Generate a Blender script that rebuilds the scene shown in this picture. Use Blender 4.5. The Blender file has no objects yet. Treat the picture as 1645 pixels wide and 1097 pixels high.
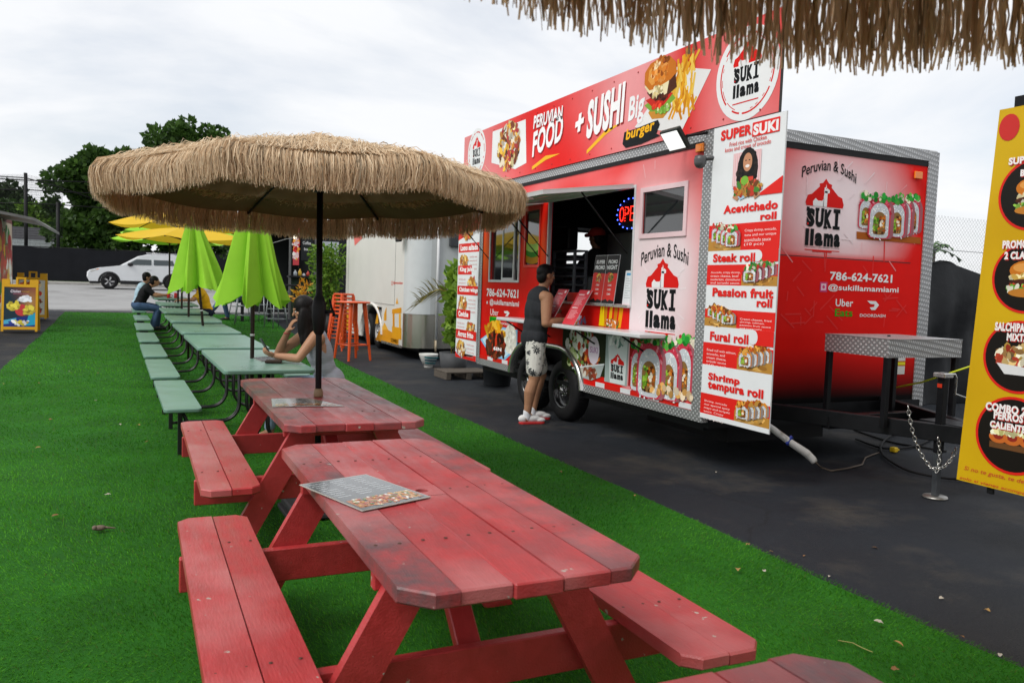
import bpy, bmesh, math, random
import numpy as np
from mathutils import Vector, Matrix, Euler
PI = math.pi
rnd = random.Random(7)
nrng = np.random.default_rng(11)
SC = bpy.context.scene
COL = SC.collection

# ---------------------------------------------------------------- camera
IMW, IMH, FPX = 1645, 1097, 1298.25
YAW, PITCH, ROLL = math.radians(25.028), math.radians(-3.891), math.radians(1.993)
CAM = Vector((0, 0, 1.5))
_f = Vector((math.sin(YAW)*math.cos(PITCH), math.cos(YAW)*math.cos(PITCH), math.sin(PITCH)))
_r = Vector((math.cos(YAW), -math.sin(YAW), 0)); _u = _r.cross(_f)
RGT = _r*math.cos(ROLL)+_u*math.sin(ROLL); UPV = -_r*math.sin(ROLL)+_u*math.cos(ROLL); FWD = _f
cam_data = bpy.data.cameras.new('camera'); cam = bpy.data.objects.new('camera', cam_data); COL.objects.link(cam)
cam.matrix_world = Matrix(((RGT.x, UPV.x, -FWD.x, CAM.x), (RGT.y, UPV.y, -FWD.y, CAM.y), (RGT.z, UPV.z, -FWD.z, CAM.z), (0, 0, 0, 1)))
cam_data.sensor_width = 36; cam_data.lens = FPX/IMW*36; cam_data.clip_start = 0.05; cam_data.clip_end = 3000
cam_data.dof.use_dof = True; cam_data.dof.focus_distance = 6.0; cam_data.dof.aperture_fstop = 5.6
SC.camera = cam

# ---------------------------------------------------------------- sky, sun, exposure
SUN_ELEV, SUN_AZ = math.radians(50), math.radians(-106)      # azimuth clockwise from +Y: the sun stands to the left
world = bpy.data.worlds.new('World'); SC.world = world; world.use_nodes = True
nt = world.node_tree; nt.nodes.clear()
wo = nt.nodes.new('ShaderNodeOutputWorld'); wb = nt.nodes.new('ShaderNodeBackground'); wb.inputs['Strength'].default_value = 0.1
sky = nt.nodes.new('ShaderNodeTexSky'); sky.sky_type = 'NISHITA'; sky.sun_disc = False
sky.sun_elevation = SUN_ELEV; sky.sun_rotation = SUN_AZ; sky.air_density = 1.0; sky.dust_density = 2.0; sky.ozone_density = 1.0
tc = nt.nodes.new('ShaderNodeTexCoord'); mp = nt.nodes.new('ShaderNodeMapping'); mp.inputs['Scale'].default_value = (1.0, 1.0, 3.2); mp.inputs['Location'].default_value = (0.62, 0.45, 0.35)
nz = nt.nodes.new('ShaderNodeTexNoise'); nz.inputs['Scale'].default_value = 1.7; nz.inputs['Detail'].default_value = 7; nz.inputs['Roughness'].default_value = 0.55; nz.inputs['Distortion'].default_value = 0.5
rp = nt.nodes.new('ShaderNodeValToRGB'); rp.color_ramp.elements[0].position = 0.34; rp.color_ramp.elements[0].color = (0.62, 0.62, 0.62, 1); rp.color_ramp.elements[1].position = 0.50; rp.color_ramp.elements[1].color = (1, 1, 1, 1)
nz2 = nt.nodes.new('ShaderNodeTexNoise'); nz2.inputs['Scale'].default_value = 2.6; nz2.inputs['Detail'].default_value = 8; nz2.inputs['Roughness'].default_value = 0.6
rp2 = nt.nodes.new('ShaderNodeValToRGB'); rp2.color_ramp.elements[0].position = 0.3; rp2.color_ramp.elements[0].color = (6.45, 6.58, 6.82, 1); rp2.color_ramp.elements[1].position = 0.62; rp2.color_ramp.elements[1].color = (6.78, 6.86, 7.0, 1)
mx = nt.nodes.new('ShaderNodeMixRGB')
L = nt.links.new
L(tc.outputs['Generated'], mp.inputs['Vector']); L(mp.outputs['Vector'], nz.inputs['Vector']); L(mp.outputs['Vector'], nz2.inputs['Vector'])
L(nz.outputs['Fac'], rp.inputs['Fac']); L(nz2.outputs['Fac'], rp2.inputs['Fac'])
L(rp.outputs['Color'], mx.inputs['Fac']); L(sky.outputs['Color'], mx.inputs['Color1']); L(rp2.outputs['Color'], mx.inputs['Color2'])
L(mx.outputs['Color'], wb.inputs['Color']); L(wb.outputs['Background'], wo.inputs['Surface'])
sun_data = bpy.data.lights.new('sun', 'SUN'); sun = bpy.data.objects.new('sun', sun_data); COL.objects.link(sun)
sun_data.energy = 1.5; sun_data.angle = math.radians(24); sun_data.color = (1.0, 0.97, 0.92)
_sd = Vector((math.sin(SUN_AZ)*math.cos(SUN_ELEV), math.cos(SUN_AZ)*math.cos(SUN_ELEV), math.sin(SUN_ELEV)))
sun.rotation_euler = _sd.to_track_quat('Z', 'Y').to_euler(); sun.location = (-20, 10, 30)
SC.view_settings.view_transform = 'Standard'; SC.view_settings.look = 'None'; SC.view_settings.gamma = 1.0; SC.view_settings.exposure = 0.55
SC.view_settings.use_curve_mapping = False

# ---------------------------------------------------------------- ground profile and photo-to-place helpers
_GY = [-50, 9, 13.2, 17.5, 21.8, 24, 30, 40, 60, 300]; _GZ = [0, 0, .03, .12, .25, .34, .52, .745, .9, 1.0]
def rise(y): return float(np.interp(y, _GY, _GZ))
def ray(x, y): return RGT*((x-IMW/2)/FPX) - UPV*((y-IMH/2)/FPX) + FWD
def at_ground(x, y, dz=0.0):
    d = ray(x, y); prev = 0.3
    for t in np.geomspace(.4, 400, 900):
        p = CAM+d*float(t)
        if p.z-dz-rise(p.y) < 0:
            lo, hi = prev, float(t)
            for _ in range(20):
                m = (lo+hi)/2; q = CAM+d*m
                if q.z-dz-rise(q.y) < 0: hi = m
                else: lo = m
            return CAM+d*hi
        prev = float(t)
    return CAM+d*400
def on_x(x, y, X): d = ray(x, y); return CAM+d*(X/d.x)
def on_y(x, y, Y): d = ray(x, y); return CAM+d*(Y/d.y)
def on_z(x, y, Z): d = ray(x, y); return CAM+d*((Z-CAM.z)/d.z)

# ---------------------------------------------------------------- materials
def lin(c):
    if isinstance(c, str): c = tuple(int(c[i:i+2], 16)/255 for i in (0, 2, 4))
    return tuple((v/12.92 if v <= .04045 else ((v+.055)/1.055)**2.4) for v in c[:3])
MATS = {}
def mat(name, col=(0.5, 0.5, 0.5), rough=0.5, metal=0.0, var=0.12, vscale=6.0, bump=0.0, bscale=80.0, coat=0.0, emit=None, estr=1.0, trans=0.0, rvar=0.0, attr=False, stretch=None, spec=None, subs=0.0, dirt=None, dscale=3.0, dthr=(.5, .7)):
    if name in MATS: return MATS[name]
    m = bpy.data.materials.new(name); m.use_nodes = True; MATS[name] = m
    n = m.node_tree.nodes; l = m.node_tree.links.new; b = n['Principled BSDF']
    c = lin(col) if (isinstance(col, str)) else tuple(col)
    b.inputs['Roughness'].default_value = rough; b.inputs['Metallic'].default_value = metal
    if coat: b.inputs['Coat Weight'].default_value = coat; b.inputs['Coat Roughness'].default_value = 0.08
    if trans: b.inputs['Transmission Weight'].default_value = trans
    b.inputs['Specular IOR Level'].default_value = spec if spec is not None else (.22 if rough >= .4 and metal < .3 else .5)
    t = n.new('ShaderNodeTexCoord'); vec = t.outputs['Object']
    if stretch:
        mpn = n.new('ShaderNodeMapping'); mpn.inputs['Scale'].default_value = stretch; l(vec, mpn.inputs['Vector']); vec = mpn.outputs['Vector']
    src = None
    if attr:
        a = n.new('ShaderNodeAttribute'); a.attribute_name = 'Col'; src = a.outputs['Color']
    if var > 0:
        nn = n.new('ShaderNodeTexNoise'); nn.inputs['Scale'].default_value = vscale; nn.inputs['Detail'].default_value = 6; nn.inputs['Roughness'].default_value = .62; l(vec, nn.inputs['Vector'])
        mr = n.new('ShaderNodeMapRange'); mr.inputs['From Min'].default_value = .25; mr.inputs['From Max'].default_value = .75; mr.inputs['To Min'].default_value = 1-var; mr.inputs['To Max'].default_value = 1+var; l(nn.outputs['Fac'], mr.inputs['Value'])
        mm = n.new('ShaderNodeMixRGB'); mm.blend_type = 'MULTIPLY'; mm.inputs['Fac'].default_value = 1
        if src is not None: l(src, mm.inputs['Color1'])
        else: mm.inputs['Color1'].default_value = (*c, 1)
        l(mr.outputs['Result'], mm.inputs['Color2']); src = mm.outputs['Color']
        if rvar:
            m2 = n.new('ShaderNodeMapRange'); m2.inputs['From Min'].default_value = .3; m2.inputs['From Max'].default_value = .7; m2.inputs['To Min'].default_value = max(0, rough-rvar); m2.inputs['To Max'].default_value = min(1, rough+rvar)
            l(nn.outputs['Fac'], m2.inputs['Value']); l(m2.outputs['Result'], b.inputs['Roughness'])
    if dirt is not None:
        dn = n.new('ShaderNodeTexNoise'); dn.inputs['Scale'].default_value = dscale; dn.inputs['Detail'].default_value = 8; dn.inputs['Roughness'].default_value = .7; l(vec, dn.inputs['Vector'])
        dr = n.new('ShaderNodeMapRange'); dr.inputs['From Min'].default_value = dthr[0]; dr.inputs['From Max'].default_value = dthr[1]; l(dn.outputs['Fac'], dr.inputs['Value'])
        dm = n.new('ShaderNodeMixRGB'); l(dr.outputs['Result'], dm.inputs['Fac']); dm.inputs['Color2'].default_value = (*(lin(dirt) if isinstance(dirt, str) else dirt), 1)
        if src is not None: l(src, dm.inputs['Color1'])
        else: dm.inputs['Color1'].default_value = (*c, 1)
        src = dm.outputs['Color']
    if src is not None: l(src, b.inputs['Base Color'])
    else: b.inputs['Base Color'].default_value = (*c, 1)
    if emit is not None:
        b.inputs['Emission Color'].default_value = (*(lin(emit) if isinstance(emit, str) else emit), 1); b.inputs['Emission Strength'].default_value = estr
    if bump > 0:
        bn = n.new('ShaderNodeTexNoise'); bn.inputs['Scale'].default_value = bscale; bn.inputs['Detail'].default_value = 5; l(vec, bn.inputs['Vector'])
        bp = n.new('ShaderNodeBump'); bp.inputs['Strength'].default_value = bump; bp.inputs['Distance'].default_value = .01; l(bn.outputs['Fac'], bp.inputs['Height']); l(bp.outputs['Normal'], b.inputs['Normal'])
    if subs:
        # thin leaves and cloth let some light through
        tr = n.new('ShaderNodeBsdfTranslucent'); ms = n.new('ShaderNodeMixShader'); ms.inputs['Fac'].default_value = subs
        if src is not None: l(src, tr.inputs['Color'])
        else: tr.inputs['Color'].default_value = (*c, 1)
        out = n['Material Output']; l(b.outputs['BSDF'], ms.inputs[1]); l(tr.outputs['BSDF'], ms.inputs[2]); l(ms.outputs['Shader'], out.inputs['Surface'])
    return m

# ---------------------------------------------------------------- objects
OFF = {}
def link(o, parent=None):
    COL.objects.link(o)
    if parent is not None: o.parent = parent
    return o
def thing(name, label, cat, loc=(0, 0, 0), rotz=0.0, group=None):
    o = bpy.data.objects.new(name, None); o.empty_display_size = .1; link(o)
    o.location = loc; o.rotation_euler = (0, 0, rotz); o['label'] = label; o['category'] = cat
    if group: o['group'] = group
    OFF[o.name] = Vector(loc); return o
def tag(o, label, cat, group=None):
    o['label'] = label; o['category'] = cat
    if group: o['group'] = group
    return o
def copy_tree(root, label=None, loc=None, rotz=None):
    def rec(o, par):
        c = o.copy(); COL.objects.link(c); c.parent = par
        for ch in o.children: rec(ch, c)
        return c
    kids = list(root.children); c = root.copy(); COL.objects.link(c)
    for ch in kids: rec(ch, c)
    if label: c['label'] = label
    if loc is not None: c.location = loc
    if rotz is not None: c.rotation_euler = (0, 0, rotz)
    return c

class MB:
    """collects shapes; build() links them as one mesh object"""
    def __init__(s): s.v = []; s.f = []; s.c = []; s.sm = []; s.mi = []; s.cur = (1, 1, 1); s.m = 0; s.smooth = False; s.usecol = False
    def col(s, c): s.cur = lin(c) if isinstance(c, str) else c; s.usecol = True; return s
    def add(s, vs, fs, smooth=None):
        b = len(s.v); s.v.extend([tuple(p) for p in vs]); s.c.extend([s.cur]*len(vs))
        for f in fs: s.f.append(tuple(b+i for i in f)); s.sm.append(s.smooth if smooth is None else smooth); s.mi.append(s.m)
        return s
    def box(s, lo, hi, M=None):
        x0, y0, z0 = lo; x1, y1, z1 = hi
        vs = [Vector(p) for p in ((x0, y0, z0), (x1, y0, z0), (x1, y1, z0), (x0, y1, z0), (x0, y0, z1), (x1, y0, z1), (x1, y1, z1), (x0, y1, z1))]
        if M is not None: vs = [M@p for p in vs]
        return s.add(vs, [(0, 3, 2, 1), (4, 5, 6, 7), (0, 1, 5, 4), (1, 2, 6, 5), (2, 3, 7, 6), (3, 0, 4, 7)], False)
    def bbox(s, lo, hi, b=.006, M=None):
        """box with chamfered edges, 44 triangles"""
        c = [(lo[i]+hi[i])/2 for i in range(3)]; h = [(hi[i]-lo[i])/2 for i in range(3)]; b = min(b, *[x*.45 for x in h])
        vs = []; ix = {}
        for sx in (-1, 1):
            for sy in (-1, 1):
                for sz in (-1, 1):
                    for ax in range(3):
                        d = [sx*(h[0]-b), sy*(h[1]-b), sz*(h[2]-b)]; d[ax] = (sx, sy, sz)[ax]*h[ax]
                        ix[(sx, sy, sz, ax)] = len(vs); vs.append(Vector((c[0]+d[0], c[1]+d[1], c[2]+d[2])))
        fs = []
        for ax in range(3):
            o1, o2 = [(1, 2), (2, 0), (0, 1)][ax]
            for sg in (-1, 1):
                q = []
                for a, bb in ((-1, -1), (1, -1), (1, 1), (-1, 1)):
                    k = [0, 0, 0]; k[ax] = sg; k[o1] = a; k[o2] = bb; q.append(ix[(*k, ax)])
                fs.append(tuple(q if sg > 0 else q[::-1]))
        for ax in range(3):
            o1, o2 = [(1, 2), (2, 0), (0, 1)][ax]
            for a in (-1, 1):
                for bb in (-1, 1):
                    k0 = [0, 0, 0]; k0[ax] = -1; k0[o1] = a; k0[o2] = bb; k1 = list(k0); k1[ax] = 1
                    q = [ix[(*k0, o1)], ix[(*k0, o2)], ix[(*k1, o2)], ix[(*k1, o1)]]
                    fs.append(tuple(q if a*bb < 0 else q[::-1]))
        for sx in (-1, 1):
            for sy in (-1, 1):
                for sz in (-1, 1):
                    q = [ix[(sx, sy, sz, 0)], ix[(sx, sy, sz, 1)], ix[(sx, sy, sz, 2)]]
                    fs.append(tuple(q if sx*sy*sz > 0 else q[::-1]))
        # flip check is not needed for rendering; normals are recalculated in build
        if M is not None: vs = [M@p for p in vs]
        return s.add(vs, fs, False)
    def prism(s, poly, h0, h1, M=None, ch=0.0):
        """polygon in local XY extruded from h0 to h1 (local Z)"""
        n = len(poly)
        if ch > 0:
            cx = sum(p[0] for p in poly)/n; cy = sum(p[1] for p in poly)/n
            def ins(p):
                dx, dy = p[0]-cx, p[1]-cy; d = math.hypot(dx, dy) or 1; return (p[0]-dx/d*ch*1.2, p[1]-dy/d*ch*1.2)
            rings = [[(*ins(p), h0) for p in poly], [(*p, h0+ch) for p in poly], [(*p, h1-ch) for p in poly], [(*ins(p), h1) for p in poly]]
        else: rings = [[(*p, h0) for p in poly], [(*p, h1) for p in poly]]
        vs = [Vector(p) for r in rings for p in r]
        fs = [tuple(range(n))[::-1], tuple((len(rings)-1)*n+i for i in range(n))]
        for k in range(len(rings)-1):
            for i in range(n):
                j = (i+1) % n; fs.append((k*n+i, k*n+j, (k+1)*n+j, (k+1)*n+i))
        if M is not None: vs = [M@p for p in vs]
        return s.add(vs, fs, False)
    def tube(s, pts, r, n=8, cap=True, smooth=True):
        pts = [Vector(p) for p in pts]; k = len(pts); rr = r if isinstance(r, (list, tuple)) else [r]*k
        vs = []; prev = None
        for i, p in enumerate(pts):
            d = (pts[min(i+1, k-1)]-pts[max(i-1, 0)])
            if d.length < 1e-9: d = Vector((0, 0, 1))
            d.normalize()
            if prev is None: a = d.orthogonal().normalized()
            else:
                a = prev-d*prev.dot(d)
                a = a.normalized() if a.length > 1e-6 else d.orthogonal().normalized()
            prev = a; b = d.cross(a)
            for j in range(n):
                t = 2*PI*j/n; vs.append(p+(a*math.cos(t)+b*math.sin(t))*rr[i])
        fs = []
        for i in range(k-1):
            for j in range(n):
                j2 = (j+1) % n; fs.append((i*n+j, i*n+j2, (i+1)*n+j2, (i+1)*n+j))
        s.add(vs, fs, smooth)
        if cap:
            b = len(s.v)-len(vs)
            for st, rev in ((0, True), ((k-1)*n, False)):
                q = [b+st+j for j in range(n)]; s.f.append(tuple(q[::-1] if rev else q)); s.sm.append(False); s.mi.append(s.m)
        return s
    def lathe(s, prof, n=24, M=None, smooth=True, arc=2*PI, a0=0.0):
        """prof = [(r, z)...] revolved round local Z"""
        vs = []; full = abs(arc-2*PI) < 1e-6; m = n if full else n+1
        for r, z in prof:
            for j in range(m):
                t = a0+arc*j/n; vs.append(Vector((r*math.cos(t), r*math.sin(t), z)))
        if M is not None: vs = [M@p for p in vs]
        fs = []
        for i in range(len(prof)-1):
            for j in range(n):
                j2 = (j+1) % m if full else j+1; fs.append((i*m+j, i*m+j2, (i+1)*m+j2, (i+1)*m+j))
        return s.add(vs, fs, smooth)
    def ellipsoid(s, c, r, M=None, nu=16, nv=10):
        prof = [(math.sin(PI*i/nv), -math.cos(PI*i/nv)) for i in range(nv+1)]
        T = Matrix.Translation(c) @ (M.to_4x4() if M is not None else Matrix.Identity(4)) @ Matrix.Diagonal((*r, 1))
        prof[0] = (.002, -1); prof[-1] = (.002, 1)
        return s.lathe(prof, nu, T)
    def capsule(s, p0, r0, p1, r1, n=12):
        p0, p1 = Vector(p0), Vector(p1); d = (p1-p0); Lg = d.length
        if Lg < 1e-6: return s.ellipsoid(p0, (r0, r0, r0))
        d.normalize(); pts = []; rr = []
        for i in range(5):
            t = PI/2*i/4; pts.append(p0-d*(r0*math.cos(t))); rr.append(max(r0*math.sin(t), .0005))
        for i in range(5):
            t = PI/2*i/4; pts.append(p1+d*(r1*math.sin(t))); rr.append(max(r1*math.cos(t), .0005))
        return s.tube(pts, rr, n)
    def quad(s, a, b, c, d): return s.add([a, b, c, d], [(0, 1, 2, 3)], False)
    def build(s, name, m=None, parent=None, label=None, local=False, recalc=True, kind=None):
        off = OFF.get(parent.name, Vector()) if (parent is not None and not local) else Vector()
        me = bpy.data.meshes.new(name)
        V = s.v if off.length == 0 else [(p[0]-off.x, p[1]-off.y, p[2]-off.z) for p in s.v]
        me.from_pydata(V, [], s.f)
        if recalc:
            bm = bmesh.new(); bm.from_mesh(me); bmesh.ops.recalc_face_normals(bm, faces=bm.faces); bm.to_mesh(me); bm.free()
        if me.polygons:
            me.polygons.foreach_set('use_smooth', s.sm)
            if any(s.mi): me.polygons.foreach_set('material_index', s.mi)
        if s.usecol:
            a = me.color_attributes.new('Col', 'FLOAT_COLOR', 'POINT')
            arr = np.ones((len(s.v), 4), np.float32); arr[:, :3] = s.c; a.data.foreach_set('color', arr.ravel())
        ms = m if isinstance(m, (list, tuple)) else [m]
        for q in ms: me.materials.append(q)
        o = bpy.data.objects.new(name, me); link(o, parent); OFF[o.name] = OFF.get(parent.name, Vector()) if parent is not None else Vector()
        if label: o['label'] = label
        if kind: o['kind'] = kind
        return o
def np_mesh(name, V, F, m, parent=None, cols=None, smooth=False, kind=None):
    """V (n,3), F (m,k) numpy arrays of equal face size"""
    me = bpy.data.meshes.new(name); n, k = F.shape
    me.vertices.add(len(V)); me.vertices.foreach_set('co', np.ascontiguousarray(V, np.float32).ravel())
    me.loops.add(n*k); me.loops.foreach_set('vertex_index', np.ascontiguousarray(F, np.int32).ravel())
    me.polygons.add(n); me.polygons.foreach_set('loop_start', np.arange(0, n*k, k, dtype=np.int32)); me.polygons.foreach_set('loop_total', np.full(n, k, np.int32))
    if smooth: me.polygons.foreach_set('use_smooth', np.ones(n, bool))
    me.update(calc_edges=True)
    if cols is not None:
        a = me.color_attributes.new('Col', 'FLOAT_COLOR', 'POINT'); arr = np.ones((len(V), 4), np.float32); arr[:, :3] = cols; a.data.foreach_set('color', arr.ravel())
    me.materials.append(m); o = bpy.data.objects.new(name, me); link(o, parent)
    OFF[o.name] = OFF.get(parent.name, Vector()) if parent is not None else Vector()
    if kind: o['kind'] = kind
    return o
def Tm(loc=(0, 0, 0), rot=(0, 0, 0)): return Matrix.Translation(loc) @ Euler(rot).to_matrix().to_4x4()
# ================================================================ ground, turf, road
def sheet(name, x0, x1, ys, dz, m, nx=1):
    b = MB()
    xs = [x0+(x1-x0)*i/nx for i in range(nx+1)]
    vs = [(x, y, rise(y)+dz) for y in ys for x in xs]; n = nx+1
    fs = [(j*n+i, j*n+i+1, (j+1)*n+i+1, (j+1)*n+i) for j in range(len(ys)-1) for i in range(nx)]
    b.add(vs, fs, True); o = b.build(name, m, recalc=False); o['kind'] = 'structure'; return o
def ylist(a, b, st): 
    k = max(1, int(round((b-a)/st))); return [a+(b-a)*i/k for i in range(k+1)]
def asphalt_mat():
    m = mat('asphalt_sealed', (0.0115, 0.0145, 0.020), rough=.70, var=.25, vscale=1.1, bump=.7, bscale=140, rvar=.12, dirt=(.060, .052, .042), dscale=.8, dthr=(.52, .74))
    n = m.node_tree.nodes; l = m.node_tree.links.new; b = n['Principled BSDF']; src = b.inputs['Base Color'].links[0].from_socket; t = n.new('ShaderNodeTexCoord')
    def mixin(src, fac, col): k = n.new('ShaderNodeMixRGB'); l(fac, k.inputs['Fac']); l(src, k.inputs['Color1']); k.inputs['Color2'].default_value = (*col, 1); return k.outputs['Color']
    def rng(v, a, c, lo=0, hi=1): k = n.new('ShaderNodeMapRange'); k.inputs['From Min'].default_value = a; k.inputs['From Max'].default_value = c; k.inputs['To Min'].default_value = lo; k.inputs['To Max'].default_value = hi; l(v, k.inputs['Value']); return k.outputs['Result']
    def noise(sc, det=3): k = n.new('ShaderNodeTexNoise'); k.inputs['Scale'].default_value = sc; k.inputs['Detail'].default_value = det; l(t.outputs['Object'], k.inputs['Vector']); return k
    src = mixin(src, rng(noise(95, 2).outputs['Fac'], .60, .74, 0, .55), (.075, .072, .068))          # pale aggregate
    src = mixin(src, rng(noise(240, 1).outputs['Fac'], .66, .76, 0, .8), (.15, .14, .13))             # grit
    wv = noise(3.0, 4); ad = n.new('ShaderNodeVectorMath'); ad.operation = 'MULTIPLY_ADD'; ad.inputs[1].default_value = (.22, .22, .22); l(wv.outputs['Color'], ad.inputs[0]); l(t.outputs['Object'], ad.inputs[2])
    vo = n.new('ShaderNodeTexVoronoi'); vo.feature = 'DISTANCE_TO_EDGE'; vo.inputs['Scale'].default_value = .42; l(ad.outputs['Vector'], vo.inputs['Vector'])
    src = mixin(src, rng(vo.outputs['Distance'], .001, .006, .45, 0), (.004, .004, .004))                # cracks
    src = mixin(src, rng(noise(.35, 5).outputs['Fac'], .54, .66, 0, .5), (.006, .0065, .008))            # oily dark patches
    l(src, b.inputs['Base Color']); return m
gyl = [-60, -20, -5, 0, 5, 9]+ylist(10, 60, 1.5)+[80, 120, 200, 400]
ground = sheet('ground', -300, 300, gyl, 0.0, asphalt_mat())
road = sheet('road', -120, 120, [26.1]+ylist(27, 46.8, 1.5), .006, mat('road_concrete', (.30, .30, .30), rough=.75, var=.16, vscale=.45, bump=.25, bscale=120, dirt=(.16, .155, .15), dscale=.6, dthr=(.5, .75)))
seam = sheet('road_edge', -120, 120, [25.55, 26.1], .004, mat('road_edge_asphalt', (.10, .10, .105), rough=.85, var=.35, vscale=2.5, bump=.5, bscale=60))
kb = MB()
for i in range(60):
    kb.bbox((-60+i*2+.006, 46.8, rise(46.8)-.05), (-58+i*2-.006, 47.0, rise(46.8)+.13), .015)
kerb = kb.build('kerb', mat('kerb_concrete', (.33, .32, .30), rough=.85, var=.2, bump=.3)); kerb['kind'] = 'structure'
pav = sheet('pavement', -120, 120, [47.0, 49.2], .12, mat('pavement_concrete', (.33, .32, .29), rough=.9, var=.18, vscale=1.2, bump=.3)); 
verge = sheet('grass_verge', -150, 150, [49.2, 60, 90, 200], .1, mat('verge_grass', (.05, .10, .025), rough=1, var=.4, vscale=2))

TX0, TX1, TY0, TY1 = -1.75, 3.31, -2.0, 25.0
tw = [(-1.78+.05*math.sin(i*1.7)+.03*math.sin(i*4.1)) for i in range(40)]
turf_m = mat('turf_backing', (.016, .11, .006), rough=.95, var=.3, vscale=2.2, bump=.6, bscale=220)
tb = MB(); tys = ylist(TY0, 9, 1)+ylist(9.7, TY1, .7)
vs = []
for i, y in enumerate(tys):
    xl = -1.75+.02*math.sin(y*2.1); xr = 3.31+.02*math.sin(y*1.7)+.012*math.sin(y*5.3+1)+max(0, y-16)*.02
    vs += [(xl, y, rise(y)+.004), (xl, y, rise(y)+.018), (xr, y, rise(y)+.018), (xr, y, rise(y)+.004)]
fs = []
for j in range(len(tys)-1):
    a = j*4; b_ = a+4
    fs += [(a, a+1, b_+1, b_), (a+1, a+2, b_+2, b_+1), (a+2, a+3, b_+3, b_+2)]
k = (len(tys)-1)*4; fs += [(0, 3, 2, 1), (k, k+1, k+2, k+3)]
tb.add(vs, fs, False); turf = tb.build('turf', turf_m); turf['kind'] = 'structure'
# the pile of the artificial turf
def blades():
    out_b = []; 
    for (y0, y1, dens, ln, wd) in ((-.3, .9, 6000, .021, .0045), (.9, 2.6, 15000, .021, .0030), (2.6, 4.5, 9500, .022, .0038), (4.5, 7.5, 5200, .023, .005), (7.5, 12, 2100, .025, .008), (12, 25, 650, .027, .015)):
        n = int((TX1-TX0+.02)*(y1-y0)*dens); x = nrng.uniform(TX0-.01, TX1+.01, n); y = nrng.uniform(y0, y1, n)
        dx, dy, dz = x-CAM.x, y-CAM.y, -CAM.z
        cx = dx*RGT.x+dy*RGT.y+dz*RGT.z; cy = dx*UPV.x+dy*UPV.y+dz*UPV.z; cz = dx*FWD.x+dy*FWD.y+dz*FWD.z
        ok = (cz > .02) & (np.abs(cx/cz)*FPX < IMW/2*1.75+60) & (-(cy/cz)*FPX < IMH/2*1.8+60)
        x, y = x[ok], y[ok]; n = len(x)
        L_ = ln*nrng.uniform(.65, 1.25, n); th = nrng.uniform(0, 2*PI, n)
        patch = np.sin(x*3.1+1.3*np.sin(y*2.2))*np.sin(y*2.7+np.sin(x*2.0))
        la = np.clip(nrng.normal(.92, .26, n)+.14*patch, .1, 1.35); ld = nrng.uniform(0, 2*PI, n)*.6+2.2+1.2*np.sin(x*1.3+y*.9)
        zz = np.interp(y, _GY, _GZ)+.017
        ox, oy = np.cos(th)*wd/2, np.sin(th)*wd/2
        hx, hy, hz = np.sin(la)*np.cos(ld)*L_, np.sin(la)*np.sin(ld)*L_, np.cos(la)*L_
        V = np.empty((n, 3, 3)); V[:, 0] = np.stack([x-ox, y-oy, zz], 1); V[:, 1] = np.stack([x+ox, y+oy, zz], 1); V[:, 2] = np.stack([x+hx, y+hy, zz+hz], 1)
        big = .5+.5*np.sin(x*.9+.7*np.sin(y*.8))*np.sin(y*.7+1)
        t = np.clip(nrng.normal(.46, .22, n)+.20*patch+.55*(big-.5), 0, 1)[:, None]
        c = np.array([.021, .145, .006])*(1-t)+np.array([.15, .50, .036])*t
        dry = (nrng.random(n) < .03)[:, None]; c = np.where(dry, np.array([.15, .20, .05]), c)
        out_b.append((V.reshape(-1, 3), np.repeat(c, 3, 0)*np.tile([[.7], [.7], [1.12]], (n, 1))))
    V = np.concatenate([b[0] for b in out_b]); C = np.concatenate([b[1] for b in out_b])
    F = np.arange(len(V)).reshape(-1, 3)
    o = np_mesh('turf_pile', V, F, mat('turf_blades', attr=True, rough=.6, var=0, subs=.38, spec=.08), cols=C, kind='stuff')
    tag(o, 'short green artificial turf pile covering the seating strip', 'grass'); return o
blades()
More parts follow.
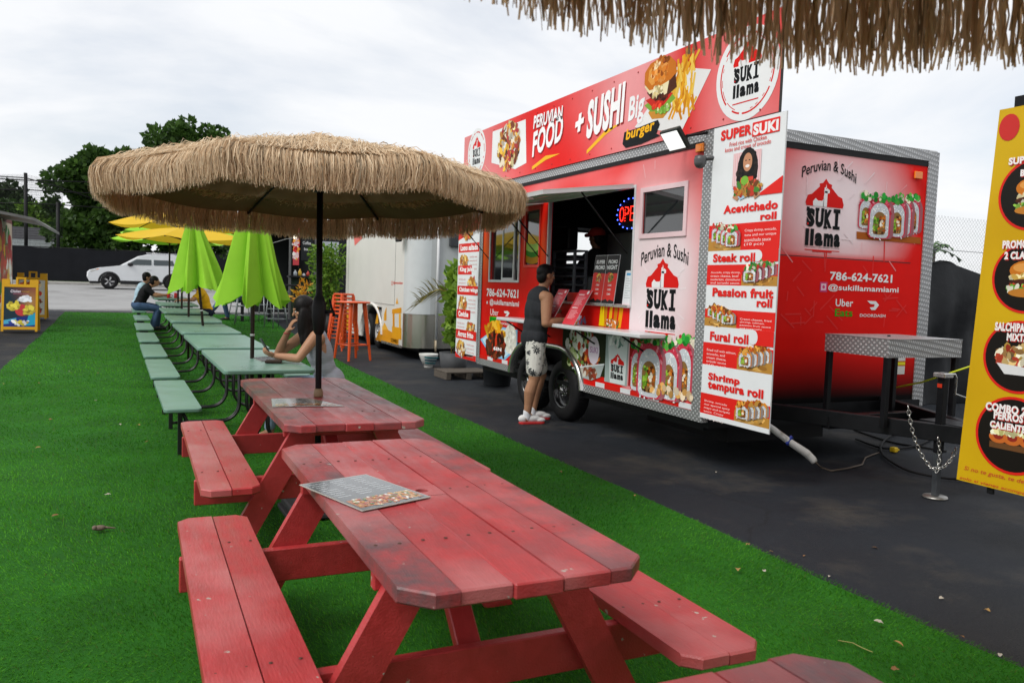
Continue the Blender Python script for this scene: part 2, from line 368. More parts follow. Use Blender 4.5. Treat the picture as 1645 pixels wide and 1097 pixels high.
# ================================================================ red picnic tables
def red_paint():
    if 'red_paint' in MATS: return MATS['red_paint']
    m = mat('red_paint', (.46, .034, .036), spec=.5, rough=.40, var=.16, vscale=5, bump=.22, bscale=38, rvar=.12, stretch=(4.0, .7, 4.0))
    n = m.node_tree.nodes; l = m.node_tree.links.new; b = n['Principled BSDF']
    src = b.inputs['Base Color'].links[0].from_socket
    t = n.new('ShaderNodeTexCoord'); a = n.new('ShaderNodeAttribute'); a.attribute_type = 'OBJECT'; a.attribute_name = 'wear'
    # grime rubbed into the outer boards: patches with their own shape
    oi = n.new('ShaderNodeObjectInfo'); va = n.new('ShaderNodeVectorMath'); va.operation = 'MULTIPLY_ADD'; va.inputs[1].default_value = (1, 1, 1)
    vm = n.new('ShaderNodeVectorMath'); vm.operation = 'SCALE'; vm.inputs[0].default_value = (7, 13, 5); l(oi.outputs['Random'], vm.inputs['Scale'])
    l(t.outputs['Object'], va.inputs[0]); l(vm.outputs['Vector'], va.inputs[2])
    n1 = n.new('ShaderNodeTexNoise'); n1.inputs['Scale'].default_value = 4.5; n1.inputs['Detail'].default_value = 9; n1.inputs['Roughness'].default_value = .68; l(va.outputs['Vector'], n1.inputs['Vector'])
    r1 = n.new('ShaderNodeMapRange'); r1.inputs['From Min'].default_value = .30; r1.inputs['From Max'].default_value = .60; l(n1.outputs['Fac'], r1.inputs['Value'])
    r1.inputs['To Max'].default_value = .92; mu = n.new('ShaderNodeMath'); mu.operation = 'MULTIPLY'; l(r1.outputs['Result'], mu.inputs[0]); l(a.outputs['Fac'], mu.inputs[1])
    mx1 = n.new('ShaderNodeMixRGB'); l(mu.outputs['Value'], mx1.inputs['Fac']); l(src, mx1.inputs['Color1']); mx1.inputs['Color2'].default_value = (.085, .060, .065, 1)
    # pinkish sky sheen painted into the colour of the top and bench boards
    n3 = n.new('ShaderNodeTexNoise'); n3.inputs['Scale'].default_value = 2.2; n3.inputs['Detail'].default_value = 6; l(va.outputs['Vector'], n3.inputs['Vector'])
    r3 = n.new('ShaderNodeMapRange'); r3.inputs['From Min'].default_value = .45; r3.inputs['From Max'].default_value = .75; r3.inputs['To Max'].default_value = .70; l(n3.outputs['Fac'], r3.inputs['Value']); a3 = n.new('ShaderNodeAttribute'); a3.attribute_type = 'OBJECT'; a3.attribute_name = 'sky_sheen'; m3 = n.new('ShaderNodeMath'); m3.operation = 'MULTIPLY'; l(r3.outputs['Result'], m3.inputs[0]); l(a3.outputs['Fac'], m3.inputs[1])
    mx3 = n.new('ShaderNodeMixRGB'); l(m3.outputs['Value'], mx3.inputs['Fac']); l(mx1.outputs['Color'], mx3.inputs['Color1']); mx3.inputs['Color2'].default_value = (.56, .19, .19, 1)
    # small paint chips down to grey wood
    n2 = n.new('ShaderNodeTexNoise'); n2.inputs['Scale'].default_value = 26; n2.inputs['Detail'].default_value = 4; l(va.outputs['Vector'], n2.inputs['Vector'])
    r2 = n.new('ShaderNodeMapRange'); r2.inputs['From Min'].default_value = .715; r2.inputs['From Max'].default_value = .73; l(n2.outputs['Fac'], r2.inputs['Value'])
    mx2 = n.new('ShaderNodeMixRGB'); l(r2.outputs['Result'], mx2.inputs['Fac']); l(mx3.outputs['Color'], mx2.inputs['Color1']); mx2.inputs['Color2'].default_value = (.42, .36, .31, 1)
    l(mx2.outputs['Color'], b.inputs['Base Color']); return m
bolt_m = mat('rusty_bolt', (.10, .05, .035), rough=.6, metal=.6)
_plank_cache = {}
def plank_mesh(key, poly, h0, h1, ch=.006):
    if key in _plank_cache: return _plank_cache[key]
    b = MB(); b.prism(poly, h0, h1, ch=ch); o = b.build('tmp', red_paint()); me = o.data; bpy.data.objects.remove(o); _plank_cache[key] = me; return me
def inst(name, me, parent, loc=(0, 0, 0), rot=(0, 0, 0), wear=None):
    o = bpy.data.objects.new(name, me); link(o, parent); o.location = loc; o.rotation_euler = rot
    if wear is not None: o['wear'] = wear; o['sky_sheen'] = 1.0
    return o
def red_table(label, cx, cy, length, w=.715, rotz=0.0, hole=True, wears=(.95, .25, .12, .2, .8), seed=1):
    r = random.Random(seed); t = thing('picnic_table', label, 'picnic table', (cx, cy, rise(cy)), rotz, 'red wooden picnic tables')
    H = .75; th = .042; n = 5; gap = .003; pw = (w-gap*(n-1))/n; hl = length/2; c = .075
    for i in range(n):
        x0 = -pw/2; x1 = pw/2; e0, e1 = r.uniform(-.006, .012), r.uniform(-.006, .012)
        poly = [(x0, -hl+e0), (x1, -hl+e0), (x1, hl+e1), (x0, hl+e1)]
        if i == 0: poly = [(x0, -hl+c), (x0+c, -hl), (x1, -hl), (x1, hl), (x0+c, hl), (x0, hl-c)]
        if i == n-1: poly = [(x0, -hl), (x1-c, -hl), (x1, -hl+c), (x1, hl-c), (x1-c, hl), (x0, hl)]
        px_ = -w/2+pw/2+i*(pw+gap); dz = r.uniform(-.0025, .0025)
        if i == 2 and hole:
            b = MB(); hr = .024; k = 16    # board with a real umbrella hole
            inner = [(hr*math.cos(2*PI*q/k+PI/4), hr*math.sin(2*PI*q/k+PI/4)) for q in range(k)]
            sq = []
            for q in range(k):
                a = 2*PI*q/k+PI/4; m_ = max(abs(math.cos(a)), abs(math.sin(a))); sq.append((x1*math.cos(a)/m_, x1*math.sin(a)/m_))
            for z, flip in ((H, False), (H-th, True)):
                b.add([(*p, z) for p in inner]+[(*p, z) for p in sq], [((q, k+q, k+(q+1) % k, (q+1) % k)) for q in range(k)])
            b.add([(*p, H) for p in inner]+[(*p, H-th) for p in inner], [(q, (q+1) % k, k+(q+1) % k, k+q) for q in range(k)])
            b.bbox((x0, -hl+e0, H-th), (x1, -x1, H), .004); b.bbox((x0, x1, H-th), (x1, hl+e1, H), .004)
            b.add([(x0, -x1, H), (x0, x1, H), (x0, x1, H-th), (x0, -x1, H-th), (x1, -x1, H), (x1, x1, H), (x1, x1, H-th), (x1, -x1, H-th)], [(0, 1, 2, 3), (4, 7, 6, 5)])
            o = b.build('tabletop_plank', red_paint(), t, local=True); o.location = (px_, 0, dz); o['wear'] = wears[i]; o['sky_sheen'] = 1.0
        else:
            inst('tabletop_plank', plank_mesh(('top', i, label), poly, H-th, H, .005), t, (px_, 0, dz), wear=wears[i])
    # benches: two boards each
    bw = .14; bh = .45
    for s in (-1, 1):
        for j in range(2):
            x0, x1 = -bw/2, bw/2; cc = .045; outer = (j == 1)
            poly = [(x0, -hl), (x1, -hl), (x1, hl), (x0, hl)]
            side = s if outer else -s
            if side < 0: poly = [(x0, -hl+cc), (x0+cc, -hl), (x1, -hl), (x1, hl), (x0+cc, hl), (x0, hl-cc)]
            else: poly = [(x0, -hl), (x1-cc, -hl), (x1, -hl+cc), (x1, hl-cc), (x1-cc, hl), (x0, hl)]
            px_ = s*(.567+j*(bw+.004))
            inst('bench_plank', plank_mesh(('bench', side, length), poly, bh-.04, bh), t, (px_, 0, r.uniform(-.002, .002)), wear=r.uniform(.1, .3))
    # A-frames
    for e in (-1, 1):
        y = e*(hl-.36)
        for s in (-1, 1):
            top = Vector((s*.20, 0, H-th)); bot = Vector((s*.60, 0, 0)); wv = .07
            b = MB(); yy0, yy1 = y-.02, y+.02
            # slanted leg: parallelogram section cut level at the top and the ground
            vs = [(top.x-wv, yy0, top.z), (top.x+wv, yy0, top.z), (bot.x+wv, yy0, 0), (bot.x-wv, yy0, 0), (top.x-wv, yy1, top.z), (top.x+wv, yy1, top.z), (bot.x+wv, yy1, 0), (bot.x-wv, yy1, 0)]
            b.add(vs, [(0, 1, 2, 3), (4, 7, 6, 5), (0, 4, 5, 1), (1, 5, 6, 2), (2, 6, 7, 3), (3, 7, 4, 0)])
            o = b.build('leg', red_paint(), t, local=True); o['wear'] = .12
            for k in (-.035, .035):
                bb = MB(); bb.lathe([(.001, -.026), (.011, -.024), (.012, -.02), (.012, 0)], 8, Matrix.Translation((s*.385+k*.6, y, .38+k*.9-.02)) @ Euler((PI/2, 0, 0)).to_matrix().to_4x4())
                bb.build('bolt', bolt_m, t, local=True)
        yb = y-e*.0425+ (e*.085 if False else 0)
        b = MB(); yb = y+.041 if e < 0 else y-.041
        b.bbox((-.79, yb-.019, bh-.04-.135), (.79, yb+.019, bh-.041), .004); o = b.build('bench_support', red_paint(), t, local=True); o['wear'] = .15
        b = MB(); b.bbox((-.33, yb-.019, H-th-.085), (.33, yb+.019, H-th-.001), .004); o = b.build('top_cleat', red_paint(), t, local=True); o['wear'] = .1
        # diagonal brace from the bench support up to the middle of the top
        b = MB(); p0 = Vector((0, yb-e*.02, bh-.12)); p1 = Vector((0, e*.16, H-th-.03)); d = (p1-p0); a = math.atan2(d.z, d.y)
        b.bbox((-.04, 0, -.02), (.04, d.length, .02), .004, Matrix.Translation(p0) @ Euler((a, 0, 0)).to_matrix().to_4x4()); o = b.build('brace', red_paint(), t, local=True); o['wear'] = .1
    sb = MB(); sb.lathe([(.001, .0016), (.005, .0014), (.0062, 0)], 8); so = sb.build('tmp', bolt_m); sme = so.data; bpy.data.objects.remove(so)
    for i in range(n):
        for yy in (-hl+.36+.041, hl-.36-.041, 0):
            for dx in (-.035, .035):
                if yy == 0 and i == 2: continue
                inst('screw', sme, t, (-w/2+pw/2+i*(pw+gap)+dx, yy+r.uniform(-.008, .008), H-.0005))
    for s in (-1, 1):
        for j in range(2):
            for e in (-1, 1):
                for dx in (-.04, .04): inst('screw', sme, t, (s*(.567+j*.144)+dx, e*(hl-.36-.041)+r.uniform(-.008, .008), bh))
    b = MB(); b.bbox((-.32, -.045, H-th-.04), (.32, -.026 if hole else .045, H-th-.001), .003); b.bbox((-.32, .026, H-th-.04), (.32, .045, H-th-.001), .003); b.build('top_batten', red_paint(), t, local=True)
    return t
red_table('red wooden picnic table with a menu and an empty umbrella hole, whole in view', .945, 2.755, 1.9, seed=3, wears=(1.0, .42, .36, .45, .85))
red_table('red wooden picnic table under the large thatched umbrella', 1.075, 5.19, 2.06, w=.76, seed=5, wears=(1.0, .7, .6, .7, .95))
red_table('nearest red picnic table, only a corner showing at the bottom edge', 0.975, .27, 1.95, seed=9, wears=(.3, .3, .35, .6, 1.0))
# ================================================================ green tables with attached benches
green_top_m = mat('green_plastic_top', (.155, .285, .225), rough=.33, var=.08, vscale=3, bump=.06, bscale=120, rvar=.08)
black_steel = mat('black_steel', (.010, .010, .011), rough=.38, var=.2)
def rrect(hx, hy, r, k=4):
    p = []
    for cx, cy, a0 in ((hx-r, hy-r, 0), (-hx+r, hy-r, PI/2), (-hx+r, -hy+r, PI), (hx-r, -hy+r, 1.5*PI)):
        for i in range(k+1): a = a0+PI/2*i/k; p.append((cx+r*math.cos(a), cy+r*math.sin(a)))
    return p
def green_table():
    t = thing('cafe_table', '', 'table', (0, 0, 0), 0, 'green cafe tables with attached benches in a long row')
    b = MB(); b.prism(rrect(.365, .965, .045), .715, .752, ch=.008); b.build('tabletop', green_top_m, t)
    for s in (-1, 1):
        b = MB(); b.prism(rrect(.14, .95, .04), .42, .452, Matrix.Translation((s*.665, 0, 0)), ch=.007); b.build('bench', green_top_m, t)
    for e in (-1, 1):
        y = e*.62
        for s in (-1, 1):
            b = MB()
            for dy in (-.035, .035):
                pts = [(s*.035, y+dy, .715), (s*.035, y+dy, .25)]
                for i in range(1, 7):
                    a = PI/2*i/6; pts.append((s*(.035+.17*(1-math.cos(a))), y+dy, .25-.17*math.sin(a)))
                pts.append((s*.60, y+dy, .08)); b.tube(pts, .0135, 8)
            b.build('frame_tube', black_steel, t)
            b = MB(); b.bbox((s*.665-.018, y-.018, 0), (s*.665+.018, y+.018, .42), .003); b.build('bench_post', black_steel, t)
            b = MB(); b.tube([(s*.60, y, .08), (s*.665, y, .075)], .0135); b.tube([(s*.53, y, .085), (s*.60, y, .28), (s*.655, y, .40)], .011); b.build('bench_brace', black_steel, t)
        b = MB(); b.bbox((-.28, y-.022, .69), (.28, y+.022, .7145), .003); b.build('top_bracket', black_steel, t)
    b = MB(); b.tube([(0, -.62, .40), (0, .62, .40)], .0135); b.build('stretcher', black_steel, t)
    return t
gt0 = green_table()
GT = []
glab = ['green table where the woman with the phone sits, nearest of its row', 'second green table from the red ones, without any pole', 'third green table, holding the leaning closed umbrella', 'fourth green table counted from the red picnic tables',
        'fifth green table counted from the red picnic tables', 'sixth green table, second from the far end of the row', 'farthest green table, where the seated couple leans on the top']
gx = [.985, .925, .875, .83, .795, .77, .72]
for i in range(7):
    y = 6.76+.99+i*2.135; z = rise(y); sl = math.atan2(rise(y+1)-rise(y-1), 2)
    o = gt0 if i == 0 else copy_tree(gt0)
    o['label'] = glab[i]; o.location = (gx[i], y, z); o.rotation_euler = (0, 0, math.radians(1.2)); GT.append((gx[i], y, z))
for o_, i in ((gt0, 0),): OFF[o_.name] = Vector((gx[0], 6.76+.99, 0))

# ================================================================ thatched umbrellas
pole_black = mat('black_powder_coat', (.006, .006, .007), rough=.5, var=.15, spec=.25)
thatch_m = mat('raffia_thatch', attr=True, rough=.75, var=0, subs=.35)
canvas_m = mat('olive_canvas', (.23, .185, .115), rough=.9, var=.15, vscale=5, bump=.15, bscale=300, subs=.22)
def ribbons(P, W, C, N=None):
    """P (n,k,3) centre lines, W (n,) widths -> flat ribbons; returns V,F,colours"""
    n, k, _ = P.shape
    d = np.diff(P, axis=1); d = np.concatenate([d, d[:, -1:]], 1)
    up = nrng.normal(size=(n, 1, 3))*(1 if N is None else .45)+(0 if N is None else N[:, None, :]); side = np.cross(d, np.broadcast_to(up, d.shape)); side /= np.linalg.norm(side, axis=2, keepdims=True)+1e-9
    w = W[:, None, None]*np.linspace(1, .55, k)[None, :, None]/2
    V = np.stack([P-side*w, P+side*w], 2).reshape(n, k*2, 3)
    F = []
    for i in range(k-1): F.append(np.stack([np.arange(n)*k*2+2*i, np.arange(n)*k*2+2*i+1, np.arange(n)*k*2+2*i+3, np.arange(n)*k*2+2*i+2], 1))
    return V.reshape(-1, 3), np.concatenate(F), np.repeat(C, k*2, 0)
def thatch_cols(n, lo=(.52, .35, .20), hi=(.95, .79, .57)):
    t = np.clip(nrng.normal(.52, .25, n), 0, 1)[:, None]; c = np.array(lo)*(1-t)+np.array(hi)*t
    dk = (nrng.random(n) < .10)[:, None]; return np.where(dk, c*.45, c)
def thatch_umbrella(label, cx, cy, zr, a0, table_z, R=1.275, wide=1.0, apex=.34, fringe=.27, pole_base=0.0, dens=1.0, crank=True):
    t = thing('thatched_umbrella', label, 'umbrella', (cx, cy, 0), 0, 'thatched umbrellas')
    C0 = Vector((cx, cy, 0)); ang = [a0+i*PI/4 for i in range(8)]
    ap = Vector((cx, cy, zr+apex)); rim = [Vector((cx+R*math.cos(a), cy+R*math.sin(a), zr)) for a in ang]
    # canvas canopy: panels sag a little between the ribs
    b = MB(); nu = 8; vs = []; fs = []
    for k in range(8):
        A, B = rim[k], rim[(k+1) % 8]; base = len(vs); nv = 6
        for i in range(nv+1):
            f = i/nv
            for j in range(nu+1):
                g = j/nu; p = ap.lerp(A.lerp(B, g), f); p.z -= .035*math.sin(PI*g)*f*(1.0) - .02*math.sin(PI*f); vs.append(p)
        for i in range(nv):
            for j in range(nu): q = base+i*(nu+1)+j; fs.append((q, q+1, q+nu+2, q+nu+1))
    b.add(vs, fs, True); b.build('canopy', canvas_m, t, recalc=False)
    for k in range(8):
        A = rim[k]; m = ap.lerp(A, .55); 
        b = MB(); pts = [ap+Vector((0, 0, -.03))]+[ap.lerp(A, f)+Vector((0, 0, -.016+.02*math.sin(PI*f))) for f in (.25, .5, .75, 1.0)]
        b.tube(pts, .0085, 6); b.tube([pts[-1]+Vector((0, 0, .01)), pts[-1]+(A-C0-Vector((0, 0, A.z))).normalized()*.03], .011, 6); rb = b.build('rib', pole_black, t)
        b = MB(); b.tube([ap.lerp(A, .5)+Vector((0, 0, -.01)), Vector((cx, cy, zr+.02))+(A-C0).normalized()*.045*Vector((1, 1, 0)).length/1.414], .006, 6); b.build('strut', pole_black, rb)
    b = MB(); b.lathe([(.021, 0), (.055, .005), (.06, .02), (.058, .06), (.03, .075), (.021, .08)], 16, Matrix.Translation((cx, cy, zr-.01))); b.build('runner_hub', pole_black, t)
    b = MB(); b.lathe([(.001, 0), (.05, 0), (.05, .02), (.02, .03), (.001, .032)], 12, Matrix.Translation((cx, cy, zr+apex-.01))); b.build('finial', pole_black, t)
    b = MB(); b.tube([(cx, cy, .01), (cx, cy, zr+apex-.02)], .0195, 14); b.build('pole', pole_black, t)
    if crank:
        b = MB(); zc = table_z+.53
        b.lathe([(.0205, -.13), (.034, -.11), (.046, -.02), (.046, .05), (.036, .10), (.022, .125), (.0205, .16)], 14, Matrix.Translation((cx, cy, zc)))
        hb = b.build('crank_housing', pole_black, t)
        b = MB(); b.tube([(cx+.03, cy-.02, zc+.02), (cx+.085, cy-.03, zc+.02), (cx+.09, cy-.03, zc-.01)], .012, 8); b.tube([(cx+.08, cy-.03, zc+.02), (cx+.06, cy-.03, zc+.10)], .007, 6); b.build('crank_handle', pole_black, hb)
        b = MB(); b.lathe([(.0205, 0), (.027, 0), (.03, .01), (.03, .03), (.024, .055), (.0205, .055)], 14, Matrix.Translation((cx, cy, table_z+.003))); b.build('collar', mat('tan_collar', (.22, .15, .09), rough=.5), t)
        b = MB(); b.prism(rrect(.22, .22, .03), 0.02, .05, Matrix.Translation((cx, cy, 0)), ch=.006); b.prism(rrect(.20, .20, .03), .05, .10, Matrix.Translation((cx, cy, 0)), ch=.01); b.lathe([(.02, .1), (.035, .1), (.032, .33), (.02, .335)], 12, Matrix.Translation((cx, cy, 0))); b.build('base_weight', mat('dark_grey_base', (.045, .045, .048), rough=.6), t)
    # fringe: raffia laid over the rim and hanging
    segL = 2*R*math.sin(PI/8); n1 = int(1400*dens*segL*8)
    k = nrng.integers(0, 8, n1); g = nrng.random(n1)
    rx = np.array([p.x for p in rim]); ry = np.array([p.y for p in rim])
    ex = rx[k]*(1-g)+rx[(k+1) % 8]*g; ey = ry[k]*(1-g)+ry[(k+1) % 8]*g
    ox, oy = ex-cx, ey-cy; d = np.hypot(ox, oy); ox /= d; oy /= d
    sag = -.035*np.sin(PI*g); clump = .5+.5*np.sin(g*60+k*3)*np.sin(g*23+k)
    Ln = fringe*(nrng.uniform(.80, 1.08, n1)-.10*(nrng.random(n1) < .15)+.05*clump); layer = nrng.uniform(0, 1, n1)
    ro = .012+.045*layer; tx, ty = -oy, ox; sl = apex/R
    jt = nrng.normal(0, .012, n1); jr = nrng.normal(0, .006, n1); sw = nrng.normal(0, .024, n1); z0 = zr+sag
    prof = [(-.20-.08*layer, sl*.20+.02+.02*layer), (-.07, sl*.07+.02+.024*layer), (.0+.2*ro, .012+.022*layer), (ro*.85, -.022+.008*layer), (ro+jr*.5, -.35*Ln), (ro*.85+jr, -.7*Ln), (ro*.7+jr*1.5, -Ln)]
    P = np.empty((n1, len(prof), 3))
    for i, (dr, dz) in enumerate(prof):
        f = i/(len(prof)-1); s_ = jt*.6+sw*f
        kk_ = nrng.normal(0, .0045*(.4+f), n1); P[:, i, 0] = ex+ox*dr+tx*(s_+kk_); P[:, i, 1] = ey+oy*dr+ty*(s_+kk_)+nrng.normal(0, .004, n1); P[:, i, 2] = z0+dz+nrng.normal(0, .003, n1)
    V1, F1, C1 = ribbons(P, nrng.uniform(.0018, .0068, n1)*wide, thatch_cols(n1), np.stack([ox, oy, np.full(n1, .35)], 1))
    V1 -= np.array([cx, cy, 0]); np_mesh('fringe', V1, F1, thatch_m, t, C1, kind='stuff')
    # thatch lying on the roof, ring over ring
    Ps = []
    for rr, cnt in ((1.0, 5200), (.80, 4000), (.58, 3000), (.36, 2200), (.16, 1300)):
        n2 = int(cnt*dens); th = nrng.uniform(0, 2*PI, n2); ca = np.abs(((th-a0+PI/8) % (PI/4))-PI/8) ; f = np.cos(PI/8)/np.cos(PI/8-np.clip(ca, 0, PI/8))
        r0 = R*f*(rr+nrng.normal(0, .05, n2))-.20; ln = nrng.uniform(.12, .24, n2); ln = np.minimum(ln, np.maximum(.04, R*f+.02-r0)); yawj = nrng.normal(0, .45, n2); lift = np.abs(nrng.normal(.018, .014, n2))
        P = np.empty((n2, 4, 3)); rad = np.stack([np.cos(th+yawj*.0), np.sin(th)], 1); tan = np.stack([-np.sin(th), np.cos(th)], 1)
        for i in range(4):
            q = i/3; r_ = np.maximum(r0, .0)+ln*q*np.cos(yawj); s_ = ln*q*np.sin(yawj)
            P[:, i, 0] = cx+rad[:, 0]*r_+tan[:, 0]*s_; P[:, i, 1] = cy+rad[:, 1]*r_+tan[:, 1]*s_
            rr_ = np.hypot(P[:, i, 0]-cx, P[:, i, 1]-cy)
            P[:, i, 2] = zr+apex*(1-rr_/(R*f*.99))+.022+lift*np.sin(PI*min(q+.25, 1))+nrng.normal(0, .004, n2)
        Ps.append(P)
    P = np.concatenate(Ps); V2, F2, C2 = ribbons(P, nrng.uniform(.0025, .007, len(P)), thatch_cols(len(P), (.54, .39, .24), (.96, .81, .60)), np.tile([[0, 0, 1.0]], (len(P), 1)))
    V2 -= np.array([cx, cy, 0]); np_mesh('thatch_top', V2, F2, thatch_m, t, C2, kind='stuff')
    return t
thatch_umbrella('large thatched umbrella standing open over the second red table', 1.06, 5.13, 2.065, math.radians(-122), .75, apex=.30, fringe=.145, dens=1.35).rotation_euler = (math.radians(-2.9), 0, 0)
thatch_umbrella('thatched umbrella overhead whose fringe hangs into the top right corner', 1.06, .27, 2.347, math.radians(10), .75, crank=True, R=1.33, fringe=.26, dens=.50, wide=1.7)

# ================================================================ fabric umbrellas along the green tables
brown_pole = mat('brown_pole', (.035, .022, .018), rough=.45, var=.15)
lime_m = mat('lime_canvas', (.30, .62, .035), rough=.7, var=.10, vscale=3, bump=.08, bscale=250, subs=.15)
yellow_m = mat('yellow_canvas', (.80, .52, .03), rough=.7, var=.06, vscale=3, subs=.3)
def closed_umbrella(label, x, y, z0, ztop, zb, Rb, lean, ph, bars=True):
    t = thing('closed_umbrella', label, 'umbrella', (x, y, z0), 0, 'closed green umbrellas')
    M = Matrix.Translation((x, y, z0)) @ Euler((0, lean, 0)).to_matrix().to_4x4()
    b = MB(); b.tube([M@Vector((0, 0, -.70)), M@Vector((0, 0, ztop+.03))], .0185, 12); b.build('pole', brown_pole, t)
    b = MB(); b.lathe([(.0187, 0), (.021, 0), (.021, .02), (.0187, .02)], 10, M @ Matrix.Translation((0, 0, .21))); b.build('pole_clip', mat('white_clip', (.6, .6, .6), rough=.4), t)
    # canopy hanging in folds: six ribs with loops of cloth between them
    nth = 192; nz_ = 26; rr = random.Random(int(ph*100)); amp = [rr.uniform(.85, 1.15) for _ in range(6)]; drp = [rr.uniform(-.02, .08) for _ in range(6)]
    vs = []; b = MB()
    for i in range(nz_+1):
        f = i/nz_
        for j in range(nth):
            th = 2*PI*j/nth; s = (th-ph)/(2*PI)*6; kk = int(math.floor(s)) % 6; u = s-math.floor(s)
            # u=0 at a rib; the cloth between two ribs folds into a flat flap lying over to one side
            R0 = .035+(Rb-.035)*(f**.9)
            tri = abs(2*u-1)                      # 1 at the ribs, 0 at the inner crease
            g = u**.75 if kk % 2 else u
            rad = R0*(.46+.60*tri**1.25*amp[kk])
            rad += R0*.42*max(0, 1-abs(u-.70)/.22)*f*(.6+.4*amp[kk])
            tw = .30*f*math.sin(PI*u)**2*(1 if kk % 3 else -.6)
            tip = max(0, 1-u*3.0)**1.3+max(0, 1-(1-u)*3.0)**1.3
            hem = (-.075*tip+.06)*f**5 - drp[kk]*1.2*f**5*max(0, 1-abs(u-.70)/.2) + .05*f**5*max(0, 1-abs(u-.42)/.2)
            z = ztop+(zb-ztop)*f+hem
            vs.append(M@Vector((rad*math.cos(th+tw), rad*math.sin(th+tw), z)))
    fs = [(i*nth+j, i*nth+(j+1) % nth, (i+1)*nth+(j+1) % nth, (i+1)*nth+j) for i in range(nz_) for j in range(nth)]
    b.add(vs, fs, True); c = b.build('canopy', lime_m, t, recalc=False)
    b = MB(); b.lathe([(.001, .06), (.03, .05), (.04, 0), (.037, -.03)], 12, M @ Matrix.Translation((0, 0, ztop))); b.build('finial', brown_pole, t)
    return t
p1 = at_ground(405, 576, .75)
closed_umbrella('closed lime green umbrella on the table of the woman with the phone', p1.x, p1.y, p1.z, 1.62, .485, .335, 0.0, 2.35)
p3 = at_ground(326, 523, .75)
closed_umbrella('leaning closed lime green umbrella farther back, left of the other closed one', p3.x, p3.y, p3.z, 1.60, .50, .40, math.radians(-5.5), 1.1)
def open_umbrella(name, label, x, y, zb, zr, R, m, a0, ap=.36):
    t = thing(name, label, 'umbrella', (x, y, zb), 0, 'open umbrellas over the far tables')
    n = 6; C0 = Vector((x, y, zr+ap)); rim = [Vector((x+R*math.cos(a0+2*PI*i/n), y+R*math.sin(a0+2*PI*i/n), zr)) for i in range(n)]
    b = MB()
    for i in range(n):
        A, B = rim[i], rim[(i+1) % n]; g = [C0]; vs = []; st = 5
        for a in range(st+1):
            for c in range(st+1):
                p = C0.lerp(A.lerp(B, c/st), a/st); p.z -= .05*math.sin(PI*c/st)*(a/st)-.03*math.sin(PI*a/st); vs.append(p)
        b.add(vs, [(a*(st+1)+c, a*(st+1)+c+1, (a+1)*(st+1)+c+1, (a+1)*(st+1)+c) for a in range(st) for c in range(st)], True)
    b.build('canopy', m, t, recalc=False)
    for i in range(n):
        b = MB(); b.tube([C0-Vector((0, 0, .03)), C0.lerp(rim[i], .5)+Vector((0, 0, .01)), rim[i]-Vector((0, 0, .012))], .009, 5); rb = b.build('rib', brown_pole, t)
        b = MB(); b.tube([C0.lerp(rim[i], .5), Vector((x, y, zr-.05))], .007, 5); b.build('strut', brown_pole, rb)
    b = MB(); b.tube([(x, y, zb), (x, y, zr+ap+.03)], .019, 10); b.build('pole', brown_pole, t)
    return t
for (px_, py_, lb, zr, R, m, a0, nm) in ((303, 508, 'open yellow umbrella over the fourth green table, lowest and nearest of the open ones', 2.10, 1.12, yellow_m, .15, 'open_umbrella'),
        (292, 495, 'open yellow umbrella over the fifth green table, highest of the far ones', 2.42, 1.28, yellow_m, .1, 'open_umbrella'),
        (286, 486, 'open lime green umbrella over the sixth green table, second from the far end', 2.36, 1.25, lime_m, .6, 'open_umbrella'),
        (272, 478, 'open lime green umbrella over the farthest green table', 2.26, 1.25, lime_m, .2, 'open_umbrella')):
    p = at_ground(px_, py_, .752); open_umbrella(nm, lb, p.x, p.y, p.z-.74, zr, R, m, a0, .20 if px_ == 303 else .36)
# ================================================================ printed artwork
print_m = mat('printed_vinyl', attr=True, rough=.4, var=.06, vscale=3, spec=.06)
board_print_m = mat('printed_board', attr=True, rough=.42, var=.04, vscale=4)
_glyph = {}
def glyphs(s, bold=0.0, shear=0.0):
    key = (s, bold, shear)
    if key in _glyph: return _glyph[key]
    cu = bpy.data.curves.new('tmp_text', 'FONT'); cu.body = s; cu.size = 1; cu.offset = bold; cu.shear = shear; cu.resolution_u = 3; cu.space_character = 1.0+bold*1.5
    ob = bpy.data.objects.new('tmp_text', cu); me = bpy.data.meshes.new_from_object(ob)
    V = [(v.co.x, v.co.y) for v in me.vertices]; F = [tuple(p.vertices) for p in me.polygons]
    bpy.data.objects.remove(ob); bpy.data.curves.remove(cu); bpy.data.meshes.remove(me)
    if not V: V = [(0, 0), (.1, 0), (0, .1)]; F = [(0, 1, 2)]
    x0 = min(p[0] for p in V); x1 = max(p[0] for p in V); y0 = min(p[1] for p in V); y1 = max(p[1] for p in V)
    _glyph[key] = (V, F, (x0, y0, x1, y1)); return _glyph[key]
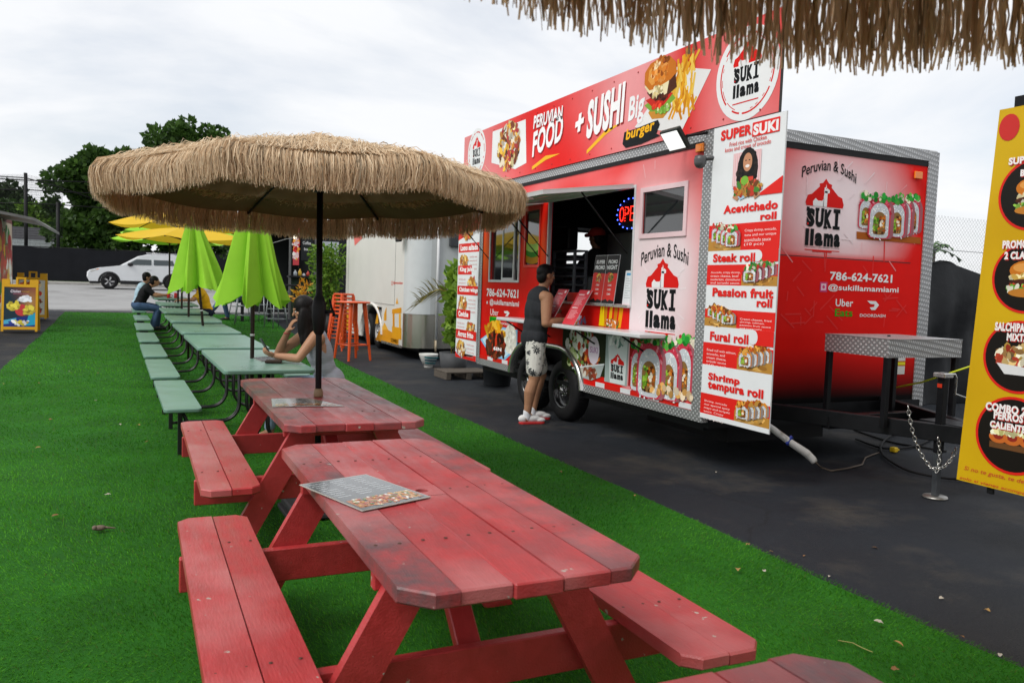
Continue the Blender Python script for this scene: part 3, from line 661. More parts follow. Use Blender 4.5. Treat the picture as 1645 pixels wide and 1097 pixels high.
class Art:
    """flat print on a panel: origin O, axes u (right) and v (up), n towards the viewer"""
    def __init__(s, O, u, v, n, lift=.002, step=.00007):
        s.O, s.u, s.v, s.n = Vector(O), Vector(u), Vector(v), Vector(n); s.lift = lift; s.step = step; s.k = 0; s.mb = MB(); s.mb.usecol = True
        s.fu = lambda p: p
    def P(s, a, b): return s.O+s.u*a+s.v*b+s.n*(s.lift+s.k*s.step)
    def nxt(s): s.k += 1; return s
    def poly(s, pts, c, cols=None):
        s.mb.col(c if c is not None else (1, 1, 1)); n0 = len(s.mb.c); s.mb.add([s.P(*s.fu(p)) for p in pts], [tuple(range(len(pts)))], False)
        if cols:
            for i, q in enumerate(cols): s.mb.c[n0+i] = lin(q) if isinstance(q, str) else q
        return s
    def rect(s, a0, b0, a1, b1, c): return s.poly([(a0, b0), (a1, b0), (a1, b1), (a0, b1)], c)
    def ell(s, a, b, ra, rb, c, rot=0.0, n=18, a0=0.0, a1=2*PI):
        p = []
        full = abs(a1-a0-2*PI) < 1e-6
        for i in range(n+(0 if full else 1)):
            t = a0+(a1-a0)*i/n; x, y = ra*math.cos(t), rb*math.sin(t); p.append((a+x*math.cos(rot)-y*math.sin(rot), b+x*math.sin(rot)+y*math.cos(rot)))
        return s.poly(p, c)
    def ring(s, a, b, r0, r1, c, n=36, gaps=0.0, sy=1.0, seed=1):
        r = random.Random(seed)
        for i in range(n):
            if r.random() < gaps: continue
            t0, t1 = 2*PI*i/n, 2*PI*(i+1)/n
            s.poly([(a+r0*math.cos(t0), b+sy*r0*math.sin(t0)), (a+r1*math.cos(t0), b+sy*r1*math.sin(t0)), (a+r1*math.cos(t1), b+sy*r1*math.sin(t1)), (a+r0*math.cos(t1), b+sy*r0*math.sin(t1))], c)
        return s
    def text(s, t, a0, b0, a1, b1, c, bold=0.0, shear=0.0, arc=0.0, slope=0.0):
        V, F, (x0, y0, x1, y1) = glyphs(t, bold, shear); s.mb.col(c)
        def T(p):
            f = (p[0]-x0)/(x1-x0); a = a0+f*(a1-a0); b = b0+(p[1]-y0)/(y1-y0)*(b1-b0)+arc*(1-(2*f-1)**2)+slope*f; return s.fu((a, b))
        s.mb.add([s.P(*T(p)) for p in V], F, False); return s
    def pile(s, a, b, ra, rb, pal, n, sz, seed=0, elong=1.8, rot=None):
        r = random.Random(seed)
        for i in range(n):
            t = r.uniform(0, 2*PI); q = math.sqrt(r.random()); x = a+ra*q*math.cos(t); y = b+rb*q*math.sin(t)
            c = lin(r.choice(pal)); k = r.uniform(.6, 1.3); c = tuple(min(1, v*k) for v in c)
            e = sz*r.uniform(.6, 1.4); s.k += .2; s.ell(x, y, e*elong*.6, e*.6, c, r.uniform(0, PI) if rot is None else rot+r.uniform(-.4, .4), n=7)
        s.k += 1; return s
    def step_small(s): s.k += .25
    def build(s, name, m, parent, label=None): return s.mb.build(name, m, parent, label=label, recalc=False)
    def grid(s, a0, b0, a1, b1, nu, nv, fn):
        vs = []; cs = []
        for j in range(nv+1):
            for i in range(nu+1):
                a = a0+(a1-a0)*i/nu; b = b0+(b1-b0)*j/nv; vs.append(s.P(*s.fu((a, b)))); c = fn(a, b); cs.append(lin(c) if isinstance(c, str) else c)
        n0 = len(s.mb.c); w = nu+1
        s.mb.add(vs, [(j*w+i, j*w+i+1, (j+1)*w+i+1, (j+1)*w+i) for j in range(nv) for i in range(nu)], True)
        for i, c in enumerate(cs): s.mb.c[n0+i] = c
        return s
RED, WHITE, INK = 'E01A14', 'EEF0F1', '17191B'
def mixc(a, b, t): a = lin(a) if isinstance(a, str) else a; b = lin(b) if isinstance(b, str) else b; t = max(0, min(1, t)); return tuple(x*(1-t)+y*t for x, y in zip(a, b))
def sushi(s, a, b, w, h, kind=0, seed=0, nori=False):
    """one roll slice standing on edge, w wide and h high, base at b"""
    r = random.Random(seed); rx, ry = w/2, h/2; cy = b+ry
    def sq(k, dx=0, dy=0, n=22, pw=.66, ky=None):
        p = []
        for i in range(n):
            t = 2*PI*i/n; x = math.copysign(abs(math.cos(t))**pw, math.cos(t)); y = math.copysign(abs(math.sin(t))**pw, math.sin(t)); wob = 1+.03*math.sin(3*t+seed); p.append((a+dx+rx*k*x*wob, cy+dy+ry*(ky or k)*y*wob))
        return p
    def dots(n, fn, pal, sz, el=1.3):
        for _ in range(n):
            x, y = fn(); c = lin(r.choice(pal)); k = r.uniform(.75, 1.15); s.k += .2; s.ell(x, y, sz*r.uniform(.6, 1.3)*el, sz*r.uniform(.6, 1.2), tuple(min(1, v*k) for v in c), r.uniform(0, PI), n=6)
    def arch(k, dy=0.0, dx=0.0, lo=-1.0):     # tall arched slice outline
        p = [(a+dx-rx*k, cy+ry*k*lo*.80+dy), (a+dx-rx*k*.8, cy+ry*k*lo*.96+dy), (a+dx, cy+ry*k*lo+dy), (a+dx+rx*k*.8, cy+ry*k*lo*.96+dy), (a+dx+rx*k, cy+ry*k*lo*.80+dy)]
        for i in range(11): t = PI*i/10; p.append((a+dx+rx*k*math.cos(t), cy+dy+ry*k*(.30+.70*math.sin(t))))
        return p
    topc = {0: 'CE3A50', 1: '6E2C36', 2: 'C8742A', 3: 'C98A3A'}[kind]; top2 = {0: ['E05A6C', 'C43048', 'EA8C98', 'B82C40', 'D8455A'], 1: ['7A3440', '5C2630', '8E4A50', '4A2026'], 2: ['D98A2B', 'C0541E', 'E7A94A', 'B84A1E'], 3: ['D9A04A', 'B8762A', 'E8BC6A', '9A5A1E']}[kind]
    s.poly(arch(1.0, dx=.16*w), '8E8480' if kind in (2, 3) else 'A06068'); s.nxt(); s.poly(arch(1.0), topc); s.nxt()
    def rim(): t = r.uniform(-.1, PI+.1); q = r.uniform(.86, 1.0); return a+rx*q*math.cos(t), cy+ry*q*(.30+.70*math.sin(t))
    dots(40, rim, top2, w*.040, 1.5)
    s.nxt(); s.poly(arch(.86, dy=-.05*h), 'C9CFD4'); s.nxt()
    def rice():
        while True:
            x, y = r.uniform(-.84, .84), r.uniform(-.95, .78)
            if (abs(x) > .5 or y > .25 or y < -.75) and (x*x+max(0, y)**2 < .68): return a+rx*x, cy+ry*y-.04*h
    dots(60, rice, ['F4F8FA', 'E2E8EC', 'C0C8CE', 'FFFFFF', 'ECEAE4'], w*.028)
    s.nxt(); s.poly(arch(.56, dy=-.12*h), '8C6A3C'); s.nxt()
    def blob(cx, cy2, qx, qy): return lambda: (cx+rx*qx*r.uniform(-1, 1), cy2+ry*qy*r.uniform(-1, 1))
    dots(22, blob(a-rx*.28, cy-.14*h, .20, .38), ['8FBF3A', 'A9CC4E', '6E9E2A', '4E7E20'], w*.055); dots(22, blob(a+rx*.20, cy-.12*h, .26, .34), ['D9822B', 'C46A1C', 'E8A04A', 'A84E18', '5A3018'], w*.055); dots(7, blob(a+rx*.16, cy-.12*h, .10, .12), ['F1E2C4', 'FBF2E0'], w*.05)
    dots(10, blob(a+rx*.0, cy-.34*h, .42, .06), ['5A3A1E', '3A2614', 'B88A4A'], w*.04)
    s.nxt()
def sushi_row(s, a0, a1, b, h, n, kind=0, seed=0, rise_=0.0, board=True, greens=True, wr=.95):
    if board: s.poly([(a0-.1*h, b-.28*h), (a1+.1*h, b-.34*h), (a1+.12*h, b+.35*h), (a0-.1*h, b+.35*h)], 'BE8A3C'); s.nxt(); s.poly([(a0-.1*h, b-.28*h), (a1+.1*h, b-.34*h), (a1+.1*h, b-.2*h), (a0-.1*h, b-.16*h)], '94662A'); s.nxt()
    order = list(range(n))[::-1] if rise_ >= 0 else list(range(n))
    for i in order:
        f = i/max(1, n-1); a = a0+(a1-a0)*(f if n > 1 else .5); k = 1-.22*f if rise_ > 0 else 1-.22*(1-f)
        dy = abs(rise_)*(f if rise_ > 0 else 1-f)
        sushi(s, a, b+dy, h*wr*k*.78, h*k, kind, seed+i)
        if greens: s.pile(a, b+dy+h*k*1.0, h*.25, h*.09, ['2E7D32', '4C9A3A', '8BC34A', 'E4E0C8', 'C0392B'], 8, h*.10, seed+i+50)
def logo(s, a, b, h, wide=None, roofc='D81F1B', text=True, small=True, inkc=INK):
    """pagoda roof with a llama cut out, SUKI over llama; a = centre, b = bottom, h = total height"""
    w = wide or h*.42; y1 = b+h
    rb = b+h*.60; rt = y1
    # roof
    prof = [(-.50, 0), (-.52, .12), (-.47, .36), (-.36, .42), (-.16, .70), (-.17, .80), (-.08, .84), (0, 1.0), (.08, .84), (.17, .80), (.16, .70), (.36, .42), (.47, .36), (.52, .12), (.50, 0)]
    R_ = [(a+x*w*1.05, rb+y*(rt-rb)) for x, y in prof]
    s.poly(R_, roofc); s.nxt()
    # llama silhouette in white: body, neck, head, ears
    H_ = rt-rb; W_ = w
    for pts in ([(-.33, 0), (-.34, .16), (-.27, .28), (-.2, .2), (-.08, .2), (-.03, .3), (-.03, .0)], [(-.05, 0), (-.04, .36), (-.02, .56), (.06, .56), (.06, 0)], [(-.04, .5), (-.03, .68), (.0, .70), (.015, .62), (.05, .66), (.12, .60), (.12, .50), (.06, .48)], [(.0, .66), (.012, .80), (.035, .66)]):
        s.poly([(a+x*W_, rb+y*H_) for x, y in pts], 'EDEBEC')
    s.nxt()
    # brush letters
    lt = b+h*.30; 
    for i, ch in enumerate('SUKI'):
        lw = w*.98/4.1; x0 = a-w*.49+i*lw*1.05; zt_ = b+h*.565
        if ch != 'I': s.text(ch, x0, lt, x0+lw*.95, zt_, inkc, bold=.075); s.nxt()
        if ch == 'U': s.rect(x0-lw*.06, zt_-h*.03, x0+lw*.40, zt_+h*.012, inkc); s.rect(x0+lw*.62, zt_-h*.03, x0+lw*1.0, zt_+h*.012, inkc)
        if ch == 'S': s.rect(x0-lw*.05, zt_-h*.045, x0+lw*.28, zt_+h*.015, inkc)
        if ch == 'K': s.rect(x0-lw*.06, lt-h*.012, x0+lw*.42, lt+h*.022, inkc)
        if ch == 'I': s.rect(x0+lw*.25, lt, x0+lw*.62, zt_, inkc); s.nxt(); s.rect(x0+lw*.0, lt-h*.012, x0+lw*.86, lt+h*.035, inkc); s.rect(x0+lw*.02, zt_-h*.04, x0+lw*.84, zt_+h*.015, inkc)
    s.nxt(); s.ell(a-w*.45, b+h*.345, w*.025, w*.025, roofc, n=8)
    for i, (ch, f0, f1, up) in enumerate((('l', 0, .10, 1), ('l', .14, .24, 1), ('a', .27, .50, 0), ('m', .53, .80, 0), ('a', .82, 1.0, 0))):
        s.text(ch, a-w*.5+f0*w, b+h*.035, a-w*.5+f1*w, b+h*(.275 if up else .225), inkc, bold=.065)
    s.nxt()
    if small: s.text('PERUVIAN - JAPANESE CUISINE', a-w*.5, b+h*.005, a+w*.5, b+h*.025, '6A6A6A'); s.rect(a-w*.5, b-h*.03, a+w*.5, b-h*.018, roofc); s.rect(a-w*.28, b-h*.05, a+w*.28, b-h*.03, roofc); s.nxt()

# ================================================================ red food trailer
XS, YF, YR, XE, ZB, ZT = 4.38, 5.50, 10.50, 7.06, .43, 2.93
SK = thing('food_trailer', 'red and white sushi and Peruvian food trailer with a big roof sign', 'food trailer', (5.7, 8.0, 0))
white_alu = mat('white_aluminium', (.62, .63, .64), rough=.3, var=.05)
bright_alu = mat('brushed_aluminium', (.62, .62, .60), rough=.28, metal=.9, var=.12, vscale=20, rvar=.1)
black_m = mat('matt_black', (.008, .008, .009), rough=.55, var=.2)
chassis_m = mat('black_chassis', (.006, .0065, .008), rough=.5, var=.3, vscale=8, rvar=.12)
rubber_m = mat('tyre_rubber', (.011, .011, .012), rough=.7, var=.25, vscale=15, bump=.2, bscale=90)
glass_dark = mat('dark_window_glass', (.012, .014, .016), rough=.03, var=0, spec=.9, coat=.6)
def diamond_mat():
    if 'diamond_plate' in MATS: return MATS['diamond_plate']
    m = mat('diamond_plate', (.66, .67, .68), rough=.36, metal=.45, var=.10, vscale=9)
    n = m.node_tree.nodes; l = m.node_tree.links.new; b = n['Principled BSDF']; t = n.new('ShaderNodeTexCoord')
    # raised lozenges in staggered rows
    sx = n.new('ShaderNodeSeparateXYZ'); l(t.outputs['Object'], sx.inputs[0])
    def mth(op, a, b_): 
        k = n.new('ShaderNodeMath'); k.operation = op
        for i_, v_ in enumerate((a, b_)):
            if v_ is None: continue
            if isinstance(v_, (int, float)): k.inputs[i_].default_value = v_
            else: l(v_, k.inputs[i_])
        return k.outputs[0]
    u_ = mth('ADD', sx.outputs['X'], sx.outputs['Y']); w_ = mth('SUBTRACT', sx.outputs['X'], sx.outputs['Y']); v_ = mth('ADD', sx.outputs['Z'], sx.outputs['X'])
    s1 = mth('SINE', mth('MULTIPLY', u_, 2*PI/.052), None); s2 = mth('SINE', mth('MULTIPLY', v_, 2*PI/.044), None); pr_ = mth('MULTIPLY', s1, s2)
    rg = n.new('ShaderNodeMapRange'); rg.inputs['From Min'].default_value = .10; rg.inputs['From Max'].default_value = .45; l(pr_, rg.inputs['Value'])
    bp = n.new('ShaderNodeBump'); bp.inputs['Strength'].default_value = 1.0; bp.inputs['Distance'].default_value = .02; l(rg.outputs['Result'], bp.inputs['Height']); l(bp.outputs['Normal'], b.inputs['Normal'])
    src = b.inputs['Base Color'].links[0].from_socket; mm = n.new('ShaderNodeMixRGB'); l(rg.outputs['Result'], mm.inputs['Fac']); l(src, mm.inputs['Color2']); mm.inputs['Color1'].default_value = (.30, .305, .31, 1); l(mm.outputs['Color'], b.inputs['Base Color'])
    return m
diam = diamond_mat()
# openings in the serving side, in Y and Z
OPEN = (6.68, 8.46, 1.36, 2.50)       # serving hatch
WIN_R = (5.88, 6.52, 2.04, 2.43)      # small fixed window near the front
WIN_L = (9.25, 10.15, 1.58, 2.44)     # sliding window
WIN_N = (8.70, 9.07, 1.77, 2.43)      # narrow window
ARCH_Y0, ARCH_Y1, ARCH_Z = 7.56, 9.34, .80
def side_wall():
    """wall panel in strips round the openings, 40 mm thick"""
    b = MB(); ys = sorted({YF, YR, OPEN[0], OPEN[1], WIN_R[0], WIN_R[1], WIN_L[0], WIN_L[1], WIN_N[0], WIN_N[1], ARCH_Y0, ARCH_Y1}); 
    for y0, y1 in zip(ys[:-1], ys[1:]):
        ym = (y0+y1)/2; holes = [(o[2], o[3]) for o in (OPEN, WIN_R, WIN_L, WIN_N) if o[0] < ym < o[1]]
        z = ZB
        if ARCH_Y0 < ym < ARCH_Y1: z = ARCH_Z
        for h0, h1 in sorted(holes): b.box((XS, y0, z), (XS+.04, y1, h0)); z = h1
        b.box((XS, y0, z), (XS+.04, y1, ZT))
    return b
SW = side_wall().build('side_wall', mat('red_vinyl_wall', lin('D8201A'), rough=.3, var=.06, coat=.2), SK)
# wall artwork: red at the rear, fading to pale pink round the front logo, red again at the corner
def wn(a, b, s=1.0): return .5+.25*math.sin(a*2.3*s+1.7*math.sin(b*1.9*s))+.25*math.sin(b*3.1*s-a*1.3*s+.6)
def wall_col(a, b):
    y = -a; d = math.hypot((y-6.35)/.95, (b-1.55)/1.15); t = 1-min(1, max(0, (d-.55)/.62))
    if y > 6.7 and b < 1.36: t = 0
    c = mixc('DA1A13', 'E9DADD', t*(.92+.1*wn(a*3, b*3)))
    if y > 8.4: c = mixc(c, 'E4691C', max(0, .75*math.exp(-((y-10.3)/.22)**2-((b-1.95)/.35)**2)+.55*math.exp(-((y-8.62)/.1)**2-((b-1.95)/.25)**2)+.5*math.exp(-((y-9.13)/.08)**2-((b-2.0)/.3)**2)))
    if b > 2.5: c = mixc(c, 'E58A8C', .5*wn(a*2.2, b*4)+.15)
    return c
A = Art((XS, 0, 0), (0, -1, 0), (0, 0, 1), (-1, 0, 0), lift=.002)
def cells(a0, b0, a1, b1, st): A.grid(a0, b0, a1, b1, max(1, int((a1-a0)/st)), max(1, int((b1-b0)/st)), wall_col)
ys = sorted({YF, YR, OPEN[0], OPEN[1], WIN_R[0], WIN_R[1], WIN_L[0], WIN_L[1], WIN_N[0], WIN_N[1], ARCH_Y0, ARCH_Y1})
for y0, y1 in zip(ys[:-1], ys[1:]):
    ym = (y0+y1)/2; z = ZB if not ARCH_Y0 < ym < ARCH_Y1 else ARCH_Z
    for h0, h1 in sorted((o[2], o[3]) for o in (OPEN, WIN_R, WIN_L, WIN_N) if o[0] < ym < o[1]): cells(-y1, z, -y0, h0, .09); z = h1
    cells(-y1, z, -y0, 2.78, .09)
A.build('wall_artwork', print_m, SW)
def S(x, y): p = on_x(x, y, XS); return (-p.y, p.z)
def art(lift=.004): return Art((XS, 0, 0), (0, -1, 0), (0, 0, 1), (-1, 0, 0), lift=lift)
# faint tone-on-tone pattern of steps and rays
q = art(.0032)
r_ = random.Random(4)
for k in range(46):
    y = r_.uniform(5.7, 6.6); z = r_.uniform(.95, 2.7)
    if WIN_R[0]-.1 < y < WIN_R[1]+.1 and WIN_R[2]-.1 < z < WIN_R[3]+.1: continue
    d = r_.uniform(.08, .25); an = math.atan2(z-1.5, 6.2-y)+r_.uniform(-.2, .2); c = mixc(wall_col(-y, z), 'FFFFFF', .12)
    p0 = (-y, z); p1 = (-y+d*math.cos(an), z+d*math.sin(an))
    if -p1[0] < 5.68 or -p1[0] > 6.64 or p1[1] > 2.74: continue
    if WIN_R[0]-.12 < -p1[0] < WIN_R[1]+.12 and WIN_R[2]-.12 < p1[1] < WIN_R[3]+.12: continue
    nx_, ny_ = -math.sin(an)*.008, math.cos(an)*.008; q.k += .4; q.poly([(p0[0]-nx_, p0[1]-ny_), (p1[0]-nx_, p1[1]-ny_), (p1[0]+nx_, p1[1]+ny_), (p0[0]+nx_, p0[1]+ny_)], c)
q.build('wall_pattern', print_m, SW)['kind'] = 'stuff'
# front logo with arched line above
q = art(); c0 = S(1063, 470); hh = S(1063, 415)[1]-S(1063, 532)[1]
logo(q, c0[0], S(1061, 532)[1], hh, wide=.47)
q.text('Peruvian & Sushi', S(1030, 430)[0], S(1030, 428)[1], S(1106, 425)[0], S(1106, 400)[1]-.02, INK, bold=.012, arc=.085)
q.build('logo', print_m, SW)
# contact lines near the rear
q = art()
q.text('786-624-7621', S(782, 476)[0], S(782, 476)[1], S(833, 476)[0], S(782, 463)[1], 'F4F4F4', bold=.03); q.build('lettering', print_m, SW); q = art(); q.text('@sukillamamiami', S(787, 491)[0], S(787, 491)[1], S(834, 491)[0], S(787, 480)[1], 'F4F4F4', bold=.02)
q.ell(S(783, 486)[0], S(783, 486)[1], .022, .022, 'E8E1E6', n=10); q.build('lettering', print_m, SW); q = art()
q.text('Uber', S(788, 507)[0], S(788, 506)[1], S(801, 507)[0], S(788, 496)[1], 'F4F4F4'); q.rect(S(787, 517)[0], S(787, 517.5)[1], S(801, 517)[0], S(787, 508)[1], '14B81E'); q.nxt(); q.text('Eats', S(788, 517)[0], S(788, 516)[1], S(800, 517)[0], S(788, 509)[1], '0B3D0D', bold=.01)
q.build('lettering', print_m, SW); q = art()
q.poly([S(810, 500), S(816, 499.5), S(819, 503), S(816, 508), S(812, 508), S(815, 504), S(811, 503)], 'F4F4F4'); q.text('DOORDASH', S(804, 521)[0], S(804, 521)[1], S(824, 521)[0], S(804, 517.5)[1], 'F4F4F4', bold=.02); q.nxt()
q.build('lettering', print_m, SW)
# food picture by the rear wheel: steak strips, fries and rice on a blue plate
q = art()
q.poly([S(772, 545), S(800, 524), S(832, 530), S(831, 560), S(812, 578), S(790, 574)], '7FC0E6'); q.nxt(); q.poly([S(775, 545), S(801, 527), S(830, 532), S(829, 558), S(811, 574), S(791, 571)], 'C9E4F2'); q.nxt()
ca = S(820, 545); q.ell(ca[0], ca[1], .20, .19, 'E7E5DA'); q.nxt(); q.pile(ca[0], ca[1], .18, .17, ['F2F0E6', 'DAD6C6', 'ECEADF'], 60, .03, 3)
ca = S(796, 535); q.pile(ca[0], ca[1], .28, .13, ['F0A818', 'E8941A', 'F6BE3A', 'C97812'], 90, .055, 4, 3.0)
ca = S(797, 555); q.pile(ca[0], ca[1], .30, .15, ['4A2417', '7A3B22', '2E1710', 'B9341C', 'D0411F', '5B3A28'], 120, .06, 5, 2.2)
q.text('6IN', S(793, 572)[0], S(793, 562)[1], S(806, 572)[0], S(793, 556)[1], 'F7F0F0', bold=.05); q.build('food_picture', print_m, SW)
# pictures under the counter: salad in a bowl, dessert cup, roll slices
q = art()
ga = S(932, 570); q.rect(S(905, 530)[0], .60, S(975, 530)[0], 1.06, '28301C'); q.nxt(); q.pile(ga[0], ga[1]+.06, .30, .26, ['E9EFE2', 'B9C98E', '6C8F3C', 'DDE6D0', '4E6A2A', 'C2452A', 'F3F3EC', '91403A'], 170, .055, 6, 1.3)
q.pile(S(950, 575)[0], S(950, 575)[1], .17, .09, ['7A3B1E', 'B65A24', 'D98A3A', '5A2A18', 'C8402A'], 110, .04, 7, 1.3)
bc = S(942, 592); q.poly([S(921, 590), S(972, 585), S(965, 606), S(950, 611), S(935, 606)], 'A9B4B2'); q.nxt(); q.pile(S(946, 598)[0], S(946, 598)[1], .17, .05, ['6B4030', 'A86A48', 'C9C3B6', '8E3A28'], 60, .035, 8); q.poly([S(920, 590), S(972, 584), S(972, 586), S(920, 592)], 'E4EAEC'); q.nxt()
q.ell(S(955, 563)[0], S(955, 563)[1], .115, .15, 'E9DDE8'); q.nxt(); q.text('SUKI', S(949, 566)[0], S(949, 566)[1], S(961, 566)[0], S(949, 556)[1], 'B06AA8', bold=.01)
q.build('food_picture', print_m, SW)
q = art(); q.rect(S(975, 540)[0]-.01, .56, S(1011, 540)[0], 1.07, '9FB0AC'); q.nxt()
q.poly([S(977, 540), S(1010, 540), S(1004, 619), S(980, 614)], 'D5DEDC'); q.nxt(); q.pile(S(992, 548)[0], S(992, 548)[1], .13, .06, ['F4F7F5', 'BFD2CC', '6F8F86', 'E8EEEA'], 50, .04, 9)
logo(q, S(992, 590)[0], S(992, 611)[1], S(992, 568)[1]-S(992, 611)[1], wide=.23, small=False); q.build('cup_picture', print_m, SW)
q = art(); q.rect(S(1012, 560)[0], .57, S(1040, 540)[0], 1.05, '9C1511'); q.nxt()
b0 = S(1060, 640)[1]; a0 = S(1024, 640)[0]; a1 = S(1112, 640)[0]
q.poly([(a0-.08, .56), (a1+.06, .56), (a1+.06, .70), (a0-.08, .74)], 'C98A3E'); q.nxt()
for i, (x, y, hgt, w_) in enumerate(((1108, 632, .46, .22), (1096, 636, .50, .26), (1022, 625, .42, .20), (1074, 640, .50, .30), (1043, 636, .53, .40))):
    p = S(x, y); sushi(q, p[0], p[1]-.02, w_, hgt, 0, 20+i)
    q.pile(p[0], p[1]+hgt*1.0, w_*.4, .04, ['2E9E3A', '1F7A2A', '66B84A', 'EADFC8', 'D8455A'], 16, .045, 30+i, 1.2)
q.pile(a0+.5, .60, .42, .035, ['E9C79A', 'D9A45C', 'F0DDBE'], 26, .05, 44, 1.2); q.build('food_picture', print_m, SW)
# panel under the hatch: red with fries
q = art(); q.rect(-8.46, 1.12, -6.68, 1.355, 'D91A13'); q.nxt()
for i, yy in enumerate((6.84, 6.93, 7.02, 7.11, 7.16, 7.2)): q.poly([(-yy-.05, 1.125), (-yy+.01, 1.125), (-yy+.05-.01*i, 1.35), (-yy-.02, 1.35)], ['E59A12', 'C97A10', 'F0B21A', 'D98D18', 'F6D413', 'F6D413'][i]); q.nxt()
q.pile(-7.0, 1.16, .12, .03, ['8E4A20', 'C8642A', 'D9883C', 'E8E0CF', '2E7D32'], 50, .03, 12); q.pile(-7.75, 1.17, .22, .04, ['E8A31C', 'D98B12', '7F7FA8', 'C8C0D8'], 40, .03, 13); q.build('panel_artwork', print_m, SW)
# reflective tape: pieces end to end
tz0, tz1 = .487, .535
yy = 5.645; i = 0
while yy < 10.45:
    L_ = .30 if i % 2 else .18; y1 = min(yy+L_, 10.45)
    if not (ARCH_Y0-.06 < yy < ARCH_Y1+.02 or ARCH_Y0-.06 < y1 < ARCH_Y1+.02):
        b = MB(); b.box((XS-.006, yy+.001, tz0), (XS-.0045, y1-.001, tz1)); b.build('reflective_tape', mat('tape_red', lin('D3150F'), rough=.3, var=.05) if i % 2 else mat('tape_white', (.72, .74, .76), rough=.3, var=.05), SK)
    yy = y1; i += 1
# shell
b = MB(); b.box((XS, YF, ZT-.04), (XE, YR, ZT+.02)); b.build('roof', white_alu, SK)
FW = MB().box((XS+.002, YF-.002, ZB+.06), (XE-.002, YF+.04, ZT-.05)).build('front_wall', mat('red_vinyl_wall'), SK)
rw0, rw1 = on_y(906, 372, YR), on_y(949, 432, YR)
RWX0, RWX1, RWZ0, RWZ1 = rw0.x, rw1.x, rw1.z, rw0.z
def holed(y0, y1, x0, x1, z0, z1):
    b = MB(); b.box((x0, y0, z0), (RWX0, y1, z1)); b.box((RWX1, y0, z0), (x1, y1, z1)); b.box((RWX0, y0, z0), (RWX1, y1, RWZ0)); b.box((RWX0, y0, RWZ1), (RWX1, y1, z1)); return b
holed(YR-.03, YR, XS+.04, XE, ZB, ZT-.042).build('rear_wall', white_alu, SK)
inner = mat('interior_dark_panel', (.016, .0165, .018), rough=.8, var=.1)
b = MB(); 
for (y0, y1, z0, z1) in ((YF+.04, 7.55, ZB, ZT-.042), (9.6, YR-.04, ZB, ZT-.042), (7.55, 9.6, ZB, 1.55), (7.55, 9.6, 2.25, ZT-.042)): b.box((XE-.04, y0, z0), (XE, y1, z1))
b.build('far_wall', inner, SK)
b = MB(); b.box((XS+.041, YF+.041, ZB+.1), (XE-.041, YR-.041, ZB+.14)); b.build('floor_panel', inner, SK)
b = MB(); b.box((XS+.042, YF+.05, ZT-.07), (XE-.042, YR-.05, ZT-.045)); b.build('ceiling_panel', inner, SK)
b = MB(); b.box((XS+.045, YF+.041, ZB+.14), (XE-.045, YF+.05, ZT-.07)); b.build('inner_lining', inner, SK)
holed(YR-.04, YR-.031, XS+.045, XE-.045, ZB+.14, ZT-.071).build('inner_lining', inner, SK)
# diamond plate trims: bottom rail, top rail, corner rails
b = MB(); b.box((XS-.012, YF+.14, ZB-.03), (XS-.002, ARCH_Y0-.03, .482)); b.build('bottom_trim', diam, SK)
b = MB(); b.box((XS-.012, ARCH_Y1+.03, ZB-.03), (XS-.002, YR-.085, .482)); b.build('bottom_trim', diam, SK)
b = MB(); b.box((XS-.012, YF+.14, 2.785), (XS+.03, YR, 2.865)); b.build('top_trim', diam, SK)
b = MB(); b.box((XS-.014, YF-.014, ZB-.03), (XS-.001, YF+.135, 2.87)); b.box((XS-.001, YF-.014, ZB-.03), (XS+.08, YF-.003, 2.87)); b.build('corner_trim', diam, SK)
b = MB(); b.box((XS-.014, YR-.08, ZB-.03), (XS-.013, YR+.014, 2.87)); b.box((XS-.013, YR+.002, ZB-.03), (XS+.08, YR+.014, 2.87)); b.build('corner_trim', diam, SK)
b = MB(); b.box((XE-.13, YF-.016, ZB+.03), (XE+.012, YF-.004, 2.935)); b.box((XE+.001, YF-.004, ZB+.03), (XE+.012, YF+.09, 2.93)); b.build('corner_trim', diam, SK)
b = MB(); b.box((XS+.08, YF-.016, 2.845), (XE-.13, YF-.005, 2.945)); b.build('top_trim', diam, SK)
b = MB(); b.box((XS+.08, YF-.010, 2.79), (XE-.13, YF-.005, 2.845)); b.build('rain_gutter', black_m, SK)
b = MB(); b.box((XS-.010, YF+.14, 2.745), (XS-.003, YR-.1, 2.783)); b.build('rain_gutter', black_m, SK)
# underbody and wheel box
b = MB(); b.box((XS+.10, YF+.1, ZB-.12), (XS+.18, YR, ZB-.001)); b.box((XE-.18, YF+.1, ZB-.12), (XE-.10, YR, ZB-.001)); b.box((XS+.18, 5.9, ZB-.09), (XE-.18, 6.0, ZB-.01)); b.box((XS+.18, 10.2, ZB-.09), (XE-.18, 10.3, ZB-.01)); b.box((XS+.08, 7.98, .28), (XE-.08, 8.06, .36)); b.box((XS+.08, 8.84, .28), (XE-.08, 8.92, .36)); b.build('chassis', chassis_m, SK)
b = MB(); b.box((XS+.02, YF+.02, ZB-.02), (XE-.02, YR-.02, ZB+.02)); b.build('underfloor', chassis_m, SK)
b = MB(); b.box((XS+.30, ARCH_Y0, .45), (XS+.32, ARCH_Y1, ARCH_Z+.02)); b.box((XS+.04, ARCH_Y0+.001, ARCH_Z+.02), (XS+.32, ARCH_Y1-.001, ARCH_Z+.03)); b.build('wheel_box', black_m, SK)
b = MB(); b.box((5.0, 5.9, .12), (6.2, 7.2, .40)); b.build('water_tank', black_m, SK)
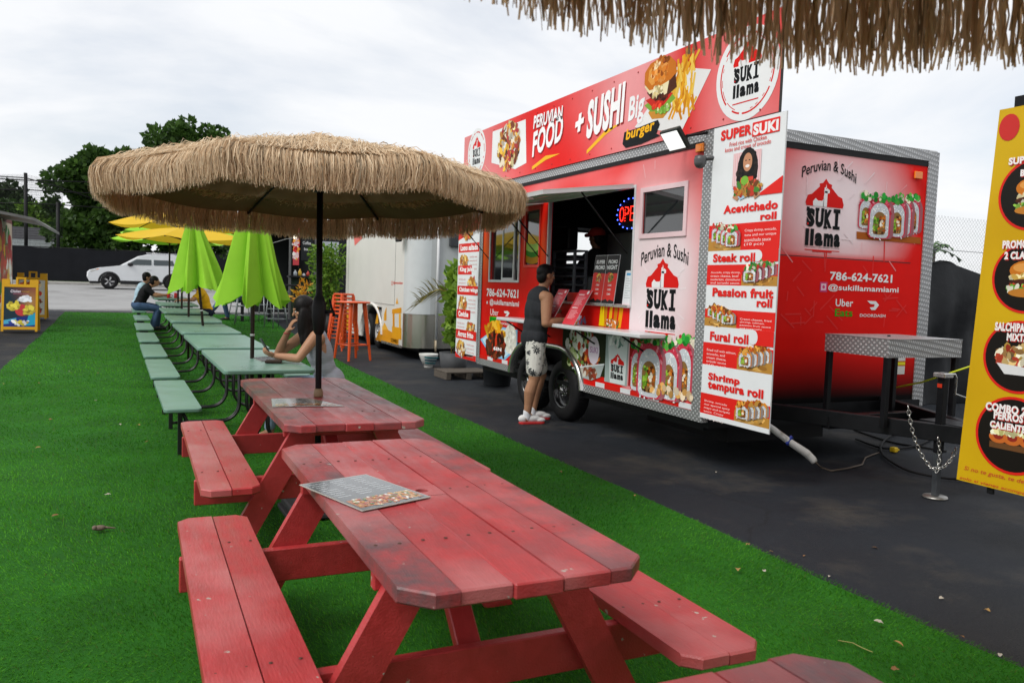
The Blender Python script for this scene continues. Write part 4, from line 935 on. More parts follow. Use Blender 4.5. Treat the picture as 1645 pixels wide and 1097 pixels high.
# fender: rounded double arch in polished metal
b = MB(); path = []
for i in range(9): a = PI-PI/2*i/8; path.append((7.56+.55+.55*math.cos(a), .40+.40*math.sin(a)))
for i in range(9): a = PI/2-PI/2*i/8; path.append((9.34-.55+.55*math.cos(a), .40+.40*math.sin(a)))
n = len(path); pr = [(XS+.10, 0), (XS-.03, .0), (XS-.045, .012), (XS-.045, .05), (XS-.032, .062), (XS-.003, .066)]
vs = []; cyf, czf = 8.45, .3
for (y, z) in path:
    d = Vector((y-cyf, (z-czf)*1.6)); d.normalize()
    for (x, o) in pr: vs.append((x, y+d.x*o, z+d.y*o))
m_ = len(pr); b.add(vs, [(i*m_+j, i*m_+j+1, (i+1)*m_+j+1, (i+1)*m_+j) for i in range(n-1) for j in range(m_-1)], True); b.build('fender', mat('polished_fender', (.66, .66, .63), rough=.22, metal=.95, var=.08), SK)
def trailer_wheel(parent, x, y, z, R=.345, w=.21, dark=True):
    M = Matrix.Translation((x, y, z)) @ Euler((0, PI/2, 0)).to_matrix().to_4x4()   # local z -> world +x ; outer face at -z
    b = MB(); pr = [(.205, -.09), (.215, -.102), (.26, -.105), (.31, -.098), (.336, -.08), (.345, -.055), (.345, .055), (.336, .08), (.31, .098), (.26, .105), (.205, .10)]
    b.lathe([(r*R/.345, zz*w/.21) for r, zz in pr], 48, M)
    for k in range(48):
        a = 2*PI*k/48; b.bbox((R-.006, -.008, -w*.26), (R+.004, .008, w*.26), .001, M @ Matrix.Rotation(a, 4, 'Z'))
    t = b.build('tyre', rubber_m, parent)
    rimm = mat('black_steel_rim', (.012, .012, .013), rough=.22, metal=.2, var=.1, coat=.7) if dark else mat('white_steel_rim', (.55, .55, .55), rough=.35, var=.1)
    b = MB(); k_ = R/.345; b.lathe([(.205*k_, -.092), (.195*k_, -.095), (.188*k_, -.07), (.18*k_, -.045), (.155*k_, -.03), (.10*k_, -.055), (.06*k_, -.062), (.05*k_, -.06), (.001, -.06)], 40, M); b.lathe([(.20*k_, -.09), (.20*k_, .09)], 40, M); rm = b.build('rim', rimm, t)
    b = MB()
    for q_ in range(12): a = 2*PI*q_/12; b.ellipsoid(M @ Vector((.138*k_*math.cos(a), .138*k_*math.sin(a), -.034)), (.006, .017, .017), nu=10, nv=6)
    b.build('rim_hole', black_m, rm)
    b = MB(); b.lathe([(.034, -.055), (.034, -.095), (.026, -.108), (.001, -.11)], 16, M)
    for q_ in range(6): a = 2*PI*q_/6; b.capsule(M @ Vector((.06*math.cos(a), .06*math.sin(a), -.06)), .009, M @ Vector((.06*math.cos(a), .06*math.sin(a), -.082)), .007, 8)
    b.build('hub', mat('chrome', (.7, .7, .7), rough=.12, metal=1, var=0), rm)
for yw in (8.02, 8.88): trailer_wheel(SK, XS+.10, yw, .345)
# roof sign
SY0, SY1, SZ0, SZ1 = 4.75, 11.19, 2.87, 3.64
sign = MB().box((XS-.03, SY0, SZ0), (XS-.005, SY1, SZ1)).build('roof_sign', mat('sign_back', (.05, .05, .05), rough=.5), SK)
def sg(lift=.002): return Art((XS-.03, 0, 0), (0, -1, 0), (0, 0, 1), (-1, 0, 0), lift=lift)
q = sg()
def sign_col(a, b):
    y = -a; t = .35+.35*math.sin(y*1.3+.5*math.sin(b*3))+.25*math.exp(-((y-6.9)/.5)**2)
    c = mixc('DE1E1A', 'E9A2A4', t); return mixc(c, 'D91812', max(0, 1-abs(y-5.9)/.5))
q.grid(-SY1, SZ0, -SY0, SZ1, 64, 8, sign_col); q.build('sign_artwork', print_m, sign)
def SG(x, y): p = on_x(x, y, XS-.03); return (-p.y, p.z)
q = sg(.004)
c1 = SG(1200, 118); q.ell(c1[0], c1[1], .365, .365, 'E8EAEB', n=40); q.nxt(); q.ring(c1[0], c1[1], .30, .315, 'D32A28', 60, .35, seed=3); q.ring(c1[0], c1[1], .285, .292, 'D32A28', 60, .5, seed=5); q.nxt(); logo(q, c1[0], c1[1]-.19, .44, wide=.30, small=False); q.rect(c1[0]-.15, c1[1]-.225, c1[0]+.15, c1[1]-.215, 'D32A28')
q.build('round_logo', print_m, sign); q = sg(.004); c2 = SG(766, 245); q.ell(c2[0], c2[1], .33, .33, 'E8EAEB', n=32); q.nxt(); q.ring(c2[0], c2[1], .27, .285, 'D32A28', 60, .35, seed=6); logo(q, c2[0], c2[1]-.18, .40, wide=.27, small=False); q.build('round_logo', print_m, sign)
q = sg(.004)
def sgtext(t, x0, y0, x1, y1, h, c='F3F4F5', shadow=True, bold=.035, shear=.12):
    a0, b0 = SG(x0, y0); a1, b1 = SG(x1, y1)
    if shadow: q.text(t, a0+.02, b0-.02, a1+.02, b0-.02+h, '8E1512', bold=bold, shear=shear, slope=(b1-b0)); q.nxt()
    q.text(t, a0, b0, a1, b0+h, c, bold=bold, shear=shear, slope=(b1-b0)); q.nxt()
for args, kw in (((('PERUVIAN', 857, 208, 904, 192, .155), {})), (('FOOD', 855, 254, 904, 225, .30), {}), (('+', 924, 216, 938, 207, .19), dict(bold=.05)), (('SUSHI', 942, 225, 1003, 196, .40), dict(bold=.045))):
    q = sg(.004); sgtext(*args, **kw); q.build('lettering', print_m, sign)
for (p, r0) in (((855, 270), (900, 247)), ((943, 244), (1004, 193))):
    q = sg(.004)
    a, b_ = SG(*p), SG(*r0); dy = .025; m1 = ((a[0]+b_[0])/2, (a[1]+b_[1])/2+.035)
    q.poly([(a[0], a[1]-dy), (m1[0], m1[1]-dy), (b_[0], b_[1]), (m1[0], m1[1]+dy), (a[0], a[1]+dy*.6)], 'F0B62A'); q.build('underline', print_m, sign)
# dish pictures on the sign
q = sg(.004)
q.poly([SG(792, 212), SG(845, 192), SG(846, 262), SG(828, 272), SG(790, 262)], 'E9EBEB'); q.nxt(); cc = SG(818, 235); q.pile(cc[0], cc[1], .33, .30, ['E0B040', 'C9853A', '8E4A30', 'D9CDB5', 'B23A3A', '5E3A26', 'EAD9A0'], 260, .05, 21, 1.8); q.build('food_picture', print_m, sign)
q = sg(.004)
q.poly([SG(1020, 205), SG(1088, 108), SG(1143, 112), SG(1094, 214)], 'E4E3E2'); q.nxt()
for i in range(70):
    rr = random.Random(i); x = 1082+rr.uniform(-4, 34); y = 100+rr.uniform(-4, 78)-(x-1085)*.25
    if x < 1090 and y < 130: continue
    p = SG(x, y); an = rr.uniform(.8, 2.1); L_ = rr.uniform(.06, .12); dx, dy = math.cos(an)*L_, math.sin(an)*L_; nx_, ny_ = -math.sin(an)*.014, math.cos(an)*.014
    q.poly([(p[0]-dx-nx_, p[1]-dy-ny_), (p[0]+dx-nx_, p[1]+dy-ny_), (p[0]+dx+nx_, p[1]+dy+ny_), (p[0]-dx+nx_, p[1]-dy+ny_)], mixc(rr.choice(['E8A21E', 'F2BC3C', 'D98B16', 'F7CE58']), '000000', rr.uniform(0, .2))); q.k += .15
q.nxt()
def bun(pts, c): q.poly([SG(*p) for p in pts], c); q.nxt()
bun([(1042, 182), (1048, 192), (1066, 190), (1080, 172), (1076, 160), (1050, 168)], 'C98A35'); bun([(1036, 170), (1046, 180), (1066, 178), (1086, 158), (1080, 150), (1050, 160)], '79A63A'); bun([(1038, 162), (1050, 174), (1068, 168), (1082, 150), (1070, 145)], 'C62B20'); bun([(1040, 150), (1048, 160), (1064, 162), (1088, 140), (1086, 118), (1060, 130)], '4E2A1A')
bun([(1036, 140), (1044, 152), (1050, 148), (1058, 160), (1072, 150), (1076, 128), (1066, 122), (1044, 134)], 'E9DDB2'); bun([(1036, 136), (1037, 118), (1046, 103), (1062, 93), (1078, 91), (1087, 100), (1088, 116), (1078, 128), (1056, 142), (1044, 146)], 'C8721F'); bun([(1042, 130), (1044, 114), (1054, 102), (1066, 100), (1070, 112), (1060, 128), (1048, 138)], 'E19A46'); bun([(1046, 124), (1049, 114), (1056, 110), (1056, 120), (1050, 128)], 'F0C68A')
for (x, y, rx_, ry_, pal, nn_, sz_) in ((1062, 112, .13, .11, ['C8721F', 'D98630', 'B8601A', 'E0954A', 'CF7A28'], 60, .035), (1056, 106, .05, .035, ['F0C890', 'F6DCB4'], 12, .022), (1072, 96, .06, .02, ['8A4412', '9A5218'], 12, .025), (1058, 148, .08, .05, ['F0E6C4', 'E4D4A0', 'D8C488'], 30, .03), (1062, 158, .10, .03, ['3A1E12', '5A3220', '6A2A1A'], 26, .025), (1058, 170, .09, .03, ['D0301E', 'E04A2A', 'B82418'], 26, .028), (1066, 176, .10, .03, ['7AB03A', '9CC85A', '5E922A', 'C8DC9A'], 34, .026)):
    c = SG(x, y); q.pile(c[0], c[1], rx_, ry_, pal, nn_, sz_, int(x+y), 1.3)
q.build('burger_picture', print_m, sign)
q = sg(.006); sgtext('Big', 1009, 208, 1035, 196, .30, c='ECECED', shadow=False, bold=.03); q.build('lettering', print_m, sign)
q = sg(.008); q.poly([SG(1001, 232), SG(1004, 213), SG(1020, 208), SG(1058, 193), (SG(1061, 200)), SG(1055, 215), SG(1062, 218), SG(1030, 232), SG(1006, 238)], '1B1D1F'); q.nxt()
sgtext('burger', 1006, 231, 1052, 214, .13, c='F3B41C', shadow=False, bold=.03); q.build('lettering', print_m, sign)
# rivets along the sign and its supports
b = MB()
for i in range(15):
    for z in (SZ0+.05, SZ1-.06):
        b.lathe([(.001, -.006), (.009, -.004), (.01, 0)], 6, Matrix.Translation((XS-.032, SY0+.2+i*.43, z)) @ Euler((0, PI/2, 0)).to_matrix().to_4x4())
b.build('rivets', mat('sign_rivet', lin('A5302E'), rough=.5), sign, kind='stuff')
for yy in (5.0, 6.6, 8.2, 9.8, 11.0):
    b = MB(); b.box((XS-.0045, yy-.02, 2.93), (XS+.03, yy+.02, 3.55)); b.tube([(XS+.02, yy, 3.45), (XS+.55, yy, 2.96)], .014, 6) if 5.6 < yy < 10.5 else None; b.build('sign_bracket', black_m, SK)
# menu boards at both corners
FB = MB().box((XS-.030, 4.66, .45), (XS-.022, 5.492, 2.862)).build('menu_board', white_alu, SK, label='white and red sushi roll menu board by the trailer front')
def bd(lift=.002): return Art((XS-.030, 0, 0), (0, -1, 0), (0, 0, 1), (-1, 0, 0), lift=lift)
def BF(x, y): p = on_x(x, y, XS-.03); return (-p.y, p.z)
q = bd(); L0, R0 = -5.490, -4.662; Wd = R0-L0
q.rect(L0, .452, R0, 2.860, 'E6E9EB'); q.nxt()
def row(zt, zb, right, name2, lines, seed, kind, two=False, ztitle=None):
    """red band between zt and zb; photo right or left; title above"""
    q.k = 2; q.rect(L0, zb, R0, zt, 'E3231C'); q.nxt()
    if right: pa0, pa1, ta0, ta1 = L0+Wd*.52, R0, L0+.05, L0+Wd*.50
    else: pa0, pa1, ta0, ta1 = L0, L0+Wd*.48, L0+Wd*.53, R0-.04
    h = (zt-zb); n = len(lines); lh = min(.062, h*.17)
    for i, t in enumerate(lines): 
        wfrac = min(1, len(t)/19); z = zt-.075-i*lh*1.0; q.text(t, ta0, z, ta0+(ta1-ta0)*wfrac, z+lh*.72, 'F4E6E4')
    q.nxt()
    q.poly([(pa0, zb), (pa1, zb), (pa1, zb+h*.45), (pa0, zb+h*.5)], 'BC8838'); q.nxt(); q.pile((pa0+pa1)/2, zb+h*.22, Wd*.13, h*.08, ['C89444', 'A87430', 'D8A95C'], 40, .03, seed+9, 3, rot=.1)
    w = (pa1-pa0)*.40; k = 4
    for i in (range(k) if not right else range(k)[::-1]):
        f = i/(k-1); a = pa0+.10+(pa1-pa0-.2)*(f if not right else f); up = .05*(1-f) if not right else .05*f
        sc = (1-.12*(1-f)) if not right else 1-.12*f
        sushi(q, a, zb+.03+up, w*sc, h*.68*sc, kind, seed+i)
        q.pile(a, zb+.03+up+h*.66*sc, w*.38, .016, (['2E7D32', '4C9A3A', 'E4E0C8', 'C0392B'] if kind < 2 else ['D98A2B', 'C0541E', 'E7A94A', '7A4A1E']), 12, .022, seed+i+70)
def zq(y): return BF(1190, y)[1]
row(zq(359), zq(402), False, '', ['Crispy shrimp, avocado,', 'tuna and our unique', 'acevichado sauce', '    (10 pcs)'], 101, 0)
row(zq(425), zq(459), True, '', ['Avocado, crispy shrimp,', 'cream cheese, beef', 'tenderloin, chimichurri', 'and teriyaki sauce.', '   (10 pcs)'], 111, 1)
row(zq(499), zq(528), False, '', ['Cream cheese, fried', 'shrimp, salmon,', 'passion fruit sauce', 'and togarashi.', '     (10 pcs)'], 121, 2)
row(zq(556), zq(594), True, '', ['Fried roll with salmon,', 'avocado, and', 'cream cheese,', 'eriyaki sauce', '     (10 pcs)'], 131, 2)
row(zq(643), zq(678), True, '', ['Shrimp, avocado', 'our special spicy', 'mayo and teriyaki', 'sauce. Crispy', 'onions on top.', '     (10 pcs)'], 141, 3)
q.k = 60
q.rect(L0+Wd*.72, zq(421), R0, zq(402), 'E3231C'); q.rect(L0+Wd*.72, zq(552), R0, zq(528), 'E3231C'); q.nxt(); q.ell(L0+Wd*.73, (zq(421)+zq(402))/2, .05, (zq(402)-zq(421))/2-.001, 'E6E9EB'); q.ell(L0+Wd*.73, (zq(552)+zq(528))/2, .05, (zq(528)-zq(552))/2-.001, 'E6E9EB')
q.poly([(R0, zq(318)), (R0, zq(292)), (R0-.28, zq(318))], 'E3231C'); q.nxt()
def bt(t, x0, x1, yb, yt, c='E3231C', bold=.05): q.text(t, BF(x0, yb)[0], BF((x0+x1)/2, yb)[1], BF(x1, yb)[0], BF((x0+x1)/2, yt)[1], c, bold=bold)
bt('SUPER', 1159, 1208, 222, 205); q.rect(BF(1209, 220)[0], BF(1230, 216)[1], BF(1253, 214)[0], BF(1230, 193)[1], 'E3231C'); q.nxt(); bt('SUKI', 1211, 1251, 214, 196, 'F2F2F2')
bt('Fried rice with Chicken', 1173, 1232, 230, 223, 'D9534F', .01); bt('katsu and crown of avocado', 1166, 1239, 238, 231, 'D9534F', .01)
bt('Acevichado', 1163, 1250, 340, 326); bt('roll', 1222, 1248, 353, 341); bt('Steak roll', 1146, 1214, 421, 407); bt('Passion fruit', 1145, 1243, 478, 463); bt('roll', 1216, 1241, 494, 480); bt('Furai roll', 1141, 1203, 550, 535, bold=.045); bt('Shrimp', 1138, 1189, 617, 602); bt('tempura roll', 1137, 1227, 636, 618)
# portrait above a bowl of rice
q.nxt(); pc = BF(1202, 268); q.rect(pc[0]-.17, pc[1]-.14, pc[0]+.15, pc[1]+.12, 'EBC9CB'); q.nxt()
for i in range(14): q.rect(pc[0]-.17+.023*i, pc[1]-.14, pc[0]-.165+.023*i, pc[1]+.12, 'E2A0A4')
q.nxt(); q.ell(pc[0], pc[1]-.02, .12, .17, '17110F'); q.nxt(); q.pile(pc[0], pc[1]-.03, .115, .15, ['1B1412', '2A1E1A', '0F0B0A'], 90, .03, 5, 1.2); q.poly([(pc[0]-.10, pc[1]-.22), (pc[0]+.10, pc[1]-.22), (pc[0]+.07, pc[1]-.08), (pc[0]-.07, pc[1]-.08)], 'D8402C'); q.nxt(); q.ell(pc[0], pc[1]+.035, .052, .072, 'C98F6C', n=20); q.nxt(); q.ell(pc[0], pc[1]+.005, .024, .012, 'F3ECE8'); q.ell(pc[0]-.02, pc[1]+.05, .009, .005, '2A1A14'); q.ell(pc[0]+.02, pc[1]+.05, .009, .005, '2A1A14'); q.poly([(pc[0]-.16, pc[1]-.23), (pc[0]-.09, pc[1]-.12), (pc[0]-.05, pc[1]-.18), (pc[0]-.1, pc[1]-.26)], 'C08A68'); q.poly([(pc[0]+.16, pc[1]-.23), (pc[0]+.09, pc[1]-.10), (pc[0]+.05, pc[1]-.18), (pc[0]+.1, pc[1]-.26)], 'C08A68'); q.nxt()
fc = BF(1201, 305); q.poly([BF(1177, 303), BF(1222, 292), BF(1226, 303), BF(1190, 322)], 'A8C6DC'); q.nxt(); q.pile(fc[0], fc[1]+.01, .15, .045, ['B5792E', '8E5520', 'D29A48', '6E3E1A', 'C23A26', '3E7A2E'], 120, .028, 6); q.ell(fc[0]-.03, fc[1]+.075, .045, .035, '7DB53A'); q.build('menu_print', board_print_m, FB)
RB = MB().box((XS-.030, 10.50, .42), (XS-.022, 11.31, 2.46)).build('menu_board', white_alu, SK, label='narrow white and red menu board by the trailer rear')
q = bd(); l0, r0 = -11.308, -10.502; q.rect(l0, .422, r0, 2.458, 'E6E9EB'); q.nxt(); q.rect(l0, .422, r0, .50, 'D8201A'); q.ell((l0+r0)/2, .51, .33, .05, 'E6E9EB'); q.nxt(); q.poly([(l0, 2.15), (l0, 2.458), (r0, 2.458), (r0, 2.3)], 'DC2019'); q.nxt()
for i, (t, y, lf) in enumerate((('Lomo saltado', 399, 1), ('King jalea', 435, 0), ('Chicken wings', 468, 1), ('Ceviche', 507, 0), ('Arroz frito', 540, 1))):
    z = BF(755, y)[1]; q.rect(l0+.02, z-.055, r0-(.0 if i % 2 == 0 else .25), z+.075, 'DC2019'); q.nxt(); q.text(t, l0+.09, z-.03, l0+.10+.055*len(t), z+.055, 'F5F5F5', bold=.05); q.nxt()
    a = l0+.24 if i % 2 == 0 else r0-.22; q.poly([(a-.19, z-.28), (a+.05, z-.34), (a+.2, z-.18), (a-.02, z-.10)], 'A9CBE2'); q.nxt(); q.pile(a, z-.20, .16, .10, ['D9A13A', 'B8742C', '8E4A22', 'E8C46A', 'C8452A', 'E9E0CC'], 90, .035, 60+i)
    ta = l0+.46 if i % 2 == 0 else l0+.06
    for k in range(4): q.text(['fresh fish, onion', 'sweet potato and', 'crispy corn with', 'house sauce'][k], ta, z-.14-.055*k, ta+.28, z-.11-.055*k, 'D98A88')
q.pile(-10.95, 2.28, .2, .10, ['D9A13A', 'B8742C', '8E4A22', 'E8C46A', 'C8452A'], 90, .045, 77); q.build('menu_print', board_print_m, RB)
# front wall artwork
def fr(lift=.002): return Art((0, YF-.002, 0), (1, 0, 0), (0, 0, 1), (0, -1, 0), lift=lift)
def FR(x, y): p = on_y(x, y, YF); return (p.x, p.z)
def front_col(a, b):
    d = math.hypot((a-5.85)/.95, (b-2.3)/.75); t = 1-min(1, max(0, (d-.35)/.75)); c = mixc('E21812', 'F2E2E6', t*.98)
    if b < 1.86: c = mixc('E01711', 'E21812', .5)
    return mixc(c, '0A0909', max(0, min(1, (1.02-b)/.42)))
q = fr(); q.grid(XS+.08, ZB+.07, XE-.13, 2.79, 40, 34, front_col); q.build('front_artwork', print_m, FW)
q = fr(.004); rr = random.Random(8)
for k in range(70):
    a = rr.uniform(4.6, 6.8); b_ = rr.uniform(1.2, 2.65); an = rr.choice([0, PI/2, .7, -.7])+rr.uniform(-.1, .1); d = rr.uniform(.08, .22); dx, dy = math.cos(an)*d, math.sin(an)*d; nx_, ny_ = -math.sin(an)*.006, math.cos(an)*.006
    q.poly([(a-nx_, b_-ny_), (a+dx-nx_, b_+dy-ny_), (a+dx+nx_, b_+dy+ny_), (a+nx_, b_+ny_)], mixc(front_col(a, b_), 'FFFFFF', .03)); q.k += .4
q.build('wall_pattern', print_m, FW)['kind'] = 'stuff'
q = fr(.006); zb_ = FR(1322, 400)[1]; logo(q, FR(1323, 345)[0], zb_, FR(1323, 287)[1]-zb_, wide=FR(1353, 345)[0]-FR(1297, 345)[0])
q.text('Peruvian & Sushi', FR(1287, 285)[0], FR(1287, 286)[1], FR(1374, 296)[0], FR(1287, 268)[1], INK, bold=.012, arc=.09); q.build('logo', print_m, FW)
q = fr(.006)
q.poly([FR(1375, 372), FR(1478, 382), FR(1478, 392), FR(1375, 384)], 'A85A1E'); q.nxt(); 
for i, (x, y, h_, w_) in enumerate(((1462, 375, .34, .22), (1447, 379, .36, .24), (1387, 368, .30, .18), (1436, 382, .36, .24), (1408, 384, .38, .29))):
    p = FR(x, y); sushi(q, p[0], p[1], w_, h_, 0, 220+i); q.pile(p[0], p[1]+h_, w_*.4, .03, ['2E9E3A', '1F7A2A', '66B84A', 'EADFC8'], 14, .035, 230+i, 1.2)
q.build('food_picture', print_m, FW)
q = fr(.006)
q.text('786-624-7621', FR(1332, 450)[0], FR(1332, 450)[1], FR(1432, 453)[0], FR(1332, 436)[1], 'EDEDED', bold=.03); q.build('lettering', print_m, FW); q = fr(.006); q.text('@sukillamamiami', FR(1329, 468)[0], FR(1329, 468)[1], FR(1442, 473)[0], FR(1329, 456)[1], 'EDEDED', bold=.02)
ic = FR(1322, 461); q.rect(ic[0]-.045, ic[1]-.045, ic[0]+.045, ic[1]+.045, 'D04A7A'); q.nxt(); q.rect(ic[0]-.03, ic[1]-.03, ic[0]+.03, ic[1]+.03, 'EAC8D8'); q.nxt(); q.ell(ic[0], ic[1], .016, .016, 'D04A7A'); q.build('lettering', print_m, FW); q = fr(.006)
q.text('Uber', FR(1341, 492)[0], FR(1341, 492)[1], FR(1369, 493)[0], FR(1341, 480)[1], 'EDEDED', bold=.015); q.text('Eats', FR(1340, 508)[0], FR(1340, 508)[1], FR(1368, 509)[0], FR(1340, 496)[1], '0FA11B', bold=.015)
q.build('lettering', print_m, FW); q = fr(.006)
q.poly([FR(1392, 483), FR(1406, 484), FR(1411, 490), FR(1405, 498), FR(1399, 498), FR(1396, 494), FR(1403, 493), FR(1404, 489), FR(1397, 488)], 'EDEDED'); q.text('DOORDASH', FR(1380, 509)[0], FR(1380, 509)[1], FR(1421, 511)[0], FR(1380, 504)[1], 'E2E2E2', bold=.02); q.build('lettering', print_m, FW)
b = MB(); b.box((4.60, YF-.006, 1.855), (6.78, YF-.0045, 1.862)); b.build('panel_seam', mat('seam_dark', (.05, .02, .02), rough=.5), FW)
q = fr(.004); q.rect(6.55, .78, 6.80, .86, 'C9C9C4'); q.rect(6.55, .87, 6.80, .90, 'D8D030'); q.rect(6.58, .91, 6.80, 1.0, 'CFCFCB'); q.rect(6.5, .92, 6.56, .99, 'B9BDC0'); q.build('warning_label', print_m, FW)
# ---------------------------------------------------------------- hatch, windows, counter
def frame_rect(b, x0, x1, y0, y1, z0, z1, w):
    b.box((x0, y0, z0), (x1, y0+w, z1)); b.box((x0, y1-w, z0), (x1, y1, z1)); b.box((x0, y0+w, z0), (x1, y1-w, z0+w)); b.box((x0, y0+w, z1-w), (x1, y1-w, z1)); return b
pink_frame = mat('pale_window_frame', lin('E3C4C8'), rough=.35, var=.05)
wf = frame_rect(MB(), XS-.016, XS-.005, WIN_R[0]-.045, WIN_R[1]+.045, WIN_R[2]-.045, WIN_R[3]+.045, .045).build('window', pink_frame, SK)
b = MB(); b.box((XS+.004, WIN_R[0], WIN_R[2]), (XS+.012, WIN_R[1], WIN_R[3])); b.build('pane', glass_dark, wf)
wf = frame_rect(MB(), XS-.018, XS-.005, WIN_L[0]-.03, WIN_L[1]+.03, WIN_L[2]-.03, WIN_L[3]+.03, .03).build('window', white_alu, SK, label='white framed sliding window')
sash = frame_rect(MB(), XS+.004, XS+.022, 9.42, 9.80, WIN_L[2], WIN_L[3], .03).build('sash', white_alu, wf)
b = MB(); b.box((XS+.010, 9.45, WIN_L[2]+.03), (XS+.015, 9.77, WIN_L[3]-.03)); b.build('pane', glass_dark, sash)
b = MB(); b.box((XS+.025, WIN_L[0], WIN_L[2]), (XS+.030, 9.42, WIN_L[3])); b.build('pane', glass_dark, wf)
b = MB(); b.box((XS+.025, 9.80, WIN_L[2]), (XS+.030, WIN_L[1], WIN_L[3])); b.build('pane', glass_dark, wf)
wf = frame_rect(MB(), XS-.014, XS-.005, WIN_N[0]-.03, WIN_N[1]+.03, WIN_N[2]-.03, WIN_N[3]+.03, .03).build('window', mat('red_window_frame', lin('DC201A'), rough=.35, var=.05), SK)
b = MB(); b.box((XS+.006, WIN_N[0], WIN_N[2]), (XS+.012, WIN_N[1], WIN_N[3])); b.build('pane', glass_dark, wf)
q = art(.0); q.O = Vector((XS+.005, 0, 0)); yb0, yb1 = -WIN_N[1], -WIN_N[0]
def wave(z0, z1, c): 
    n = 10; top = [(yb0+(yb1-yb0)*i/n, z1-.03*math.sin(PI*i/n)) for i in range(n+1)]; bot = [(yb0+(yb1-yb0)*i/n, z0-.03*math.sin(PI*i/n)) for i in range(n+1)]; q.poly(bot+top[::-1], c); q.nxt()
wave(1.95, 2.05, '9BC25A'); wave(1.885, 1.955, '2C7A1E'); wave(1.81, 1.89, 'A8780F'); q.build('window_sticker', print_m, wf)
# serving hatch held up by struts
for k, (y0, y1) in enumerate(((6.70, 8.50), (8.62, 10.25))):
    hz = 2.52; ox, oz = XS-.98, 2.385; d = Vector((ox-XS, 0, oz-hz)); Ld = d.length; d.normalize(); nrm = Vector((-d.z, 0, d.x)).normalized()
    if nrm.z < 0: nrm = -nrm
    def slab(b, u0, u1, v0, v1, t0, t1):
        vs = []
        for t_ in (t0, t1):
            for u_, v_ in ((u0, v0), (u1, v0), (u1, v1), (u0, v1)): p = Vector((XS-.012, v_, hz))+d*u_+nrm*t_; vs.append(p)
        b.add(vs, [(0, 1, 2, 3), (4, 5, 6, 7), (0, 1, 5, 4), (1, 2, 6, 5), (2, 3, 7, 6), (3, 0, 4, 7)])
    b = MB(); slab(b, 0, Ld, y0, y1, 0, .012); hd = b.build('hatch_door', mat('hatch_white', (.55, .56, .54), rough=.35, var=.08), SK)
    for (u0, u1, v0, v1) in ((0.0, Ld, y0, y0+.035), (0, Ld, y1-.035, y1), (Ld-.035, Ld, y0+.036, y1-.036), (.0, .035, y0+.036, y1-.036)):
        b = MB(); slab(b, u0, u1, v0, v1, -.03, -.0005); b.build('hatch_frame', white_alu, hd)
    b = MB(); slab(b, .3, .34, y0+.036, y1-.036, -.02, -.0005); slab(b, .62, .66, y0+.036, y1-.036, -.02, -.0005); b.build('hatch_rib', white_alu, hd)
    b = MB()
    for yy in (y0+.45, y1-.45): slab(b, Ld-.12, Ld-.05, yy-.02, yy+.02, -.05, -.03)
    b.build('latch', bright_alu, hd)
    for yy in (y0+.06, y1-.06):
        top = Vector((XS-.012, yy, hz))+d*.55-nrm*.03; b = MB(); bot = Vector((XS-.01, yy+(0.0), 1.86)); b.tube([top, top.lerp(bot, .55)], .009, 8); b.tube([top.lerp(bot, .55), bot], .006, 8); b.build('gas_strut', black_m, hd)
b = frame_rect(MB(), XS-.010, XS+.03, OPEN[0]-.025, OPEN[1]+.025, OPEN[2]-.03, OPEN[3]+.02, .026); b.build('hatch_surround', white_alu, SK)
b = MB(); b.bbox((XS-.05, OPEN[0]-.02, OPEN[2]-.03), (XS+.28, OPEN[1]+.02, OPEN[2]-.004), .004); b.build('sill_shelf', bright_alu, SK)
b = MB(); b.bbox((4.075, 6.05, 1.075), (XS-.013, 9.22, 1.115), .008); sh = b.build('counter_shelf', white_alu, SK)
for yy in (6.4, 7.3, 8.3, 9.0): b = MB(); b.tube([(XS-.015, yy, .93), (4.12, yy, 1.07)], .009, 6); b.build('shelf_bracket', black_m, sh)
# lights, camera
b = MB(); p = on_x(1125, 238, XS-.02); b.bbox((XS-.035, p.y-.05, p.z-.035), (XS-.014, p.y+.05, p.z+.035), .012); b.build('marker_light', mat('amber_lens', (.85, .22, .01), rough=.2, var=.05, coat=.5), SK)
p = on_y(1474, 282, YF-.02); b = MB(); b.bbox((p.x-.05, YF-.04, p.z-.035), (p.x+.05, YF-.018, p.z+.035), .012); b.build('marker_light', mat('amber_lens'), SK)
p = on_x(1081, 224, XS-.26); fl = MB(); Mf = Matrix.Translation((XS-.24, p.y, p.z)) @ Euler((0, math.radians(-38), 0)).to_matrix().to_4x4()
fl.bbox((-.02, -.13, -.10), (.025, .13, .10), .008, Mf); fo = fl.build('flood_light', mat('lamp_housing', (.02, .025, .022), rough=.4), SK)
b = MB(); b.bbox((-.0235, -.112, -.082), (-.0205, .112, .082), .001, Mf); b.build('lamp_glass', mat('lamp_glass', (.85, .87, .85), rough=.15, var=0, emit=(1, 1, 1), estr=.55), fo)
b = MB(); b.tube([Mf@Vector((.02, -.14, 0)), Vector((XS-.05, p.y-.14, p.z+.05)), Vector((XS-.01, p.y-.14, p.z+.06))], .012, 6); b.bbox((.02, -.07, -.06), (.05, .07, .06), .01, Mf); b.tube([Mf@Vector((.02, .14, 0)), Vector((XS-.01, p.y+.14, p.z+.06))], .012, 6); b.build('lamp_bracket', black_m, fo)
